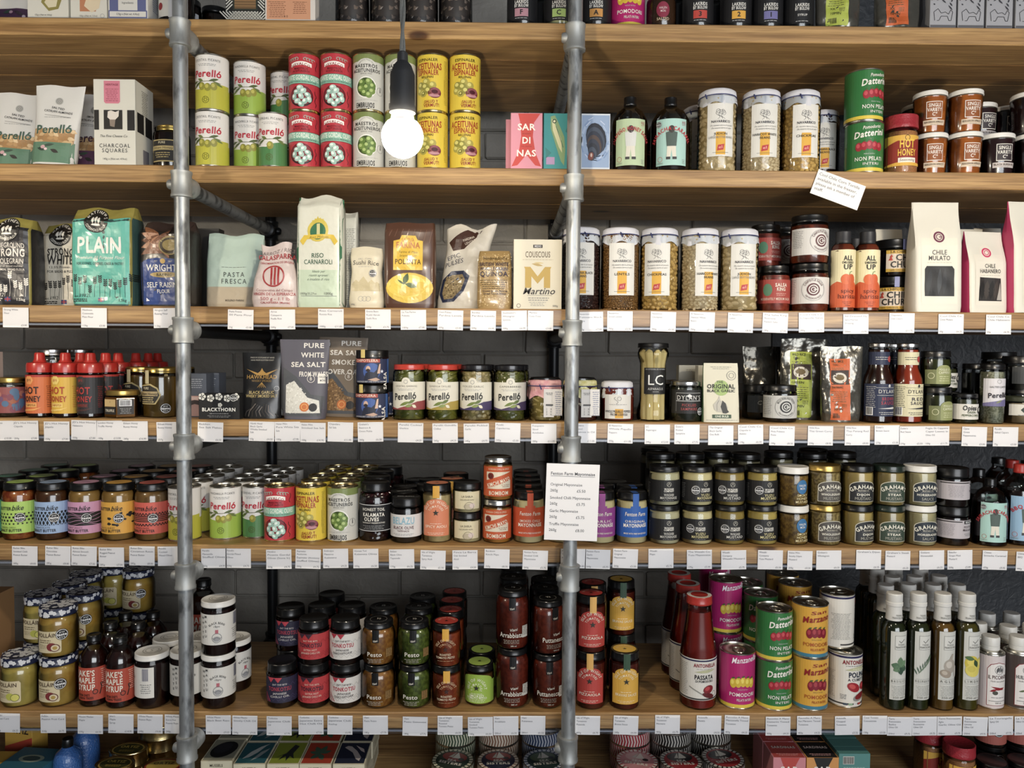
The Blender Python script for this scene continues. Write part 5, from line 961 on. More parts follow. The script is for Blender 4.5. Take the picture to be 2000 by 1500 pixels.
def rice(bg, t1, h=156):
    def D(a):
        a.rect(-26, 4, 14, 132, bg, 1); a.text('WILD RICE', -10, 124, 5, '3a3a20', 24, b=1); a.text('THAI', -14, 117, 5, '3a3a20', 12); a.lines(-10, 112, 26, 2, '5a5a2c', 3); a.rect(-24, 78, 12, 108, '3a2a22', 2); a.ell(-6, 92, 14, 11, 'cfc8ba', 3); a.ell(-6, 93, 9, 6, '6a5a3a', 4); a.text(t1, -12, 70, 4.4, '3a3a20', 24, b=1); a.lines(-8, 62, 32, 6, '55502c', 4, 1.2); a.text('XX', -14, 34, 4.6, '3a3a20'); a.lines(2, 36, 10, 3, '55502c'); a.text('10MIN', -10, 24, 5, '3a3a20', 20, sh=.2); a.bars(-22, 8, -8, 18, '33301c', bg); 
    return D
def silver(key, desc, bg, t1, seed, w=88, h=158): bag(key, desc, [(0, w*.86, 40), (.12, w*.92, 38), (.55, w*.96, 24), (.85, w, 9), (1, w, 1.5)], h, 2.6, '75736b', rice(bg, t1), FOIL, cat='pouch', name='foil_pouch', wob=7, seed=seed, body='pouch', artmat=PAPER, topwave=1, group='foil curry pouches', dx=6, dy=6)
silver('foil_green', 'silver foil pouch with lime green label', 'a5b23c', 'GREEN', 2); silver('foil_orange', 'silver foil pouch with orange label', 'c45a20', 'THAI PANANG', 6)
bag('foil_dark', 'crumpled dark foil pouch in the back row', [(0, 70, 34), (.5, 74, 24), (1, 78, 2)], 148, 2.6, '55524a', None, FOIL, cat='pouch', name='foil_pouch', wob=7, seed=12, body='pouch', topwave=1)
def dysauce(bg, ink, ink2, t1):
    def D(a):
        a.rect(-40, 13, 40, 76, bg, 0); a.lines(-24, 70, 20, 12, ink, 3.6, .8); a.bars(-32, 16, -20, 30); a.rect(-14, 68.4, 26, 69, ink); a.text('DYLAN’S', 10, 58, 7, ink, 40, sp=.15); a.rect(-12, 53.5, 30, 54.1, ink); a.text(t1, 10, 44, 6, ink2, 27, b=1, sp=.15); a.text('SAUCE', 10, 36, 6, ink2, 30, b=1, sp=.15); a.poly([(-10, 28), (22, 31), (30, 29), (22, 27)], ink, 3); a.lines(10, 20, 36, 2, ink, 3.6, 1); a.poly([(8, 72), (11, 76), (14, 72), (11, 69)], ink, 3)
    return D
def dyneck(bg, ink): a = Art(cyl(19.6), 5); a.rect(-30, 113, 30, 138, bg, 0); a.lines(0, 127, 26, 2, ink, 4, 1); a.ell(16, 124, 6, 6, 'a83a3c', 3); return [lab(a, 'neck_label')]
_pr = [(0, .8), (25, 0), (28, 3), (28, 76), (27, 86), (22, 100), (19.4, 108), (19.4, 142), (18, 144), (18, 150)]
bottle('dy_brown', 'brown sauce bottle with navy label and silver cap', 56, 155, _pr, (40, 8, ALU), mat('2c120a', .2, 0, .5), dysauce('232c48', 'c9c8c4', 'a8384c', 'BROWN'), fill=.97, extra=dyneck('232c48', 'c9c8c4')); bottle('dy_red', 'red sauce bottle with cream label and silver cap', 56, 155, _pr, (40, 8, ALU), mat('8a2c10', .2, 0, .5), dysauce('cfc8a4', '2c2c34', '3a3440', 'RED'), fill=.97, extra=dyneck('cfc8a4', '2c2c34'))
def foglie(a): a.rect(-30, 6, 30, 34, '6e7448', 0); a.ell(6, 34, 15, 9, '8a9058', .5); a.rect(-9, 6, 21, 36, '8a9058', .6); a.text('FOGLIE DI', 6, 32, 4, 'd8d8b8', 21, b=1); a.text('CAPPERO', 6, 26, 4.4, 'd8d8b8', 23, b=1); a.lines(6, 20, 20, 3, 'c8c8a0', 4, 1); a.ring(-18, 22, 6, 1, 'c8c8a0')
jar('foglie', 'green caper leaf jar with black lid', 54, 70, (53, 12, BLACKLID), mat('2c3010', .2, 0, .5), foglie, sh=4, labr=27.1)
def opies(a): a.rect(-36, 8, 36, 38, 'd3d0c8', 0); a.text('Opies', -3, 26, 9, '2a2a2a', 26, b=2, sh=.08); a.text('GREEN', 0, 20, 4, '4a5a34', 16, b=1); a.text('PEPPERCORNS', 0, 14, 4, '4a5a34', 34, b=1); a.ell(19, 26, 5.5, 7, '2a2a2a', 3); a.ell(19, 27, 3.5, 4, 'd3d0c8', 4)
jar('opies', 'small peppercorn jar with white label', 48, 58, (47, 8, BLACKLID), mat('2a2c14', .3, 0, .4), opies, sh=4, labr=24.2)
def scap(a): a.rect(-28, 34, 28, 88, 'cfccd0', 0); a.poly([(-28, 34), (28, 34), (28, 50), (-28, 40)], '6c6690', 1); a.ring(0, 82, 4, .7, '888'); a.text('SALTED CAPERS', 0, 70, 3.4, '555', 32); a.text('Perelló', 0, 51, 9.5, '2a2430', 38, b=2, sh=.06, rot=.06); leaf(a, -6, 40, 6, 46, 4, '7a8060')
jar('capers', 'slim tall jar of salted capers', 44, 116, (43, 11, BLACKLID), mat('5c5c44', .5, col2='8a8a74', scale=250), scap, sh=4, labr=22.2, fill=.96)
jar('tall_dark', 'slim dark jar without visible label in the back row', 44, 116, (43, 11, BLACKLID), mat('22231c', .3, 0, .4), None, sh=4)
def tahini(a): a.rect(-40, 16, 40, 38, 'd0cdc2', 0); a.poly([(-20, 27), (-12, 35), (-4, 27), (-12, 19)], '2e3a34', 2); a.rect(0, 16, 40, 38, '5c6a4c', 1); a.text('ORGANIC', 16, 30, 4, 'd8dcc8', 24, b=1); a.text('TAHINI', 16, 22, 5, 'd8dcc8', 22, b=1); a.lines(-14, 16.5, 20, 1, '888')
jar('tahini', 'squat tahini jar with white and green label', 70, 52, (66, 9, mat('3a3d2c', .4)), mat('7a6848', .5), tahini, sh=3, labr=35.2)
jar('dark_big', 'large black-lidded jar above the tahini', 66, 70, (66, 16, BLACKLID), mat('1c1c1a', .25, 0, .4), lambda a: a.rect(-34, 14, 34, 48, '3a3c3c', 0) and a.text('COCO', 6, 30, 8, 'b0b0aa', 40, sh=.2), sh=3, labr=33.2)
carton('card_pale', 'pale card carton end at the picture edge', 34, 126, 20, 'c4aca0')
carton('card_back', 'small cream carton behind the garlic packet', 60, 108, 24, 'b8b4a4', lambda a: a.lines(0, 98, 30, 2, '77756c', 3))
# ---- placing
put('splash', 20, 4, .02, rot=-10); put('card_pale', -16, 4, .10)
put('hh_o', 81, 4, .014, rot=-2); put('hh_y', 129, 4, .014, rot=-2); put('hh_k', 178, 4, .014, rot=-2)
for i_, (u_, y_) in enumerate(((158, .085), (207, .085), (240, .155), (266, .22), (290, .285), (308, .35))): put('hh_k', u_, 4, y_, row=1, rot=20+i_*9, desc='black hot honey bottle half hidden in the back row')
put('big_silver', 112, 4, .17); put('big_silver', 150, 4, .22, row=1); put('truffle', 238, 4, .012, rot=6); put('honey_lab', 312, 4, .03, rot=-4); put('honey_lab', 283, 4, .13, row=1, desc='honey jar showing only its gold lid at the back'); put('honey_lab', 335, 4, .135, row=1, desc='honey jar with gold lid, back row beside the pipe')
put('salt_grey', 390, 4, .06); put('salt_grey', 413, 4, .12, row=1, desc='slate grey salt carton tucked behind'); put('blackthorn', 436, 4, .010); put('hawk', 514, 4, .03, rot=4); put('salt_white', 596, 4, .014, rot=2); put('salt_smoke', 676, 4, .096, rot=-2, lean=1, scale=1.04)
put('chipotlera', 727, 4, .010, 0, rot=4, stack=2); put('chipotlera', 727, 4, .012, 1, rot=12, z=67.4, stack=2); put('chipotlera', 748, 4, .10, 0, row=1)
for k_, u_, r_ in (('pj_gher', 801, -2), ('pj_chil', 865.5, -4), ('pj_garl', 929, -8), ('pj_cape', 995, 6)): put(k_, u_, 4, .010, rot=r_); put(k_, u_+8, 4, .10, row=1)
put('artichoke', 1064, 4, .010, rot=0); put('tomato_oil', 1133, 4, .012, rot=4); put('piquillo', 1205, 4, .012, rot=-4); put('asparagus', 1275, 4, .010, rot=2); put('samphire', 1339, 4, .012); put('samphire', 1330, 4, .09, row=1); put('garlic', 1406, 4, .006, rot=-3); put('card_back', 1385, 4, .10); put('card_back', 1352, 4, .16, row=1, desc='farther cream carton in shadow behind the garlic packet')
put('mole', 1523, 4, .010, rot=2); put('foil_green', 1566, 4, .096, rot=-8, lean=1, scale=1.04); put('foil_orange', 1642, 4, .034, rot=-3, lean=0, scale=.94); put('foil_dark', 1490, 4, .17, rot=10); put('foil_dark', 1545, 4, .19, rot=-6, row=1, desc='dark foil pouch behind the lime-labelled one'); put('dark_big', 1480, 4, .10, desc='black-lidded jar in shadow before the foil pouches')
put('dy_brown', 1716, 4, .012, rot=-4); put('dy_red', 1771, 4, .012, rot=-4); put('dy_brown', 1739, 4, .10, row=1); put('foglie', 1831, 4, .012, 0, rot=4, stack=2); put('foglie', 1828, 4, .014, 1, rot=-6, z=70.4, stack=2)
put('opies', 1882, 4, .012); put('opies', 1868, 4, .10, 0, row=1); put('opies', 1864, 4, .10, 1, z=58.4, row=1); put('capers', 1937, 4, .010); put('tall_dark', 1888, 4, .10); put('tall_dark', 1913, 4, .11); put('tahini', 1992, 4, .012); put('dark_big', 1994, 4, .07, 1, z=62, desc='large black-lidded jar above the tahini'); put('dark_big', 1994, 4, .07, 0, z=0, desc='large dark jar behind the tahini'); put('dark_big', 1950, 4, .17, 1, z=70.5, row=1, desc='dark jar on top, far back by the capers'); put('dark_big', 1950, 4, .17, 0, row=1, desc='dark jar below, far back by the capers')
# ================================================================== fifth shelf
def bike(key, desc, bg, pat, cont, sub, cont2=None):
    def D(a):
        r = 33.5; a.rect(-66, 14, 66, 76, bg, 0); a.text('BUTTER', -9, 60, 6, '221f1c', 26, b=2); a.text('bike', 14, 59.5, 9.5, '221f1c', 20, b=1, sh=.3); a.text(sub, -4, 24.5, 3.2, '33302c', 30, sp=.15); a.text('PEANUT BUTTER', -3, 17.5, 5.2, '221f1c', 48, b=2); rn = random.Random(len(key)*3)
        if pat == 'dots':
            for i in range(-8, 9):
                for j in range(4):
                    q = 4.2-abs(j-1.5)*.9; a.rect(i*7.4-q/2+(j % 2)*3.6, 33+j*6.4-q/2, i*7.4+q/2+(j % 2)*3.6, 33+j*6.4+q/2, '221f1c', 2)
        elif pat == 'net':
            a.rect(-66, 30, 66, 57, '1f2226', 1)
            for i in range(-9, 10): a.line([(i*7-6, 30), (i*7, 44), (i*7+8, 57)], 1.7, bg, 2); a.line([(i*7+6, 30), (i*7, 42), (i*7-8, 57)], 1.7, bg, 2.5)
        elif pat == 'wave':
            a.rect(-66, 30, 66, 56, '221f1f', 1)
            for j in range(5): a.line([(x, 33+j*5+3*math.sin(x*.11+j*.9)) for x in range(-62, 63, 6)], .8, bg, 2)
        elif pat == 'cow':
            for i in range(26): x, y = rn.uniform(-60, 60), rn.uniform(31, 55); a.poly([(x+rn.uniform(2.5, 5.5)*math.cos(t), y+rn.uniform(1.5, 4)*math.sin(t)) for t in (0, 1.2, 2.4, 3.6, 5)], '221f1c', 2)
        else:
            for j in range(4): a.rect(-66, 38+j*3.4, 66, 39.8+j*3.4, '221f1c', 2)
            for i in range(-11, 12): 
                for y in (32, 53): a.line([(i*6-2.6, y-2.2), (i*6, y+2.6), (i*6+2.6, y-2.2)], 1.6, '221f1c', 2)
        a.badge(18, 45, 9.5)
    jar(key, desc, 64, 111, (58, 14, BLACKLID), mat(cont, .25, 0, .4, col2=cont2, scale=60), D, fill=.99, sh=9, nw=54, base=6, labr=32.2, lidart=lambda a: a.ell(0, 0, 23, 23, bg, 0, 24) and a.text('taste', 0, -2, 5, '33302c', 18, l=1), group='peanut butter jars')
bike('bb_teal', 'teal-labelled peanut butter jar at the picture edge', '4f9a86', 'dots', '7c5a2c', 'CRUNCHY'); bike('bb_lime', 'lime-labelled peanut butter jar with square dots', 'a5c858', 'dots', '7a2f0c', 'SMOKED CHILLI', '9c5a20'); bike('bb_blue', 'pale blue peanut butter jar with black net pattern', '93add0', 'net', '4a2a12', 'CHOCOLATE'); bike('bb_pink', 'pink-labelled peanut butter jar with wavy black band', 'c48fae', 'wave', '8f6c30', 'ALMOST SMOOTH'); bike('bb_yell', 'yellow-labelled peanut butter jar with cow patches', 'd29c2e', 'cow', '8f6c30', 'RUGGED'); bike('bb_coral', 'coral-labelled peanut butter jar with zigzag stripes', 'c9584a', 'zig', '7c5a2c', 'CINNAMON RAISIN')
def toil(a): a.rect(-50, 20, 50, 74, '17171a', 0); a.rect(-50, 72, 50, 73, 'ddd', 1); a.rect(-50, 21, 50, 22, 'ddd', 1); a.text('HONEST TOIL', 0, 61, 5.6, 'e4e0d6', 46, b=1); a.text('KALAMATA', 0, 50, 7, 'e4e0d6', 44, b=2); a.text('OLIVES', -4, 41, 7, 'e4e0d6', 30, b=2); a.text('WITHOUT PRESERVATIVES', 0, 36, 2.8, 'd8d4ca', 46, b=1); a.lines(0, 31, 44, 3, '999', 3, .9)
jar('toil', 'dark kalamata olive jar with black and white label', 64, 114, (56, 17, BLACKLID), mat('1c0a0c', .2, 0, .5), toil, sh=11, nw=50, labr=32.2, beans=('olives', 14, 11, mat('2a0e12', .2, 0, .5), 3), fill=.97)
def belazu(a): band(a, 12, 56, 'd3d0ce', 30.5); a.text('BELAZU', 0, 38, 13, '7fb0c4', 46, b=1); a.text('BLACK OLIVE', 0, 28, 5.6, '5a2c30', 42, b=1); a.text('TAPENADE', 0, 22.5, 3.6, '5a2c30', 24); a.lines(0, 18, 42, 2, '888', 2.6, .7); a.rect(-20, 36.4, 22, 36.9, '999')
jar('belazu', 'low tapenade jar with white wraparound label', 61, 87, (58, 17, BLACKLID), mat('1c1412', .25, 0, .4), belazu, sh=5, labr=30.7, lidart=lambda a: a.text('BELAZU', 0, -8, 6, 'bbb', 34, b=1))
def iow(a, bg, ink, t1, t2, y0, yt, hw, R=20, arch=True, star='2a2a20', tink=None):
    a.rect(-hw, y0, hw, yt-12, bg, 0)
    a.poly([(-hw, yt-12.1), (hw, yt-12.1)]+[(hw*.8*math.cos(t), yt-12+14*math.sin(t)) for t in [i*PI/12 for i in range(13)]], bg, 0)
    yc = yt-26; a.text('ISLE OF WIGHT', 0, yc, 5.6, ink, 52, b=1, arc=R); a.text('TOMATOES', 0, yc, 4.4, ink, 30, b=1, arc=R-8); a.star(0, yc+1, 6.5, star, 4)
    a.lines(0, y0+(yt-y0)*.34, 22, 1, ink, 2, .9); a.text(t1, 0, y0+(yt-y0)*.23, 5, tink or ink, min(44, len(t1)*5), b=1); 
    if t2: a.text(t2, 0, y0+(yt-y0)*.15, 4.4, tink or ink, min(42, len(t2)*4), b=1)
    a.lines(0, y0+6, 34, 2, ink, 2.8, .7)
def sealstrip(a, r, x, z0, z1, bg): a.rect(x-6, z0, x+6, z1, bg, 3)
jar('aioli', 'salmon-labelled aioli jar with yellow seal strip', 58, 114, (55, 15, BLACKLID), mat('a8915c', .35, 0, .3, col2='b59f6c', scale=80), lambda a: iow(a, 'd07a54', 'ead9c4', 'SPICY AIOLI', '', 13, 84, 29) or a.rect(-6, 88, 7, 112, 'cf9a24', 3), sh=5, labr=29.2, lidart=lambda a: a.ell(0, 0, 22, 20, 'd07a54', 0, 20) and a.star(0, 0, 5, '2a2a20', 1))
def sabla(a): a.rect(-27, 8, 27, 42, 'cfc4a0', 0); a.text('LA SABLA', 0, 31, 3.6, '6a6450', 22, b=1); a.text('OAK SMOKED ALIOLI', 0, 25, 2.6, '6a6450', 28); a.ell(4, 13, 11, 5.5, 'b0a48a', 3); a.ell(10, 15, 5.5, 5, 'c9b8b0', 4); a.ring(4, 13, 9, .7, '7a705c', 4)
jar('sabla', 'small cream alioli jar with black lid', 58, 58, (56, 13, BLACKLID), mat('b5a678', .3, 0, .3), sabla, sh=3, labr=29.2, group='alioli jars')
def kimchi(a): a.rect(-40, 8, 40, 66, 'c0501e', 0); a.rect(-26, 23, 26, 56, 'd8ccb4', 1); a.poly([(-26, 23), (26, 40), (26, 56), (-26, 39)], 'c0501e', 2); a.text('KIMCHI MAYO', 1, 32.5, 7.4, 'e4d8c0', 49, b=2, rot=.31); a.ell(-16, 48, 6.5, 6.5, '7a241a', 3); a.ring(-16, 48, 3.4, 1.4, '2c1412', 4); a.text('KOREAN CHILLI & SPICE', 0, 60, 3, 'e4c8a8', 42, b=1); a.text('BOMBOM', 0, 11, 7.4, 'e4d8c0', 40, b=1); a.lines(14, 30, 18, 2, '7a4a34', 3, .8)
jar('kimchi', 'orange-labelled kimchi mayonnaise jar with silver lid', 57, 84, (54, 11, ALU), mat('a86e1c', .3, 0, .4), kimchi, sh=5, labr=28.7, group='kimchi mayonnaise jars')
def fenton(key, desc, bg, t1):
    def D(a):
        a.rect(-56, 13, 56, 70, bg, 0); a.text('Fenton Farm', 0, 55, 7.4, 'e4dccf', 43, sh=.12, b=1); a.text(t1, 0, 42, 4.6, 'e4dccf', 42, b=1, sp=.1); a.text('MAYONNAISE', 0, 33, 6.8, 'ece6da', 49, b=2); a.text('MADE WITH FREE RANGE EGGS', 0, 19, 3, 'e4dccf', 47, b=1); a.rect(-6, 70, 6, 99, bg, 0); a.rect(-10, 68, 10, 74, bg, 0)
    jar(key, desc, 62, 100, (58, 15, BLACKLID), mat('c4b688', .35, 0, .3), D, fill=.98, sh=7, labr=31.2, lidart=lambda a: a.rect(-6, -29, 6, -6, bg, 0), group='mayonnaise jars')
fenton('fen_red', 'red-orange labelled mayonnaise jar', 'c04a20', 'SMOKED CHILLI'); fenton('fen_purp', 'magenta labelled mayonnaise jar beside the hanging card', '8f3a86', 'GARLIC'); fenton('fen_blue', 'bright blue labelled mayonnaise jar', '1f58a8', 'ORIGINAL'); fenton('fen_cream', 'mayonnaise jar half hidden behind the hanging card', '3a352c', 'TRUFFLE')
def wasabi(key, desc, cont, t1, t2, ink, bad):
    def D(a):
        a.rect(-62, 8, 62, 50, '19191a', 0); a.ring(3, 42, 4.6, .7, 'b0aca0'); a.line([(0, 39), (3, 45), (6, 39)], .7, 'b0aca0'); a.text('WASABI', 3, 31, 3.6, 'e0ddd4', 19, b=2); a.text('COMPANY', 3, 27, 3.6, 'e0ddd4', 20, b=2); a.text(t1, 3, 19, 4.8, ink, 20, b=1); a.text(t2, 3, 13, 4.8, ink, 34, b=1); a.lines(3, 10, 24, 1, '888', 2, .7); a.lines(-46, 42, 16, 9, '777', 3.4, .8)
        if bad: a.ell(-17, 31, 9, 9, 'a8a59c', 2); a.badge(-17, 31, 8.6)
    jar(key, desc, 61, 76, (60, 11, BLACKLID), mat(cont, .35, 0, .3), D, fill=.99, sh=7, labr=30.7, nw=56, group='wasabi jars')
wasabi('wa_mayo', 'black-labelled pale wasabi mayonnaise jar', 'b8b08c', 'WASABI', 'MAYONNAISE', 'c4c2ba', 0); wasabi('yu_mayo', 'black-labelled cream yuzu mayonnaise jar with badge', 'cdbf8c', 'YUZU', 'MAYONNAISE', 'cfc48c', 1); wasabi('wa_must', 'black-labelled ochre wasabi mustard jar', '957e38', 'WASABI', 'MUSTARD', 'c4c2ba', 1); wasabi('yu_must', 'black-labelled yellow yuzu mustard jar', 'b09a4c', 'YUZU', 'MUSTARD', 'cfc48c', 1)
MUST = mat('8a6a22', .4, 0, .3, col2='5e4214', scale=120); WHOLE = mat('9c8850', .4, 0, .3, col2='6a5628', scale=170); DIJON = mat('a8904c', .35, 0, .3)
jar('smoky', 'grainy honey mustard jar with blue round label and white lid', 60, 76, (60, 13, WHITELID), MUST, lambda a: a.ell(8, 38, 12, 14, '2f6ea0', 0, 22) and a.text('HALEN', 8, 39, 4, 'd8dce0', 15, b=1) and a.text('MÔN', 8, 33, 4, 'd8dce0', 11, b=1) and a.text('SMOKY', 8, 19.5, 4.6, 'd8c894', 22, b=1) and a.text('HONEY', 8, 13, 4.6, 'd8c894', 24, b=1) and a.text('MUSTARD', 8, 6.5, 4.6, 'd8c894', 28, b=1), sh=4, labr=30.2, group='mustard jars')
def graham(key, desc, bg, cont, lid, t1, t2):
    def D(a):
        w = 27; a.rect(-w, 8, w, 38, 'c9c4b0', 0); a.poly([(-w, 38), (w, 38)]+[(w*math.cos(t), 38+11*math.sin(t)) for t in [i*PI/12 for i in range(1, 12)]], 'c9c4b0', 0); w = 25.6; a.rect(-w, 9, w, 37.6, bg, 1); a.poly([(-w, 37.4), (w, 37.4)]+[(w*math.cos(t), 37.4+10.4*math.sin(t)) for t in [i*PI/12 for i in range(1, 12)]], bg, 1)
        a.text('GRAHAM’S', 0, -3, 7.6, 'e0dccc', 50, b=2, arc=37.5); a.text('MUSTARD CO.', 0, 29, 2.8, 'c9c4b4', 22, b=1); a.rect(-14, 27, 14, 27.4, '999', 3); a.text(t1, 0, 20.5, 4.2, 'e0dccc', 40 if len(t1) > 7 else 26, b=2); a.text(t2, 0, 12, 5.4, 'a8a698', 33 if len(t2) > 5 else 24)
    jar(key, desc, 61, 78, (60, 12, lid), cont, D, fill=.99, sh=5, labr=30.7, group='mustard jars')
graham('gr_whole', 'wholegrain mustard jar with arched grey label and gold lid', '4e4a46', WHOLE, GOLDLID, 'WHOLEGRAIN', 'MUSTARD'); graham('gr_dijon', 'dijon mustard jar with arched black label', '222427', DIJON, BLACKLID, 'DIJON', 'MUSTARD'); graham('gr_steak', 'steak mustard jar with arched green label', '36463a', mat('8f7a40', .35, 0, .3), mat('16241c', .35, 0, .4), 'STEAK', 'MUSTARD'); graham('gr_horse', 'horseradish jar with arched navy label and white lid', '232c36', mat('a89c70', .4, 0, .3), WHITELID, 'HORSERADISH', 'SAUCE')
def beaufor(a): band(a, 15, 51, 'b5aeb2', 31); a.rect(-60, 47, -2, 49, '2a2626'); a.rect(2, 44, 28, 50, '201c1c', 2); a.text('BEAUFOR', 15, 45.4, 3.6, 'ddd', 22, b=1, l=4); a.text('MOUTARDE', 14, 36, 4, '4a4046', 26); a.text('Moût de Raisin', 14, 30, 4.4, '4a4046', 30, sh=.2, b=1); a.lines(14, 24, 24, 2, '777', 3, .8); a.lines(-30, 42, 30, 8, '8a8488', 3, .8)
jar('beaufor', 'black mustard jar with mauve grey label', 63, 76, (60, 18, BLACKLID), mat('1a0e0c', .2, 0, .5), beaufor, sh=5, labr=31.7, group='mustard jars')
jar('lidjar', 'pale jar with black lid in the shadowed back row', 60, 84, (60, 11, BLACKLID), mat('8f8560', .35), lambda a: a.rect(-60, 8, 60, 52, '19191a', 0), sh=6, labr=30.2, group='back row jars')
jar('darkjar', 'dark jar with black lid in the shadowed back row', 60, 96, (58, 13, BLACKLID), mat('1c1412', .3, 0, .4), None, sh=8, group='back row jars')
# ---- placing the fifth shelf
for k_, u_, d2 in (('bb_teal', -24, 0), ('bb_lime', 43, 0), ('bb_blue', 107, 2), ('bb_pink', 171, -2), ('bb_yell', 234.5, -6), ('bb_coral', 295, -4)): put(k_, u_, 5, .028, rot=d2-2)
for i_, (k_, u_) in enumerate((('bb_teal', 12), ('bb_lime', 75), ('bb_pink', 202), ('bb_yell', 262), ('bb_coral', 318))): 
    for r_ in (1, 2, 3): put(k_, u_, 5, .028+r_*.092, row=r_, X=X_of(u_, SHELF_Z[5]+.1, .028+.092+.03)+.004*r_, desc=KIND[k_]['desc'].replace(' at the picture edge', '')+' behind')
col('toil', 736, 5, 1, 4, y=.030, rot=4); put('belazu', 791, 5, .024, rot=-4); col('belazu', 797, 5, 1, 3, y=.11, rot=30, desc='tapenade jar turned away in the back row')
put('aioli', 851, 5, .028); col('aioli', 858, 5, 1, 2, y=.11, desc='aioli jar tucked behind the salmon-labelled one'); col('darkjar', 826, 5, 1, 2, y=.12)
col('sabla', 911.5, 5, 2, 1, y=.030, rot=0); col('kimchi', 971, 5, 2, 1, y=.024, rots=[-4, 4], dx=1.5); put('fen_red', 1032.5, 5, .026, rot=4); col('fen_red', 1032, 5, 1, 4, y=.11, desc='mayonnaise jar showing a black lid with orange seal behind')
put('fen_cream', 1099, 5, .03); put('fen_purp', 1171, 5, .026, rot=2); put('fen_blue', 1233.5, 5, .026, rot=6); put('fen_blue', 1228, 5, .115, row=1, rot=6); put('fen_purp', 1176, 5, .115, row=1); col('darkjar', 1198, 5, 1, 1, y=.20)
for k_, u_, ra in (('wa_mayo', 1297.5, (0, 0)), ('yu_mayo', 1361, (-6, 14)), ('wa_must', 1423.5, (2, -8)), ('yu_must', 1488, (4, 6)), ('smoky', 1547, (2, 2))): col(k_, u_, 5, 2, 1, y=.022, rots=ra)
for k_, u_, ra in (('gr_whole', 1609.5, (8, 6)), ('gr_dijon', 1673.5, (20, 0)), ('gr_steak', 1734.5, (-4, -2)), ('gr_horse', 1795.5, (4, 2)), ('beaufor', 1858.5, (8, 40))): col(k_, u_, 5, 2, 1, y=.018, rots=ra)
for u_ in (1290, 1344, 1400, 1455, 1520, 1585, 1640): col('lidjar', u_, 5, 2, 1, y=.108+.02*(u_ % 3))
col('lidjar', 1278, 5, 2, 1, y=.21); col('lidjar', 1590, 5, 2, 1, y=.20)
put('chi_sri', 1934, 5, .014, rot=-14, scale=.88); put('chi_bbq', 1990, 5, .016, rot=-6); 
KIND['chi_dark'] = dict(KIND['chi_bbq'], desc='dark sauce bottle with black cap in the back row', group='back row bottles'); put('chi_sri', 1905, 5, .10, rot=35, row=1, scale=.94, desc='dark sauce bottle behind the mauve-labelled jars'); put('chi_bbq', 1965, 5, .10, row=1, desc='barbecue sauce bottle with red cap one row back')
# ================================================================== sixth shelf
carton('kraft', 'plain brown cardboard box at the left edge', 70, 200, 60, '9c7448', None, name='cardboard_box'); put('kraft', -22, 6, .10)
def flowerlid(a, top=0):
    rn = random.Random(8)
    for i in range(64): 
        x, y = (rn.uniform(-108, 108), rn.uniform(3, 14)) if not top else (lambda t, q: (q*math.cos(t), q*math.sin(t)))(rn.uniform(0, 6.28), 31*math.sqrt(rn.random()))
        for q in range(4): t = q*1.57+i; a.ell(x+2.1*math.cos(t), y+2.1*math.sin(t), 2.1, 2.1, 'd2d4d8', 0, 6)
def follain(key, desc, fr, c1, c2, bad=1):
    def D(a):
        a.poly([(-30, 12), (16, 12), (18, 15), (18, 50), (15, 54), (-30, 54)], 'cbbd98', 0); a.text('FOLLÁIN', -8, 43, 7.4, '4a3420', 40, b=1); a.lines(-12, 36, 24, 2, '6a5a3c', 4, 1.4); a.lines(-16, 27, 16, 3, '8a7a5c', 3, .8)
        if fr: oval(a, 1, 24, 9, 8, '7a2a2c', None, 3); a.ell(7, 22, 8.5, 7.5, '5a1c20', 4); a.ell(7, 22, 7, 6, 'cfc0a0', 5); a.ell(7, 22, 4, 3.4, 'a88c3c', 6)
        else: oval(a, -1, 24, 8, 7, 'b0b040', None, 3); a.ell(8, 22, 8, 7.4, '5a6020', 4); a.ell(8, 22, 7, 6.4, 'c9c456', 5)
        if bad: a.badge(19, 47, 11)
    jar(key, desc, 71, 97, (68, 17, mat('1d2440', .4, 0, .3)), mat(c1, .3, 0, .4, col2=c2, scale=25), D, fill=.98, sh=13, nw=60, base=9, labr=35.7, group='fruit curd jars')
    a = Art(cyl(34.1), 5); flowerlid(a); a.m.v = [(x, y, z+80) for x, y, z in a.m.v]; b = Art(top_of(97, 0)); flowerlid(b, 1); n = len(a.m.v); a.m.v += b.m.v; a.m.f += [tuple(i+n for i in f) for f in b.m.f]; a.m.c += b.m.c
    k = KIND[key]['parts']; i = [q[0] for q in k].index('lid'); k[i] = P('lid', k[i][1], [('lid_flowers', a.m.mesh('lid_flowers', GLOSSY, smooth=False), 'stuff')])
follain('fo_lemon', 'lemon curd jar with navy flowered lid', 0, 'a08a34', 'b09c44', 0); follain('fo_pass', 'passion fruit curd jar with navy flowered lid and badge', 1, '9c7620', 'ab8a34')
put('fo_lemon', 43, 6, .014, rot=2); col('fo_pass', 116, 6, 2, 1, y=.014, rots=[2, 8], dx=-1)
for i_, (k_, u_, y_, n_) in enumerate((('fo_lemon', 92, .11, 2), ('fo_pass', 166, .12, 2), ('fo_pass', 146, .215, 2), ('fo_lemon', 186, .30, 2), ('fo_lemon', 213, .36, 2), ('fo_pass', 271, .33, 2))): col(k_, u_, 6, n_, 1, y=y_, rot=4, desc='flower-lidded curd jar standing in the back rows')
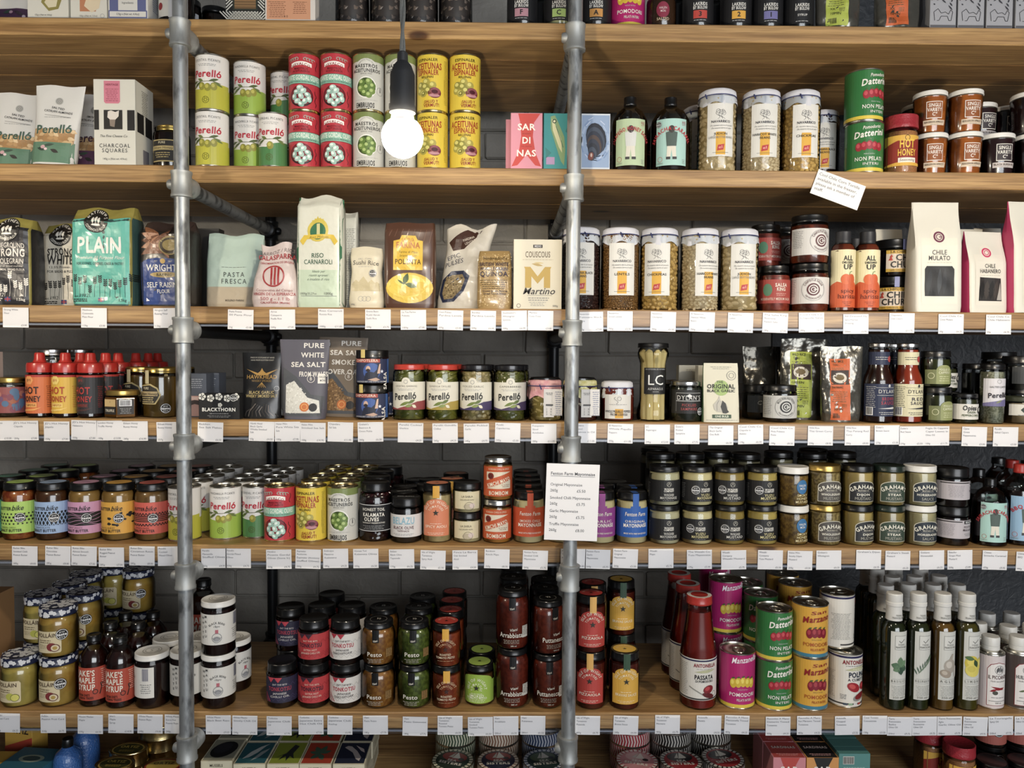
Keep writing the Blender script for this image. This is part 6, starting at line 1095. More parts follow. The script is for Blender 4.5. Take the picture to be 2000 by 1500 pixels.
def jakes(a): a.rect(-56, 13, 56, 78, 'b0442e', 0); a.text('JAKE’S', -6, 62, 11, 'e6dccb', 36, b=2); a.text('MAPLE', -6, 48, 11, 'e6dccb', 36, b=2); a.text('SYRUP', -6, 34, 11, 'e6dccb', 36, b=2); a.ring(12, 30, 5, 1.4, '2c1a16'); a.line([(20, 24), (24, 38), (22, 46), (28, 44)], 2, '2c1a16'); a.lines(32, 72, 20, 10, 'd8b8a4', 4, 1.1); a.text('FROM ONE’S', -10, 22, 4.4, '2c1a16', 24, b=2); a.text('OWN TREES', -6, 16, 4.4, '2c1a16', 30, b=2)
bottle('jakes', 'maple syrup bottle with brick red label', 56, 136, [(0, .8), (25, 0), (28, 3), (28, 84), (26, 96), (17, 110), (12.5, 116), (12.5, 130)], (28, 13, BLACKLID), mat('260a06', .18, 0, .6), jakes, fill=.88, group='syrup bottles')
for i_, u_ in enumerate((1772, 1803, 1834, 1866)): put('jakes', u_, 5, .38-i_*.076, row=2, rot=60, scale=.86, gone=('label',), desc='dark bottle neck showing over the mustard jars')
for u_, y_ in ((1955, .27), (2000, .22)): put('jakes', u_, 5, y_, row=2, rot=50, scale=1.06, gone=('label',), desc='dark bottle deep in the right corner')
put('jakes', 185, 6, .014, rot=6); put('jakes', 239.5, 6, .014, rot=10)
for u_, y_ in ((217, .105), (270, .105), (246, .18), (300, .185)): put('jakes', u_, 6, y_, row=1, rot=24, desc='syrup bottle with black cap in the back rows')
def mausu(a): a.rect(-62, 22, 62, 82, 'd6d3cc', 0); [a.text(c, -24, 72-i*9.5, 4.6, '222', b=1) for i, c in enumerate('WHITE')]; [a.text(c, -17, 75-i*9.5, 4.6, '222', b=1) for i, c in enumerate('MAUSU')]; a.text('BLACK BEAN', 5, 46, 4, '222', 30, b=1, arc=18); a.text('râyu', 5, 57, 4, '444', 12); a.rect(2, 44, 8, 52, 'b8606c'); a.ring(5, 36, 9.5, 1, '77777a'); a.ell(5, 34, 7, 5, '9a9a9c', 2); a.line([(-4, 37), (0, 34), (5, 38), (10, 34), (14, 37)], .8, '77777a', 4); a.bars(40, 56, 52, 80, '3a3a60', 'd6d3cc'); a.lines(46, 48, 22, 5, '666', 4, 1)
jar('mausu', 'white-labelled chilli oil jar with white lid', 66, 105, (66, 11, WHITELID), mat('200a08', .2, 0, .5), mausu, sh=10, labr=33.2, nw=60, lidart=lambda a: a.ring(0, 0, 18, 1, '88847c', 0) and a.ring(0, 0, 13, 1, '88847c', 0) and a.line([(-8, 2), (-2, -3), (4, 2), (9, -2)], 1, '88847c', 1), group='chilli oil jars')
put('mausu', 302, 6, .012, rot=-78); put('mausu', 364, 6, .016, rot=14); col('mausu', 425, 6, 2, 1, y=.012, rots=[10, 6]); put('mausu', 455, 6, .10, row=1, rot=50); put('mausu', 336, 6, .10, row=1); put('mausu', 398, 6, .11, row=1); put('jakes', 398, 6, .33, row=2, rot=30, scale=1.25, desc='tall dark bottle far back beside the pipe')
def tonk(bg, ink, l1, l2, ch, tri):
    def D(a):
        a.rect(-62, 12, 62, 62, bg, 0)
        for i in range(-5, 6): a.line([(i*11-5.5, 50), (i*11, 44), (i*11+5.5, 50)], .6, ch, 1.5); a.line([(i*11-5.5, 22), (i*11, 16), (i*11+5.5, 22)], .6, ch, 1.5); a.line([(i*11-5.5, 27), (i*11, 21), (i*11+5.5, 27)], .6, ch, 1.5)
        for q in (-16, -1): a.poly([(q-8, 62), (q+8, 62), (q, 52)], tri, 2); 
        a.text('EAT THE BITS', 2, 47, 3, ink[1], 28, b=1); a.text('TONKOTSU', 2, 36, 7.4, ink[0], 46, b=2); a.text(l1, 2, 29, 3.6, ink[1], 26, b=1); a.text(l2, 2, 23, 3.6, ink[1], 38, b=1, rot=.03); a.line([(-30, 30), (-18, 14)], 1.6, tri, 2); a.line([(-32, 24), (-24, 13)], 1.4, tri, 2)
    return D
for k_, d2, bg, ink, l1, l2, ch, tri in (('to_navy', 'navy-labelled japanese chilli oil jar', '25243c', ('a83a4c', 'c9c4c0'), 'JAPANESE', 'CHILLI OIL', '4a4468', 'b83a48'), ('to_red', 'red-labelled extra hot chilli oil jar', 'b03034', ('241c2c', 'd8b8a8'), 'EXTRA HOT', 'JAPANESE CHILLI OIL', '8c2428', '3a2030'), ('to_white', 'white-labelled japanese chilli ketchup jar', 'd0ccc6', ('a82c3c', '3a3438'), 'JAPANESE', 'CHILLI KETCHUP', 'a8a4a0', 'a82c3c')):
    jar(k_, d2, 61, 86, (57, 17, BLACKLID), mat('1a0a08', .2, 0, .5), tonk(bg, ink, l1, l2, ch, tri), sh=6, labr=30.7, group='chilli oil jars')
put('to_navy', 552, 6, .014, rot=2); col('to_navy', 572, 6, 2, 1, y=.10, rot=-4, desc='navy-labelled japanese chilli oil jar in the second row')
for k_, u_ in (('to_red', 613.5), ('to_white', 674.5)): col(k_, u_, 6, 2, 1, y=.014, rots=[2, -4]); col(k_, u_+12, 6, 2, 1, y=.11, rot=-8, desc=KIND[k_]['desc']+' in the second row')
col('to_red', 648, 6, 2, 1, y=.20, desc='chilli oil jar showing only its black lid, third row')
def viani(key, desc, c1, c2, t1, h=84, w=66, big=0):
    def D(a):
        a.text(t1, -3, 21 if not big else 27, 8 if not big else 9, 'dcd6c8', 30 if not big else 46, b=1); a.lines(-2, 15 if not big else 21, 32, 3, 'b8b0a0', 3, .8); z = h-14
        if big: a.text('Viani', 2, 40, 5, 'dcd6c8', 15, sh=.25, b=1, rot=.15); a.text('280 ml', 2, 9, 3, 'ccc6b8')
        a.rect(20, h*.22, 34, h*.42, '8a6a3c' if not big else 'c9c4b8', 1); a.lines(27, h*.4, 12, 6, '4a3418', 3, .8)
    q = Art(cyl(w/2+.2), 5); q.rect(-7, h-36, 6, h-11, '141416', 2); q.text('Viani', -1, h-34, 4, 'dcd6c8', 9, sh=.2, b=1, rot=.2)
    jar(key, desc, w, h, (58, 12, BLACKLID), mat(c1, .3, 0, .4, col2=c2, scale=110), D, extra=[lab(q, 'seal_strip', GLOSSY)], fill=.985, sh=12, base=10, nw=54, labr=w/2+.2, labmat=GLOSSY, lidart=lambda a: a.ring(0, 0, 17, .8, '77756f', 0) and a.text('Va', 0, -4, 9, 'b8b4aa', 9, b=1, sh=.2), group='italian pesto and sauce jars')
viani('pe_rosso', 'ochre-orange pesto jar with black seal', '7c4a12', '96641c', 'Pesto'); viani('pe_verde', 'green pesto jar with black seal', '3f4a12', '5c6a1e', 'Pesto'); viani('arrab', 'tall arrabbiata sauce jar with black lid', '5c1a0a', '702410', 'Arrabbiata', 116, 66, 1); viani('putt', 'tall puttanesca sauce jar with black lid', '641e0c', '782a12', 'Puttanesca', 106, 64, 1)
for k_, u_ in (('pe_rosso', 739.5), ('pe_verde', 809)): col(k_, u_, 6, 2, 1, y=.012, rots=[-2, 4 if k_ == 'pe_verde' else 0]); col(k_, u_+9, 6, 2, 1 if k_ == 'pe_rosso' else 2, y=.11, desc=KIND[k_]['desc']+', behind')
def roast(a): a.text('ISLE OF WIGHT', 0, 34, 5, 'd8b890', 42, b=1, arc=17); a.text('TOMATOES', 0, 34, 4, 'c9a078', 24, b=1, arc=10); a.star(0, 35, 6, '3a1a10', 3); a.text('ROASTED', 0, 23, 4, 'dcc8a8', 22, b=1); a.text('TOMATO PESTO', 0, 17, 4, 'dcc8a8', 38, b=1); a.lines(0, 12, 32, 1, 'b89870', 2, .7); a.rect(-6, 52, 7, 76, 'd6a02a', 3)
jar('roast', 'roasted tomato pesto jar with yellow seal strip', 58, 83, (55, 14, BLACKLID), mat('7c2c0c', .3, 0, .4, col2='8f3c14', scale=100), roast, sh=5, labr=29.2, lidart=lambda a: a.ell(0, 0, 23, 21, 'b83c30', 0, 22) and a.text('ISLE OF WIGHT', 0, 0, 4, 'e0c4a8', 40, arc=13, l=1) and a.star(0, -2, 5, '3a1a10', 1), group='tomato pesto jars')
col('roast', 872, 6, 2, 1, y=.016, rots=[4, 0]); col('roast', 880, 6, 2, 3, y=.10, desc='roasted tomato pesto jar in the receding column')
jar('lime', 'lime green labelled smoked tomato pesto jar', 58, 80, (56, 13, BLACKLID), mat('5a3a14', .3, 0, .4), lambda a: iow(a, '8fae34', 'e4e6cc', 'SMOKED', 'TOMATO PESTO', 6, 62, 44, 15), sh=4, labr=29.2, lidart=lambda a: a.ell(0, 0, 22, 22, '9cb848', 0, 22) and a.star(0, 0, 5, '2c3414', 1), group='tomato pesto jars')
put('lime', 936.5, 6, .03, rot=-10); put('lime', 941, 6, .108, row=1)
col('arrab', 1001, 6, 2, 1, y=.014, rots=[2, 0]); put('putt', 1070, 6, .014, rot=4, stack=2); put('putt', 1069.5, 6, .016, 1, rot=26, z=106.5, stack=2); col('putt', 1058, 6, 2, 2, y=.10, rot=12, desc='puttanesca jar standing behind the front pair'); col('arrab', 1008, 6, 2, 2, y=.105, desc='arrabbiata jar standing behind the front pair')
def pizz(bg, ink, t1, seal, key, desc, lidc, tink=None):
    jar(key, desc, 60, 112, (57, 16, BLACKLID), mat('54180a', .3, 0, .4), lambda a: iow(a, bg, ink, t1, '', 12, 82, 30, 20, tink=tink) or a.rect(-6, 80, 7, 112, seal, 3), sh=6, labr=30.2, lidart=lambda a: a.ell(0, 0, 23, 21, lidc, 0, 22) and a.text('ISLE OF WIGHT', 0, 0, 4, 'e0c4a8', 40, arc=13, l=1) and a.star(0, -2, 5, '2a1a10', 1), group='tomato sauce jars')
pizz('b03830', 'e6d8c4', 'PIZZAIOLA', 'd0a04c', 'pizz', 'red-labelled pizzaiola sauce jar with yellow seal', 'a83430'); pizz('d2a02a', 'eadfba', 'BRAVAS SAUCE', '2c4a34', 'bravas', 'yellow-labelled bravas sauce jar with green seal', 'd6ab34')
col('pizz', 1153.5, 6, 2, 1, y=.014, rots=[-10, 2]); put('pizz', 1158, 6, .10, 0, row=1); put('pizz', 1157, 6, .10, 1, z=112.4, row=1); put('bravas', 1219, 6, .012, rot=0); put('bravas', 1213, 6, .13, 0, row=1); put('bravas', 1212.5, 6, .13, 1, z=112.4, row=1)
def passata(a): a.rect(-70, 20, 70, 102, 'd3cfc6', 0); a.rect(-70, 97, 70, 100, '25244a', 1); a.text('ANTONELLA', 3, 86, 7, '8c1f2c', 45, b=2); a.lines(3, 82, 34, 1, '888', 2, .8); leaf(a, -18, 76, 26, 80, 6, 'b0b08a'); a.text('PASSATA', 1, 62, 8.5, '1c1a20', 38, b=2); a.text('DI POMODORO', 2, 56, 4.4, '1c1a20', 36, b=1); oval(a, 10, 42, 11, 8, '7c1420', 'b03a40', 4, .3); a.ell(10, 30, 13, 5, '5a1018', 4, 14, -.3); a.line([(-28, 46), (-12, 38), (2, 30)], 2.4, '8a8880', 3); a.ring(24, 32, 5, .7, '444'); a.lines(-44, 90, 26, 18, '8a8680', 3.6, .9); a.rect(-70, 21, 70, 24, '3a3838', 1)
bottle('passata', 'tall passata bottle with red and white lid', 71, 220, [(0, .8), (32, 0), (35.5, 4), (35.5, 108), (33, 124), (27, 165), (24.5, 190), (23.5, 196), (23.5, 214)], (51, 16, mat('a8281f', .35, 0, .2)), mat('7c1408', .25, 0, .5), passata, fill=.93, labr=35.7, lidart=lambda a: a.ring(0, 0, 24, 7, 'd8d4cc', 0, 26), group='passata bottles')
put('passata', 1364, 6, .012, rot=4); put('passata', 1342, 6, .106, rot=-6, row=1); put('passata', 1325, 6, .200, rot=-4, row=2)
def oil(key, desc, cont, name, dr):
    def D(a):
        a.rect(-20, 22, 20, 158, 'c9c8c0', 0); a.rect(-12, 122, 14, 150, '9a9a94', 1); a.rect(-11, 123, 13, 149, 'd0cfc8', 2); a.line([(-4, 140), (0, 136), (8, 143)], 1, '55554f', 4); a.text('TERRE', 1, 130.5, 3.4, '55554f', 14, sp=.3); a.text('FRANCESCANE', 1, 125.5, 3.6, '55554f', 23); dr(a); a.text(name, 0, 57, 4.6, '55554f', 34, sp=.6); a.rect(-16, 63, 16, 63.5, '888'); a.rect(-16, 54, 16, 54.5, '888'); a.lines(0, 49, 32, 7, '8a8a84', 3, .8); a.text('250 ml e', 0, 25, 4, '77776f', 28)
    nk = Art(cyl(15.2, lambda y: 15.4+(204-y)*.05), 4); nk.text('TERRE', 0, 186, 3, '55554f', 12); nk.text('FRANCESCANE', 0, 181, 3.4, '55554f', 24)
    cap = M().lathe([(16.4, 176), (15.2, 200), (15.6, 204), (16.8, 205), (16.8, 211), (15.4, 212.4), (16, 214), (16, 227), (14.5, 229), (0, 229)], 26).mesh('screw_cap', OILCAP)
    jar(key, desc, 49, 229, (34, 30, None), mat(cont, .15, 0, .6), D, prof=[(0, .8), (21, 0), (24.5, 3), (24.5, 156), (22, 166), (15, 175), (14, 180), (14, 210)], fill=.86, labr=24.7, extra=[P('screw_cap', cap, [('cap_print', nk.m.mesh('cap_print', PAPER, smooth=False), None)])], cat='bottle', name='oil_bottle', group='olive oil bottles')
def basil(a):
    for x1, y1, c in ((-18, 92, '4a6a4c'), (14, 100, '6a8a64'), (16, 82, '3f5c44'), (-14, 80, '5c7a58'), (2, 72, '2f4a38'), (0, 108, '5c7a58')): leaf(a, 0, 88, x1, y1, 13, c, 3)
def rosem(a):
    for i in range(16): leaf(a, -14+i*1.7, 72+i*2.2, -20+i*2.6+(i % 2)*14, 84+i*2, 2.6, ('4a6450', '6c8068')[i % 2], 3)
def aglio(a): oval(a, 2, 90, 13, 14, 'a59c90', 'c4bcb0'); a.poly([(-2, 102), (6, 102), (9, 114), (5, 114)], 'a59c90', 3); oval(a, -7, 75, 11, 8, '9a8c7c', 'b8ac9c', 4, -.3); oval(a, 16, 78, 5, 12, 'c9c2b8', None, 4)
def limon(a): oval(a, -4, 96, 14, 15, 'c9b52c', 'dcc94c'); oval(a, 14, 94, 8, 12, 'd2c040', 'e2d468', 3); oval(a, -2, 82, 15, 13, 'd6c650', 'c9b840', 5); leaf(a, 0, 104, -18, 108, 9, '4a6a34', 6); leaf(a, 0, 104, 6, 88, 9, '2f4a28', 6)
oil('oil_bas', 'olive oil bottle with basil leaves on label', '22280e', 'BASILICO', basil); oil('oil_ros', 'olive oil bottle with rosemary sprig on label', '2a2e10', 'ROSMARINO', rosem); oil('oil_agl', 'golden olive oil bottle with garlic on label', '6a4a0e', 'AGLIO', aglio); oil('oil_lim', 'olive oil bottle with lemons on label', '4a420e', 'LIMONE', limon)
for k_, u_ in (('oil_bas', 1747), ('oil_ros', 1792.5), ('oil_agl', 1837.5), ('oil_lim', 1883)): put(k_, u_, 6, .012, rot=8)
for i_, (k_, u_, y_) in enumerate((('oil_bas', 1736, .08), ('oil_ros', 1773, .085), ('oil_agl', 1815, .085), ('oil_lim', 1858, .085), ('oil_bas', 1740, .15), ('oil_ros', 1783, .155), ('oil_lim', 1831, .16), ('oil_bas', 1715, .23), ('oil_ros', 1750, .24), ('oil_agl', 1785, .23), ('oil_bas', 1692, .30), ('oil_ros', 1720, .33))): put(k_, u_, 6, y_, row=1+int(y_/.08), rot=8, desc='white-capped oil bottle in the back rows')
# ================================================================== top shelf (its goods are cut off by the frame) and bottom shelf
carton('cr_a', 'cream cracker carton with hexagon cheese picture', 76, 120, 60, 'cfccc0', lambda a: a.poly([(-12, 30), (-8, 44), (16, 48), (26, 34), (20, 18), (2, 14)], '8a8040', 1) and a.poly([(-6, 30), (4, 44), (20, 40), (16, 22), (2, 20)], 'd2c8a8', 2) and a.text('125g e (Net wt. 4.4oz)', -8, 5, 3.2, '555', 32))
carton('cr_b', 'cream cracker carton with sliced ham picture', 68, 120, 60, 'cfccc0', lambda a: a.rect(-16, 14, 14, 60, 'b87a54', 1) and a.poly([(-8, 24), (6, 12), (20, 20), (24, 40), (0, 48)], 'd6c4a4', 2) and a.text('150g e (Net wt. 5.3oz)', 0, 4, 3.2, '555', 34) and a.ring(26, 6, 4, .7, '999'))
carton('cr_c', 'white carton with blue engraved border', 74, 120, 58, 'd0cec6', lambda a: a.rect(-36, 2, 36, 16, '5c628c', 1) and a.rect(-34, 4, 34, 14, 'd0cec6', 2) and a.text('125g e (Net wt. 4.4oz)', 0, 7, 4, '444', 44) and a.rect(-34, 16, -18, 60, '5c628c', 1) and a.rect(18, 16, 34, 60, '5c628c', 1) and a.text('Simple, Honest', 0, 38, 4, '777', 28) and a.text('Ingredients', 0, 28, 4, '777', 22), lambda a: a.lines(0, 60, 20, 10, '7c82a0', 4, 1.4))
bag('purple', 'purple foot of a snack pouch with leaf sprig', [(0, 74, 38), (.4, 80, 26), (1, 86, 2)], 130, 2.6, lambda u_, t, s: '4a2c48' if t < .34 else 'cfccc6', lambda a: leaf(a, -18, 34, 0, 40, 7, '34463c', 3) or leaf(a, 4, 38, 22, 30, 7, '3a2c34', 3) or a.ell(-2, 36, 4, 3, 'b890a0', 4) and a.ell(22, 28, 3, 3, 'cbb8c0', 4), PAPER, cat='pouch', name='snack_pouch', wob=3, seed=2, body='pouch')
jar('cherry', 'dark jar with cherry label, top shelf behind the pipe', 66, 90, (60, 12, BLACKLID), DARKH, lambda a: a.rect(-30, 10, 0, 70, 'd0cdc6', 0) and a.ell(-20, 30, 6, 7, '8c2028', 2) and a.rect(-2, 8, 34, 60, 'c4c6cc', 0) and a.text('SHET', 20, 30, 5, '555', 18))
jar('whitelab', 'jar with round white label right of the pipe', 56, 80, (54, 12, BLACKLID), DARKH, lambda a: a.rect(-36, 4, 36, 50, 'c2c4ca', 0) and a.text('SACHET', 0, 26, 5, '666', 26) and a.text('75g', 0, 14, 4, '666'))
def zig(a):
    a.rect(-36, 0, 36, 100, '1c1c1a', 1)
    for i in range(12):
        for s in (-1, 1): a.line([(s*(-34+i*6)*1.0, 1), (s*(-34+i*6+16), 17)], 2, 'c9c8c0', 2)
        a.line([(-36, 18+i*6), (-24, 30+i*6)], 2, 'c9c8c0', 2); a.line([(36, 18+i*6), (24, 30+i*6)], 2, 'c9c8c0', 2)
    a.rect(-23, 19, 23, 100, '2a3028', 3); a.rect(-20, 22, 20, 100, '6a5030', 4); [a.rect(-20, 26+i*5, 20, 28+i*5, '8a6a44', 5) for i in range(6)]
carton('zigzag', 'black and white striped carton with window', 74, 110, 40, '1c1c1a', zig)
carton('peach', 'white carton with peach text panel', 94, 110, 30, 'cfc9c2', lambda a: a.rect(-44, 3, 38, 100, 'c8906c', 1) and a.lines(-24, 34, 34, 9, '7c5038', 3.4, 1) and a.lines(18, 34, 26, 7, '7c5038', 3.4, 1) and a.text('4 0', -8, 6, 4, '4a3020'))
jar('choc', 'clear jar of pale brown round sweets', 66, 110, (62, 14, BLACKLID), mat('3a3230', .5), None, beans=('sweets', 19, 18, mat('77675e', .45, 0, .2), 9), sh=6, bare=False, group='sweet jars')
def lakrids(key, letter, bg, foot='C', ct='17171a'):
    jar(key, 'black liquorice jar with %s panel and %s' % ({'b0808c': 'pink', '9cb868': 'green', 'c48a3c': 'orange', 'b83c30': 'red', 'd6a02a': 'yellow', '6e6ca0': 'lilac', '17171a': 'plain black'}[bg], 'letter '+letter if letter else 'no number'), 58, 92, (56, 10, BLACKLID), mat(ct, .3, 0, .4), lambda a: a.rect(-50, 9, 50, 72, '17171a', 0) and a.text('LAKRIDS', 0, 40, 5.6, 'dcdad4', 26, b=2) and a.text('BY BÜLOW', 0, 33, 5.6, 'dcdad4', 27, b=2) and (a.rect(-13, 16, 13, 31, bg, 1) and a.text(letter, 0, 19.5, 8.5, '1c1c1c', None, b=2) if letter else a.text('SYRUP', 0, 22, 4, 'dcdad4', 18, b=1)) and a.lines(0, 12, 24, 1, 'bbb', 2, 1), sh=4, labr=29.2, group='liquorice jars')
for k_, l_, b_2, c_ in (('lk_F', 'F', 'b0808c', '1a1416'), ('lk_C', 'C', '9cb868', 'a8a878'), ('lk_A', 'A', 'c48a3c', '2a2624'), ('lk_3', '3', 'b83c30', '2a2624'), ('lk_2', '2', 'd6a02a', '2c2a28'), ('lk_1', '1', '6e6ca0', '2a2624'), ('lk_s', '', '17171a', '101010')): lakrids(k_, l_, b_2, ct=c_)
jar('caramel', 'brown caramel jar with round maroon label', 58, 70, (54, 12, WHITELID), mat('3c2412', .25, 0, .5), lambda a: a.ell(-2, 30, 13, 15, '84203c', 0, 20) and a.text('HALEN', -2, 31, 4, 'd8c0c0', 15, b=1) and a.text('MÔN', -2, 25, 4, 'd8c0c0', 10, b=1) and a.text('SALTED', -2, 10, 5, 'c9b090', 24, b=1), sh=4, labr=29.2)
def grayart(a):
    a.rect(-24, 2, 24, 6, '55555a', 1); a.line([(-16, 14), (-18, 30), (-10, 36), (-4, 28), (4, 30), (10, 26), (14, 34), (18, 30), (15, 14), (11, 14), (8, 22), (-4, 22), (-8, 14), (-12, 14)], 1, '2c2c30', 2)
    rn = random.Random(5)
    for i in range(16): x, y = rn.uniform(-22, 22), rn.uniform(40, 90); leaf(a, x, y, x+rn.uniform(-9, 9), y+rn.uniform(-10, 10), 3, '33333a', 2)
carton('grayart', 'pale grey carton with black animal drawing', 50, 104, 40, '9c9da2', grayart, left=lambda a: a.poly([(-20, 0), (-4, 30), (-8, 70), (-20, 100)], '55565c', 1), group='pale grey illustrated cartons')
put('purple', 33, 1, .075); put('cr_a', 111, 1, .01); put('cr_b', 189, 1, .01); put('cr_c', 264, 1, .008); put('cherry', 346, 1, .02); put('whitelab', 372, 1, .09); put('whitelab', 405, 1, .13, row=1, rot=60, desc='dark jar turned away right of the pipe'); put('zigzag', 486, 1, .01); put('peach', 571, 1, .008)
for u_ in (690, 755, 822, 890): put('choc', u_, 1, .05)
for k_, u_ in (('lk_F', 1020), ('lk_C', 1092), ('lk_A', 1166), ('lk_3', 1363), ('lk_2', 1437), ('lk_1', 1501), ('lk_s', 1556)): put(k_, u_, 1, .014, rot=-4)
for u_ in (1060, 1325, 1400, 1470): put('lk_s', u_, 1, .10, row=1, rot=50, desc='black jar standing in shadow on the top shelf')
put('caramel', 1288, 1, .012); put('foil_green', 1636, 1, .01, rot=-4); put('foil_orange', 1752, 1, .004, rot=-4)
for u_ in (1831, 1885, 1940, 1996): put('grayart', u_, 1, .008)
# ---- bottom shelf
def fishbox(key, desc, topc, art):
    carton(key, desc, 62, 35, 86, 'c9c3a8', lambda a: a.text('MUSSELS', 0, 24, 5, '4a4636', 26, b=1) and a.text('from the rías', 0, 16, 4, '77705a', 34), topd=lambda a: a.rect(-29, 4, 29, 82, topc, 0) and art(a) or None, right=lambda a: a.lines(0, 26, 60, 4, '8a846c', 5, 1.4), name='fish_tin_carton', group='boxed fish tins')
def darkmussel(a): a.ell(0, 44, 24, 32, '15161a', 1, 20, -.3); a.ell(-4, 50, 16, 22, '23252c', 2, 18, -.3)
def sardine_a(a): a.poly([(-20, 20), (-8, 26), (4, 44), (14, 70), (20, 78), (4, 66), (-10, 46)], 'b0b8b8', 1); a.poly([(-2, 12), (10, 24), (20, 46), (24, 60), (10, 46)], '8a9698', 1)
def squid(a): a.poly([(-4, 40), (6, 74), (16, 68), (10, 40), (16, 20), (6, 30), (2, 12), (-2, 30), (-14, 14), (-8, 34), (-22, 24)], '23282a', 1)
def crab(a): [leaf(a, 0, 40, 22*math.cos(t), 42+30*math.sin(t), 12, '3a5a48', 1+.1*i) for i, t in enumerate([.3, 1.2, 2.2, 3, 4, 5.2])]
def eel(a): a.poly([(-14, 70), (-20, 64), (0, 44), (10, 20), (18, 12), (20, 26), (8, 50), (-6, 68)], 'a8a0a0', 1); a.poly([(2, 72), (16, 50), (24, 44), (20, 58)], 'b8acac', 1)
fishbox('fb_mus', 'cream fish-tin box with dark mussel on top', '8a8a78', darkmussel); fishbox('fb_teal', 'teal-topped fish-tin box with silver sardines', '1f5560', sardine_a); fishbox('fb_green', 'green-topped fish-tin box with dark squid', '7c8a1c', squid); fishbox('fb_red', 'red-topped fish-tin box with green crab shape', 'a0341c', crab); fishbox('fb_navy', 'navy-topped fish-tin box with pale fish', '1a2238', eel)
for k_, u_ in (('fb_mus', 438), ('fb_teal', 500), ('fb_green', 564), ('fb_red', 626), ('fb_navy', 689)): col(k_, u_, 7, 2, 2, y=.016 if u_ > 450 else .03, jit=1, gap=1)
def sisters(key, desc, c1, c2, topc):
    def D(a):
        band(a, 1, 27, c2, 43); 
        for i in range(44): x = -132+i*6; a.line([(x, 2), (x+2.4, 12), (x-1, 25)], 2.2, c1, 1)
    can(key, desc, 86, 28, D, ring=False, name='round_fish_tin', group='round wrapped fish tins')
    a = Art(top_of(28, 0)); a.ell(0, 0, 41, 41, c1, 0, 30)
    for i in range(26): t = i*2*PI/26; a.line([(34*math.cos(t), 34*math.sin(t)), (41*math.cos(t), 41*math.sin(t))], 3, c2, 1)
    a.ell(0, 0, 34, 34, topc[0], 1, 28); a.ell(0, 12, 26, 17, topc[1], 2, 20); a.poly([(-4, 6), (2, 30), (14, 8)], 'd0ccc0', 3); a.poly([(-12, 8), (-2, 28), (-4, 8)], 'b8b4a8', 3); a.ell(16, 6, 6, 5, '1c2226', 3); a.text('SEA', 0, -6, 7, 'd8d4c8', 20, b=2); a.text('SISTERS', 0, -17, 8, 'd8d4c8', 48, b=2)
    KIND[key]['parts'].append(lab(a, 'top_label', GLOSSY))
sisters('ss_green', 'round fish tin in green stick paper with red sail top', 'c4c0a8', '3a4a38', ('26342c', '8c2c2c')); sisters('ss_navy', 'round fish tin in brown stick paper with navy top', 'c9bfae', '7a5a48', ('1c2238', '8c2c2c')); sisters('ss_blue', 'round fish tin in blue stick paper with green top', 'b8bcc4', '2c3c5c', ('1e3030', '4a5c3c')); sisters('ss_black', 'round fish tin in black-white paper, red top', 'b8b4ac', '1c1a1a', ('8c2028', '2a2226')); sisters('ss_red', 'round fish tin in red flowered paper with pink top', 'c4bcb4', '8f2430', ('b87c80', 'c49a98'))
for k_, u_ in (('ss_green', 884), ('ss_navy', 973), ('ss_blue', 1062), ('ss_red', 1244), ('ss_black', 1330), ('ss_black', 1412)): col(k_, u_, 7, 2, 1, y=.016 if u_ != 1412 else .03, jit=20); col(k_, 987+(u_-987)*.945, 7, 3, 1, y=.128, jit=20, desc=KIND[k_]['desc']+' in the back stack')
def sarbox(key, desc, bg, fg, topc): carton(key, desc, 64, 88, 60, bg, lambda a: a.poly([(-18, 88), (20, 88), (12, 72), (12, 40), (-10, 40), (-12, 72)], fg, 1) and a.text('SAR', 0, 58, 12, 'e4dcd0', 36, b=2) and a.text('DI', 0, 36, 12, 'e4dcd0', 18, b=2), topd=lambda a: a.rect(-30, 1, 30, 59, topc, 0) and a.lines(0, 12, 44, 2, 'd8a0a0', 5, 1.6) and a.text('SARDINAS', 0, 34, 8, 'd8c8c0', 48, b=2), group='sardine cartons')
sarbox('sb_pink', 'pink sardine carton with red top on the bottom shelf', 'c47c84', 'b03c34', 'a8403c'); sarbox('sb_orange', 'orange sardine carton with black top on the bottom shelf', 'c88a44', '1c1a1a', '1c1a1a')
carton('sb_teal', 'teal fish carton with barcode', 62, 96, 60, '4a807c', lambda a: a.bars(-22, 76, -2, 90, '222', 'c9c8c0') and a.lines(0, 68, 44, 10, '9cb8b0', 4, 1.2), topd=lambda a: a.rect(-31, 26, 31, 30, '5c9690', 0))
for k_, u_ in (('sb_pink', 1531), ('sb_orange', 1594), ('sb_teal', 1655)): col(k_, u_, 7, 1, 2, y=.012, jit=1, gap=2)
put('hot_seas', 1872, 7, .02, rot=6, scale=.9); put('hot_seas', 1815, 7, .09, rot=20, row=1, scale=.9)
jar('pate', 'black pâté jar with salmon band and taste badge', 60, 60, (58, 9, BLACKLID), mat('1c1816', .3, 0, .4), lambda a: a.rect(-60, 8, 60, 30, 'a8584c', 0) and a.rect(-60, 30, 60, 48, '1c1c1e', 0) and a.badge(0, 37, 12), sh=3, labr=30.2, group='pâté jars'); col('pate', 1932, 7, 2, 1, y=.03, z=0) if False else [put('pate', u_, 7, y_, l_, z=60.4*l_, row=r_) for u_, y_, l_, r_ in ((1936, .03, 0, 0), (1938, .12, 1, 1), (1938, .12, 0, 1), (1998, .03, 0, 0), (1985, .12, 0, 1), (1985, .12, 1, 1))]
GOLDPR = printmat(.28, .2, .6)
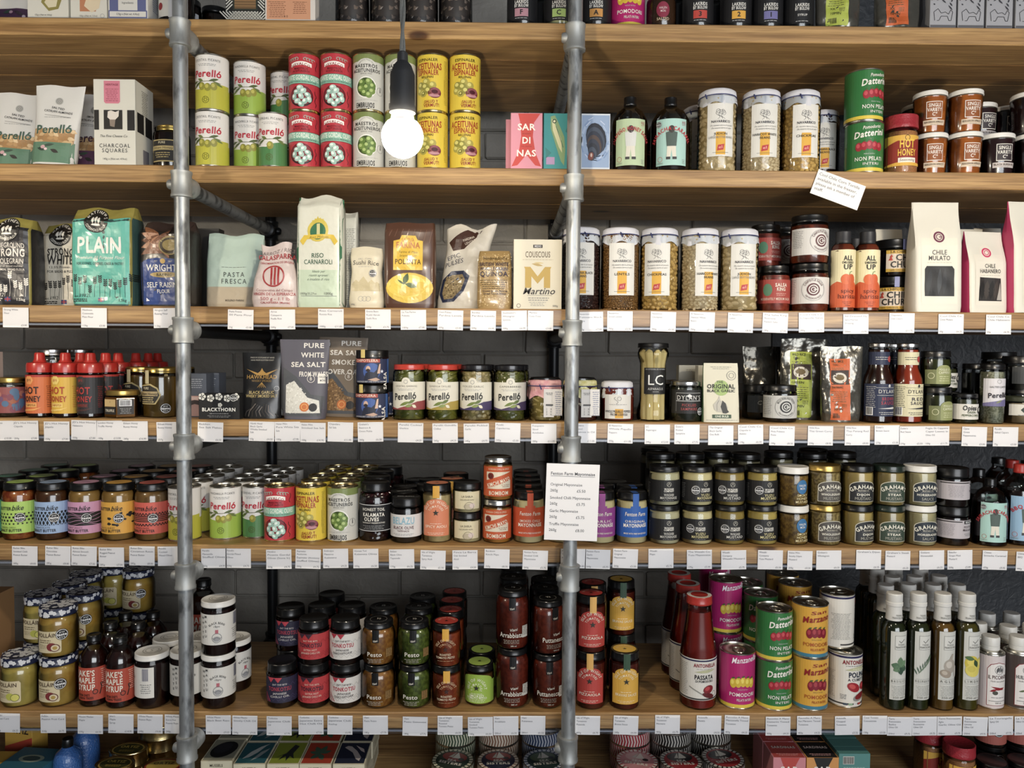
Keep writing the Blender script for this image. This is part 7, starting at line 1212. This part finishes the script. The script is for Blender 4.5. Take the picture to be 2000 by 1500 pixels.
def goldtin(key, desc, w, h, d, rx): 
    m = M().lathe([(1, 0), (1.0, 1), (.985, 2), (.985, h-2), (1, h-1), (.99, h), (.94, h-.6), (.90, h-2), (0, h-2)], 28); m.v = [(x*w/2, y*d/2, z) for x, y, z in m.v]
    a = Art(top_of(h-1.8, 0)); a.ell(0, 0, w*.42, d*.42, '8a3020' if rx else 'a08438', 0, 24); a.ell(0, 0, w*.38, d*.36, '3a3a1c' if not rx else 'b59a3c', 1, 24); a.text('ORTIZ', 0, d*.06, 8, 'b59a3c' if not rx else '3a2a14', w*.5, b=2); a.lines(0, -d*.12, w*.4, 2, 'b59a3c', 4, 1.2)
    kind(key, 'oval_fish_tin', desc, 'tin', [P('can_body', m.mesh('can_body', GOLDTIN)), lab(a, 'top_label', GLOSSY)], h, w, d, group='gold fish tins')
goldtin('gt_a', 'gold oval fish tin with green top', 78, 26, 56, 0); goldtin('gt_b', 'gold oval fish tin with red-rimmed top', 84, 26, 60, 1)
col('gt_a', 226, 7, 2, 2, y=.03, gap=1); col('gt_b', 318, 7, 2, 1, y=.016); col('gt_a', 291, 7, 3, 1, y=.12, desc='gold oval fish tin stacked behind')
carton('or_y', 'yellow and red tuna carton standing at the back', 70, 104, 40, 'b8902c', lambda a: a.poly([(-35, 20), (35, 50), (35, 66), (-35, 40)], 'a03420', 1) and a.text('ORTIZ', 0, 72, 14, '2c2018', 54, b=2)); put('or_y', 52, 7, .16, rot=-14)
carton('or_t', 'teal blue tuna carton lying flat', 92, 60, 80, '1f5a70', lambda a: a.rect(-46, 30, 46, 34, 'c4c4b8', 1), topd=lambda a: a.ell(0, 40, 26, 14, '8a9a8c', 0, 18) and a.ell(0, 40, 18, 9, '2c4a50', 1, 16)); put('or_t', 62, 7, .014, rot=-6); carton('or_y2', 'yellow tuna carton at the lower left corner', 60, 56, 70, 'b8902c', lambda a: a.poly([(-30, 10), (30, 30), (30, 40), (-30, 20)], 'a03420', 1)); put('or_y2', -8, 7, .02)
BLUEG = mat('2f5c9c', .3, 0, .5, bump=.6, scale=220)
for k_, u_, y_, s_ in (('x', 133, .03, 1), ('y', 166, .11, 1.04)):
    if k_ == 'x':
        body = M().lathe([(0, .5), (22, 0), (26, 4), (27, 40), (26, 62), (22, 74), (12, 83), (9, 87), (9, 92)], 26).mesh('bottle_body', BLUEG); cp = M().lathe([(10, 86), (10.6, 87), (10.6, 100), (9.5, 102), (0, 102)], 20).mesh('stopper', BLACKLID)
        kind('bluebot', 'blue_bottle', 'textured blue bottle with black stopper', 'bottle', [P('bottle_body', body), P('stopper', cp)], 102, 54, group='blue bottles')
    put('bluebot', u_, 7, y_, scale=s_)
# ================================================================== price tickets, note and price card
TICK = {3: '30 Strong White|Flour;;£3.00/183 Matthews|Cotswolds|Plain Flour;1.5kg;£3.00/324 Wrights Self|Raising Flour;1.5kg;£3.50/470 Pasta Fresca|00 Pasta Flour;1kg;£5.00/551 Arroz|Calasparra|Paella Rice;500g;£7.00/646 Riso Carnaroli|Risotto Rice;1000g;£11.00/738 Emma Basic|Koshi Haruki|Sushi Rice;500g;£3.75/807 La Tua Farina|Polenta;1000g;£7.00/880 Cool Pulses|Pardina Lentils;500g;£5.00/944 Bondise|Pardina Lentils;500g;£6.00/1004 Hodmedod’s|Wholegrain|Quinoa;500g;£6.00/1056 Martino|Cous Cous;;£3.00/1153 Navarrico|Tolosana Black|Beans;700g;£7.50/1211 Navarrico|Dried Lentils;700g;£5.50/1296 Navarrico|Chickpeas;700g;£5.50/1372 El Navarrico|Haricot White|Beans;700g;£5.50/1447 El Navarrico|Judion;700g;£8.50/1515 The Salsa King|Moderately|Medium Salsa;240g;£7.50/1585 Cool Chile Co.|Chipotle Salsa;280g;£6.75/1672 All Dressed Up|Spicy Harissa|Dressing;250ml;£6.95/1762 Chipotlera|Chili Churri;;£11.75/1858 Cool Chile Co.|Chile Mulato;50g;£6.25/1951 Cool Chile Co.|Chile Habanero;20g;£6.75',
 4: '-1 The Bee Tree|Spread;;£10.00/49 JD’s Hot Honey|Chipotle;350g;£7.00/110 JD’s Hot Honey|Jalapeño;350g;£7.00/164 JD’s Hot Honey|Habanero;350g;£7.00/213 London Honey|Truffle Honey;100g;£13.00/263 Eltham Honey|Runny Honey;340g;£16.00/330 Eltham Honey|Runny Honey;227g;£9.00/411 Blackthorn|Sea Salt Flakes;120g;£6.50/511 Hawk Head|Black Garlic|Whisky Smoked|Salt;60g;£4.50/561 Halen Môn|Pure White Sea|Salt;100g;£7.95/611 Halen Môn|Smoked Sea Salt;100g;£10.95/665 Chipotlera|Sal Sala;;£11.00/723 Graham’s|Beetroot &|Onion Pickle;360g;£6.50/802 Perelló Cocktail|Gherkins;;£4.25/869 Perelló Guindilla|Chillies;345g;£4.25/930 Perelló Pickled|Garlic;345g;£4.75/992 Perelló|Caperberries;345g;£5.00/1062 Fratepietro|Sliced|Artichokes;280g;£11.00/1140 Fratepietro|Marinated|Tomatoes in Oil;;£11.00/1212 El Navarrico|Whole Piquillo|Peppers;300g;£11.00/1284 LC|Asparagus;345g;£12.00/1342 Dylan’s|Pickled|Samphire;170g;£7.75/1408 The Original|Black Garlic|One Bulb;;£6.50/1466 Cool Chile Co.|Chipotle In|Adobo;170g;£6.50/1528 Cool Chile Co.|Mole Poblano|Paste;190g;£8.50/1603 Wild Rice|Thai Green Curry;250g;£8.00/1675 Wild Rice|Thai Panang Red|Curry;250g;£8.00/1733 Dylan’s|Brown Sauce;270g;£5.50/1781 Dylan’s|Red Sauce;270g;£5.50/1830 Foglie Di Cappero|Caper Leaves in|Olive Oil;100g;£11.75/1904 Opies|Green|Peppercorns;115g;£3.00/1965 Perelló|Salted Capers;75g;£3.50',
 5: '48 Butter Bike|Smoked Chilli|Peanut Butter;285g;£8.00/113 Butter Bike|Chocolate|Peanut Butter;285g;£8.00/164 Butter Bike|Almost Smooth|Peanut Butter;285g;£7.50/217 Butter Bike|Rugged Peanut|Butter;285g;£7.50/277 Butter Bike|Cinnamon Raisin|Peanut Butter;285g;£8.00/332 Perelló|Cocktail|Mixed Olives;;£4.00/417 Perelló|Manzanilla|Stuffed Olives;350g;£4.00/465 Perelló|Gordal Pitted|Olives;350g;£4.75/544 Hevalco|Picante Gordal|Olives (Stone In);350g;£4.75/602 Espinaler|Aceitunas|Espinaler (Anchovy|stuffed Olives);350g;£4.75/655 Embrujos|Maestros|Aceituneros;185g;£4.25/714 Honest Toil|Kalamata Olives;350g;£6.50/784 Belazu|Black Olive|Tapenade;170g;£6.25/846 Isle of Wight|Tomatoes|Spicy Aioli;220g;£5.50/908 Finca La Barca|Oak Smoked|Alioli;115g;£4.50/971 Bombom|Kimchi Mayo;165g;£8.00/1046 Fenton Farm|Smoked Chilli|Mayonnaise;260g;£5.75/1120 Fenton Farm|Truffle|Mayonnaise;260g;£8.00/1168 Fenton Farm|Garlic|Mayonnaise;260g;£5.75/1222 Fenton Farm|Original|Mayonnaise;260g;£5.50/1291 Wasabi|Mayo;;£5.75/1366 The Wasabi Co.|Yuzu Mayonnaise;175g;£5.00/1433 Wasabi|Company|Wasabi Mustard;;£5.75/1505 Wasabi|Company|Yuzu Mustard;;£5.50/1563 Halen Môn|Smoky Dijon|Mustard;200g;£8.50/1619 Graham’s|Wholegrain;;£6.25/1697 Graham’s Dijon;;£6.25/1754 Graham’s Steak|Mustard;;£6.25/1820 Grahams|Horseradish;;£6.25/1875 Beaufor|Grape Must|Mustard;200g;£5.80/1944 Chimac|Sriracha Caramel;470g;£9.95/2010 Chimac|BBQ;990g;£9.95',
 6: '14 Folláin|Lemon Curd;310g;£6.25/103 Folláin|Passion Fruit Curd;310g;£6.75/176 Mount Meelan|Maple;330g;£6.50/236 Jake’s|Maple|Syrup;220ml;£14.95/293 White Mausu|Peanut Rayu;240g;£9.00/346 White Mausu|Extra Hot|Peanut Rayu;240g;£9.00/426 White Mausu|Black Bean Rayu;240g;£9.00/478 White Mausu|Smoky Chilli Oil;240g;£9.00/545 Tonkotsu|Japanese Chilli|Oil;180ml;£7.95/607 Tonkotsu|Japanese Extra|Hot Chilli Oil;;£7.50/664 Tonkotsu|Japanese Chilli|Ketchup;;£6.95/733 Viani|Pesto Rosso;180g;£7.75/811 Viani|Pesto Genovese;180g;£7.75/879 Isle of Wight|Tomatoes|Roasted|Tomato Pesto;140g;£6.50/938 Isle of Wight|Tomatoes|Smoked|Tomato Pesto;140g;£6.50/988 Viani|Arrabbiata;280ml;£6.50/1041 Viani|Puttanesca;280ml;£6.50/1148 Isle of Wight|Tomatoes|Pizzaiola;400g;£6.75/1223 Isle of Wight|Tomatoes|Bravas Sauce;240g;£6.00/1304 Isle of Wight|Tomatoes|Marinara;400g;£6.75/1385 Antonella|Passata;;£4.50/1440 Raccolto A Mano|Manzanella Tinned|Tomatoes;400g;£4.25/1520 Raccolto A Mano|Datterini Tinned|Tomatoes;400g;£4.25/1581 Raccolto A Mano|San Marzano Tinned|Tomatoes;400g;£4.25/1655 Antonella|Chopped|Tomatoes;;£3.25/1709 Cesar Tomato|Concentrate;130g;£3.50/1758 Terre|Francescane|Basilico|Olive Oil;250ml;£9.75/1806 Terre|Francescane|Rosmarino|Olive Oil;250ml;£9.75/1855 Terre Francescane|Aglio|Garlic Olive Oil;250ml;£9.75/1906 Terre|Francescane|Limone|Olive Oil;250ml;£9.75/1955 La Tourangelle|Spicy Oil;250ml;£7.75/2006 La Tourangelle|Olive Oil;250ml;£7.75'}
SHORT = {}
TICKPAPER = printmat(.5, .1)
_used = {}
for s_, txt in TICK.items():
    rn = random.Random(s_)
    for e_ in txt.split('/'):
        u_, rest = e_.split(' ', 1); u_ = int(u_); nm, wt, pr = rest.split(';'); tw, th = 48.5, 37.5
        X = X_of(u_, SHELF_Z[s_]-.02, -.003); dz = rn.uniform(-1.5, 1.5)+(-2.5 if 380 < u_ < 1100 and s_ > 4 else 0)
        m = M().box(-tw/2, tw/2, -.3, 0, -th, 0, 'ece9e6'); a = Art(flat(-.3)); a.m = m; old = a.S; a.S = lambda x, y, o: (x, -.3-.25, y)
        L_n = nm.split('|')
        for i_, t_ in enumerate(L_n): a.text(t_, -tw/2+2.4, -5.6-i_*(6.6 if len(L_n) < 4 else 5.6), 3.3, '55555c', None, al='l') if len(t_) < 14 else a.text(t_, -tw/2+2.4, -5.6-i_*6.2, 3.3, '55555c', tw-5, al='l')
        if wt: a.text(wt, -tw/2+2.4, -th+2.4, 3.3, '55555c', al='l')
        a.text(pr, tw/2-3, -th+2.4, 3.4, '55555c', al='r')
        o = obj('price_ticket', m.mesh('price_ticket', TICKPAPER, smooth=False)); o.location = (X, -.0016, SHELF_Z[s_]-.0052+dz*U); o.rotation_euler = (0, rn.uniform(-.025, .03), 0)
        near = min((i for i in ITEMS if i['shelf'] == s_ and i['Y'] < .09), key=lambda i: abs(i['X']-X)); nd = near['desc']; n_ = _used.setdefault((nd, s_), []); n_.append((X, o))
for (nd, s_), L_ in _used.items():
    L_.sort(key=lambda q: q[0])
    for i_, (x_q, o) in enumerate(L_): tag(o, 'white price ticket'+('' if len(L_) == 1 else (' on the left', ' on the right')[i_] if len(L_) == 2 else (' on the left', ' in the middle', ' on the right')[min(i_, 2)])+' below the '+' '.join(nd.split()[:8])+('' if len([1 for k in _used if k[0] == nd]) == 1 else ', '+SHELF_NAME[s_]), 'price ticket', 'white price tickets on the shelf strips')
a = Art(flat(-.3)); a.m = M().box(-48, 48, -.3, 0, -24, 24, 'e6e4e0'); a.S = lambda x, y, o: (x, -.6, y)
for i_, t_ in enumerate(('Cool Chile Corn Tortilla', 'available in the freezer,', 'please ask a member of', 'staff.')): a.text(t_, -44, 14-i_*9.4, 5.2, '44444a', (82, 80, 78, 18)[i_], al='l')
o = obj('shelf_note', a.m.mesh('shelf_note', TICKPAPER, smooth=False)); p_ = at(1636.5, 370.5, -.002); o.location = p_; o.rotation_euler = (0, math.radians(19.5), 0); tag(o, 'white handwritten-style note stuck tilted on the second shelf edge', 'note')
a = Art(flat(-.4)); a.m = M().box(-49, 49, -.4, .4, -71, 71, 'e4e2e2'); a.S = lambda x, y, o: (x, -.7, y)
a.text('Fenton Farm Mayonnaise', -41, 50, 5.6, '2e2e34', 82, b=1, al='l'); a.m.face([(-41, -.7, 47.6), (41, -.7, 47.6), (41, -.7, 48.2), (-41, -.7, 48.2)], '2e2e34')
for i_, (t_, w_, p_) in enumerate((('Original Mayonnaise', 59, '£5.50'), ('Smoked Chilli Mayonnaise', 75, '£5.75'), ('Garlic Mayonnaise', 53, '£5.75'), ('Truffle Mayonnaise', 55, '£8.00'))): a.text(t_, -41, 30-i_*24.5, 5, '2e2e34', w_, al='l'); a.text('260g', -41, 19-i_*24.5, 5, '2e2e34', al='l'); a.text(p_, 8, 18.6-i_*24.5, 5, '2e2e34', al='l')
o = obj('price_card', a.m.mesh('price_card', TICKPAPER, smooth=False)); o.location = at(1117, 981, PY-R-.003); o.rotation_euler = (0, math.radians(1.6), 0); tag(o, 'large white mayonnaise price card hung on the right pipe', 'price card')
# ================================================================== settle: nudge neighbours apart so that nothing clips
stacks = []
for it in ITEMS:
    k = KIND[it['key']]; q = it['o'].scale.x*U; it['hw'], it['hd'], it['top'] = k['w']*q/2, k['d']*q/2, it['o'].location.z+k['h']*q; it['round'] = k['w'] == k['d']
for it in sorted(ITEMS, key=lambda i: i['o'].location.z):
    for s in stacks:
        b = s[0]
        if b['shelf'] == it['shelf'] and it['o'].location.z > b['o'].location.z+.02 and abs(b['X']-it['X']) < .03 and abs(b['Y']-it['Y']) < .03: s.append(it); break
    else: stacks.append([it])
class St: pass
SS = []
for s in stacks:
    t = St(); t.items = s; t.x, t.y = s[0]['X'], s[0]['Y']; t.hw = max(i['hw'] for i in s); t.hd = max(i['hd'] for i in s); t.round = s[0]['round']; t.shelf = s[0]['shelf']; t.z0 = s[0]['o'].location.z; t.z1 = max(i['top'] for i in s); t.front = t.y-t.hd < .036; t.x0, t.y0 = t.x, t.y; SS.append(t)
PX = [at(359.5, 860, PY).x, at(1115.5, 860, PY).x]
PAIRS = [(a, b) for i, a in enumerate(SS) for b in SS[i+1:] if a.shelf == b.shelf and a.z1 > b.z0 and b.z1 > a.z0 and abs(a.x-b.x) < .26]
for it_ in range(420):
    if 1:
        for a, b in PAIRS:
            dx, dy = b.x-a.x, b.y-a.y
            if abs(dx) > a.hw+b.hw+.002 or abs(dy) > a.hd+b.hd+.002: continue
            if a.round and b.round:
                d = math.hypot(dx, dy) or 1e-6; pen = a.hw+b.hw+.0022-d; nx, ny = dx/d, dy/d
            else:
                px, py = a.hw+b.hw+.0012-abs(dx), a.hd+b.hd+.0012-abs(dy)
                if min(px, py) <= 0: continue
                if a.round or b.round:      # a disc against a box: measure from the nearest box point
                    c, r = (a, b) if a.round else (b, a); qx = min(max(c.x, r.x-r.hw), r.x+r.hw); qy = min(max(c.y, r.y-r.hd), r.y+r.hd); d = math.hypot(c.x-qx, c.y-qy)
                    if d > c.hw+.0012: continue
                if px < py: pen, nx, ny = px, math.copysign(1, dx), 0
                else: pen, nx, ny = py, 0, math.copysign(1, dy)
            if pen <= 0 or a.front and b.front and not (a.round and b.round): continue
            wa, wb = (.08 if a.front else 1), (.08 if b.front else 1); s = pen*.6/(wa+wb)
            if a.front and b.front: a.x -= nx*s*wa; b.x += nx*s*wb; a.y -= ny*s*wa*.3; b.y += ny*s*wb*.3
            else: a.x -= nx*s*wa*.8; a.y -= ny*s*wa; b.x += nx*s*wb*.8; b.y += ny*s*wb
    for a in SS:
        if a.front: a.x = min(max(a.x, a.x0-.0035), a.x0+.0035); a.y = min(max(a.y, a.y0-.003), a.y0+.005)
        lim = DEEP.get(a.shelf, .45); a.y = min(max(a.y, a.hd+.002), max(lim-a.hd, a.hd+.002))
for t in SS: t.f = 1
for i, a in enumerate(SS):                       # what still touches is slimmed by a hair
    for b in SS[i+1:]:
        if a.shelf != b.shelf or a.z1 < b.z0 or b.z1 < a.z0 or not (a.round and b.round): continue
        pen = a.hw+b.hw+.0016-math.hypot(b.x-a.x, b.y-a.y)
        if pen > 0:
            for t in (a, b): t.f = min(t.f, max((t.hw-pen*.55)/t.hw, .86))
for t in SS:
    if t.f < 1:
        for i in t.items: i['o'].scale.x *= t.f; i['o'].scale.y *= t.f
mv = 0
for t in SS:
    dx, dy = t.x-t.x0, t.y-t.y0; mv = max(mv, abs(dx) if t.front else 0)
    for i in t.items: i['X'] += dx; i['Y'] += dy; i['o'].location.x += dx; i['o'].location.y += dy
for t in SS:
    if t.front and abs(t.x-t.x0) > .007: print('NUDGE', t.items[0]['key'], t.shelf, round(t.x-t.x0, 4), round(t.y-t.y0, 4))
# ================================================================== labels that single each thing out
ORD = ['first', 'second', 'third', 'fourth', 'fifth', 'sixth', 'seventh', 'eighth', 'ninth', 'tenth', 'eleventh', 'twelfth', 'thirteenth', 'fourteenth', 'fifteenth', 'sixteenth']
def clusters(vals, tol):
    out = []
    for v in sorted(vals):
        if not out or v-out[-1][-1] > tol: out.append([v])
        else: out[-1].append(v)
    return out
def which(cl, v): return next(i for i, c in enumerate(cl) if c[0]-1e-9 <= v <= c[-1]+1e-9)
by = {}
for it in ITEMS: by.setdefault(it['desc'], []).append(it)
for desc, L in by.items():
    shelves = sorted({i['shelf'] for i in L})
    for s in shelves:
        S = [i for i in L if i['shelf'] == s]; cx = clusters([i['X'] for i in S], .016)
        for i in S:
            t = []; n = which(cx, i['X']); mates = [j for j in S if which(cx, j['X']) == n]
            cy = clusters([j['Y'] for j in mates], .025); m = which(cy, i['Y']); near = [j for j in mates if which(cy, j['Y']) == m]
            cz = clusters([j['o'].location.z for j in near], .01); l = which(cz, i['o'].location.z)
            if len(cz) > 1: t.append('lower' if l == 0 else 'upper' if l == len(cz)-1 else 'middle')
            if len(cy) > 1: t.append('foremost' if m == 0 else ORD[m]+' one back')
            if len(cx) > 1: t.append('leftmost' if n == 0 else 'rightmost' if n == len(cx)-1 else ORD[n]+' from left')
            if len(shelves) > 1: t.append(SHELF_NAME[s])
            tag(i['o'], i['label'] or desc+(', ' + ', '.join(t) if t else ''), i['cat'], i['group'] if len(L) > 1 else None)
_seen = {}
for i in ITEMS:
    _seen.setdefault(i['o']['label'], []).append(i)
for lab, L in _seen.items():
    if len(L) > 1: print('DUP LABEL', len(L), lab)
for i in ITEMS:
    if len(i['o']['label'].split()) > 16: print('LONG', i['o']['label'])
print('THINGS', len(ITEMS), 'TRIS', sum(len(p.vertices)-2 for me in bpy.data.meshes for p in me.polygons))
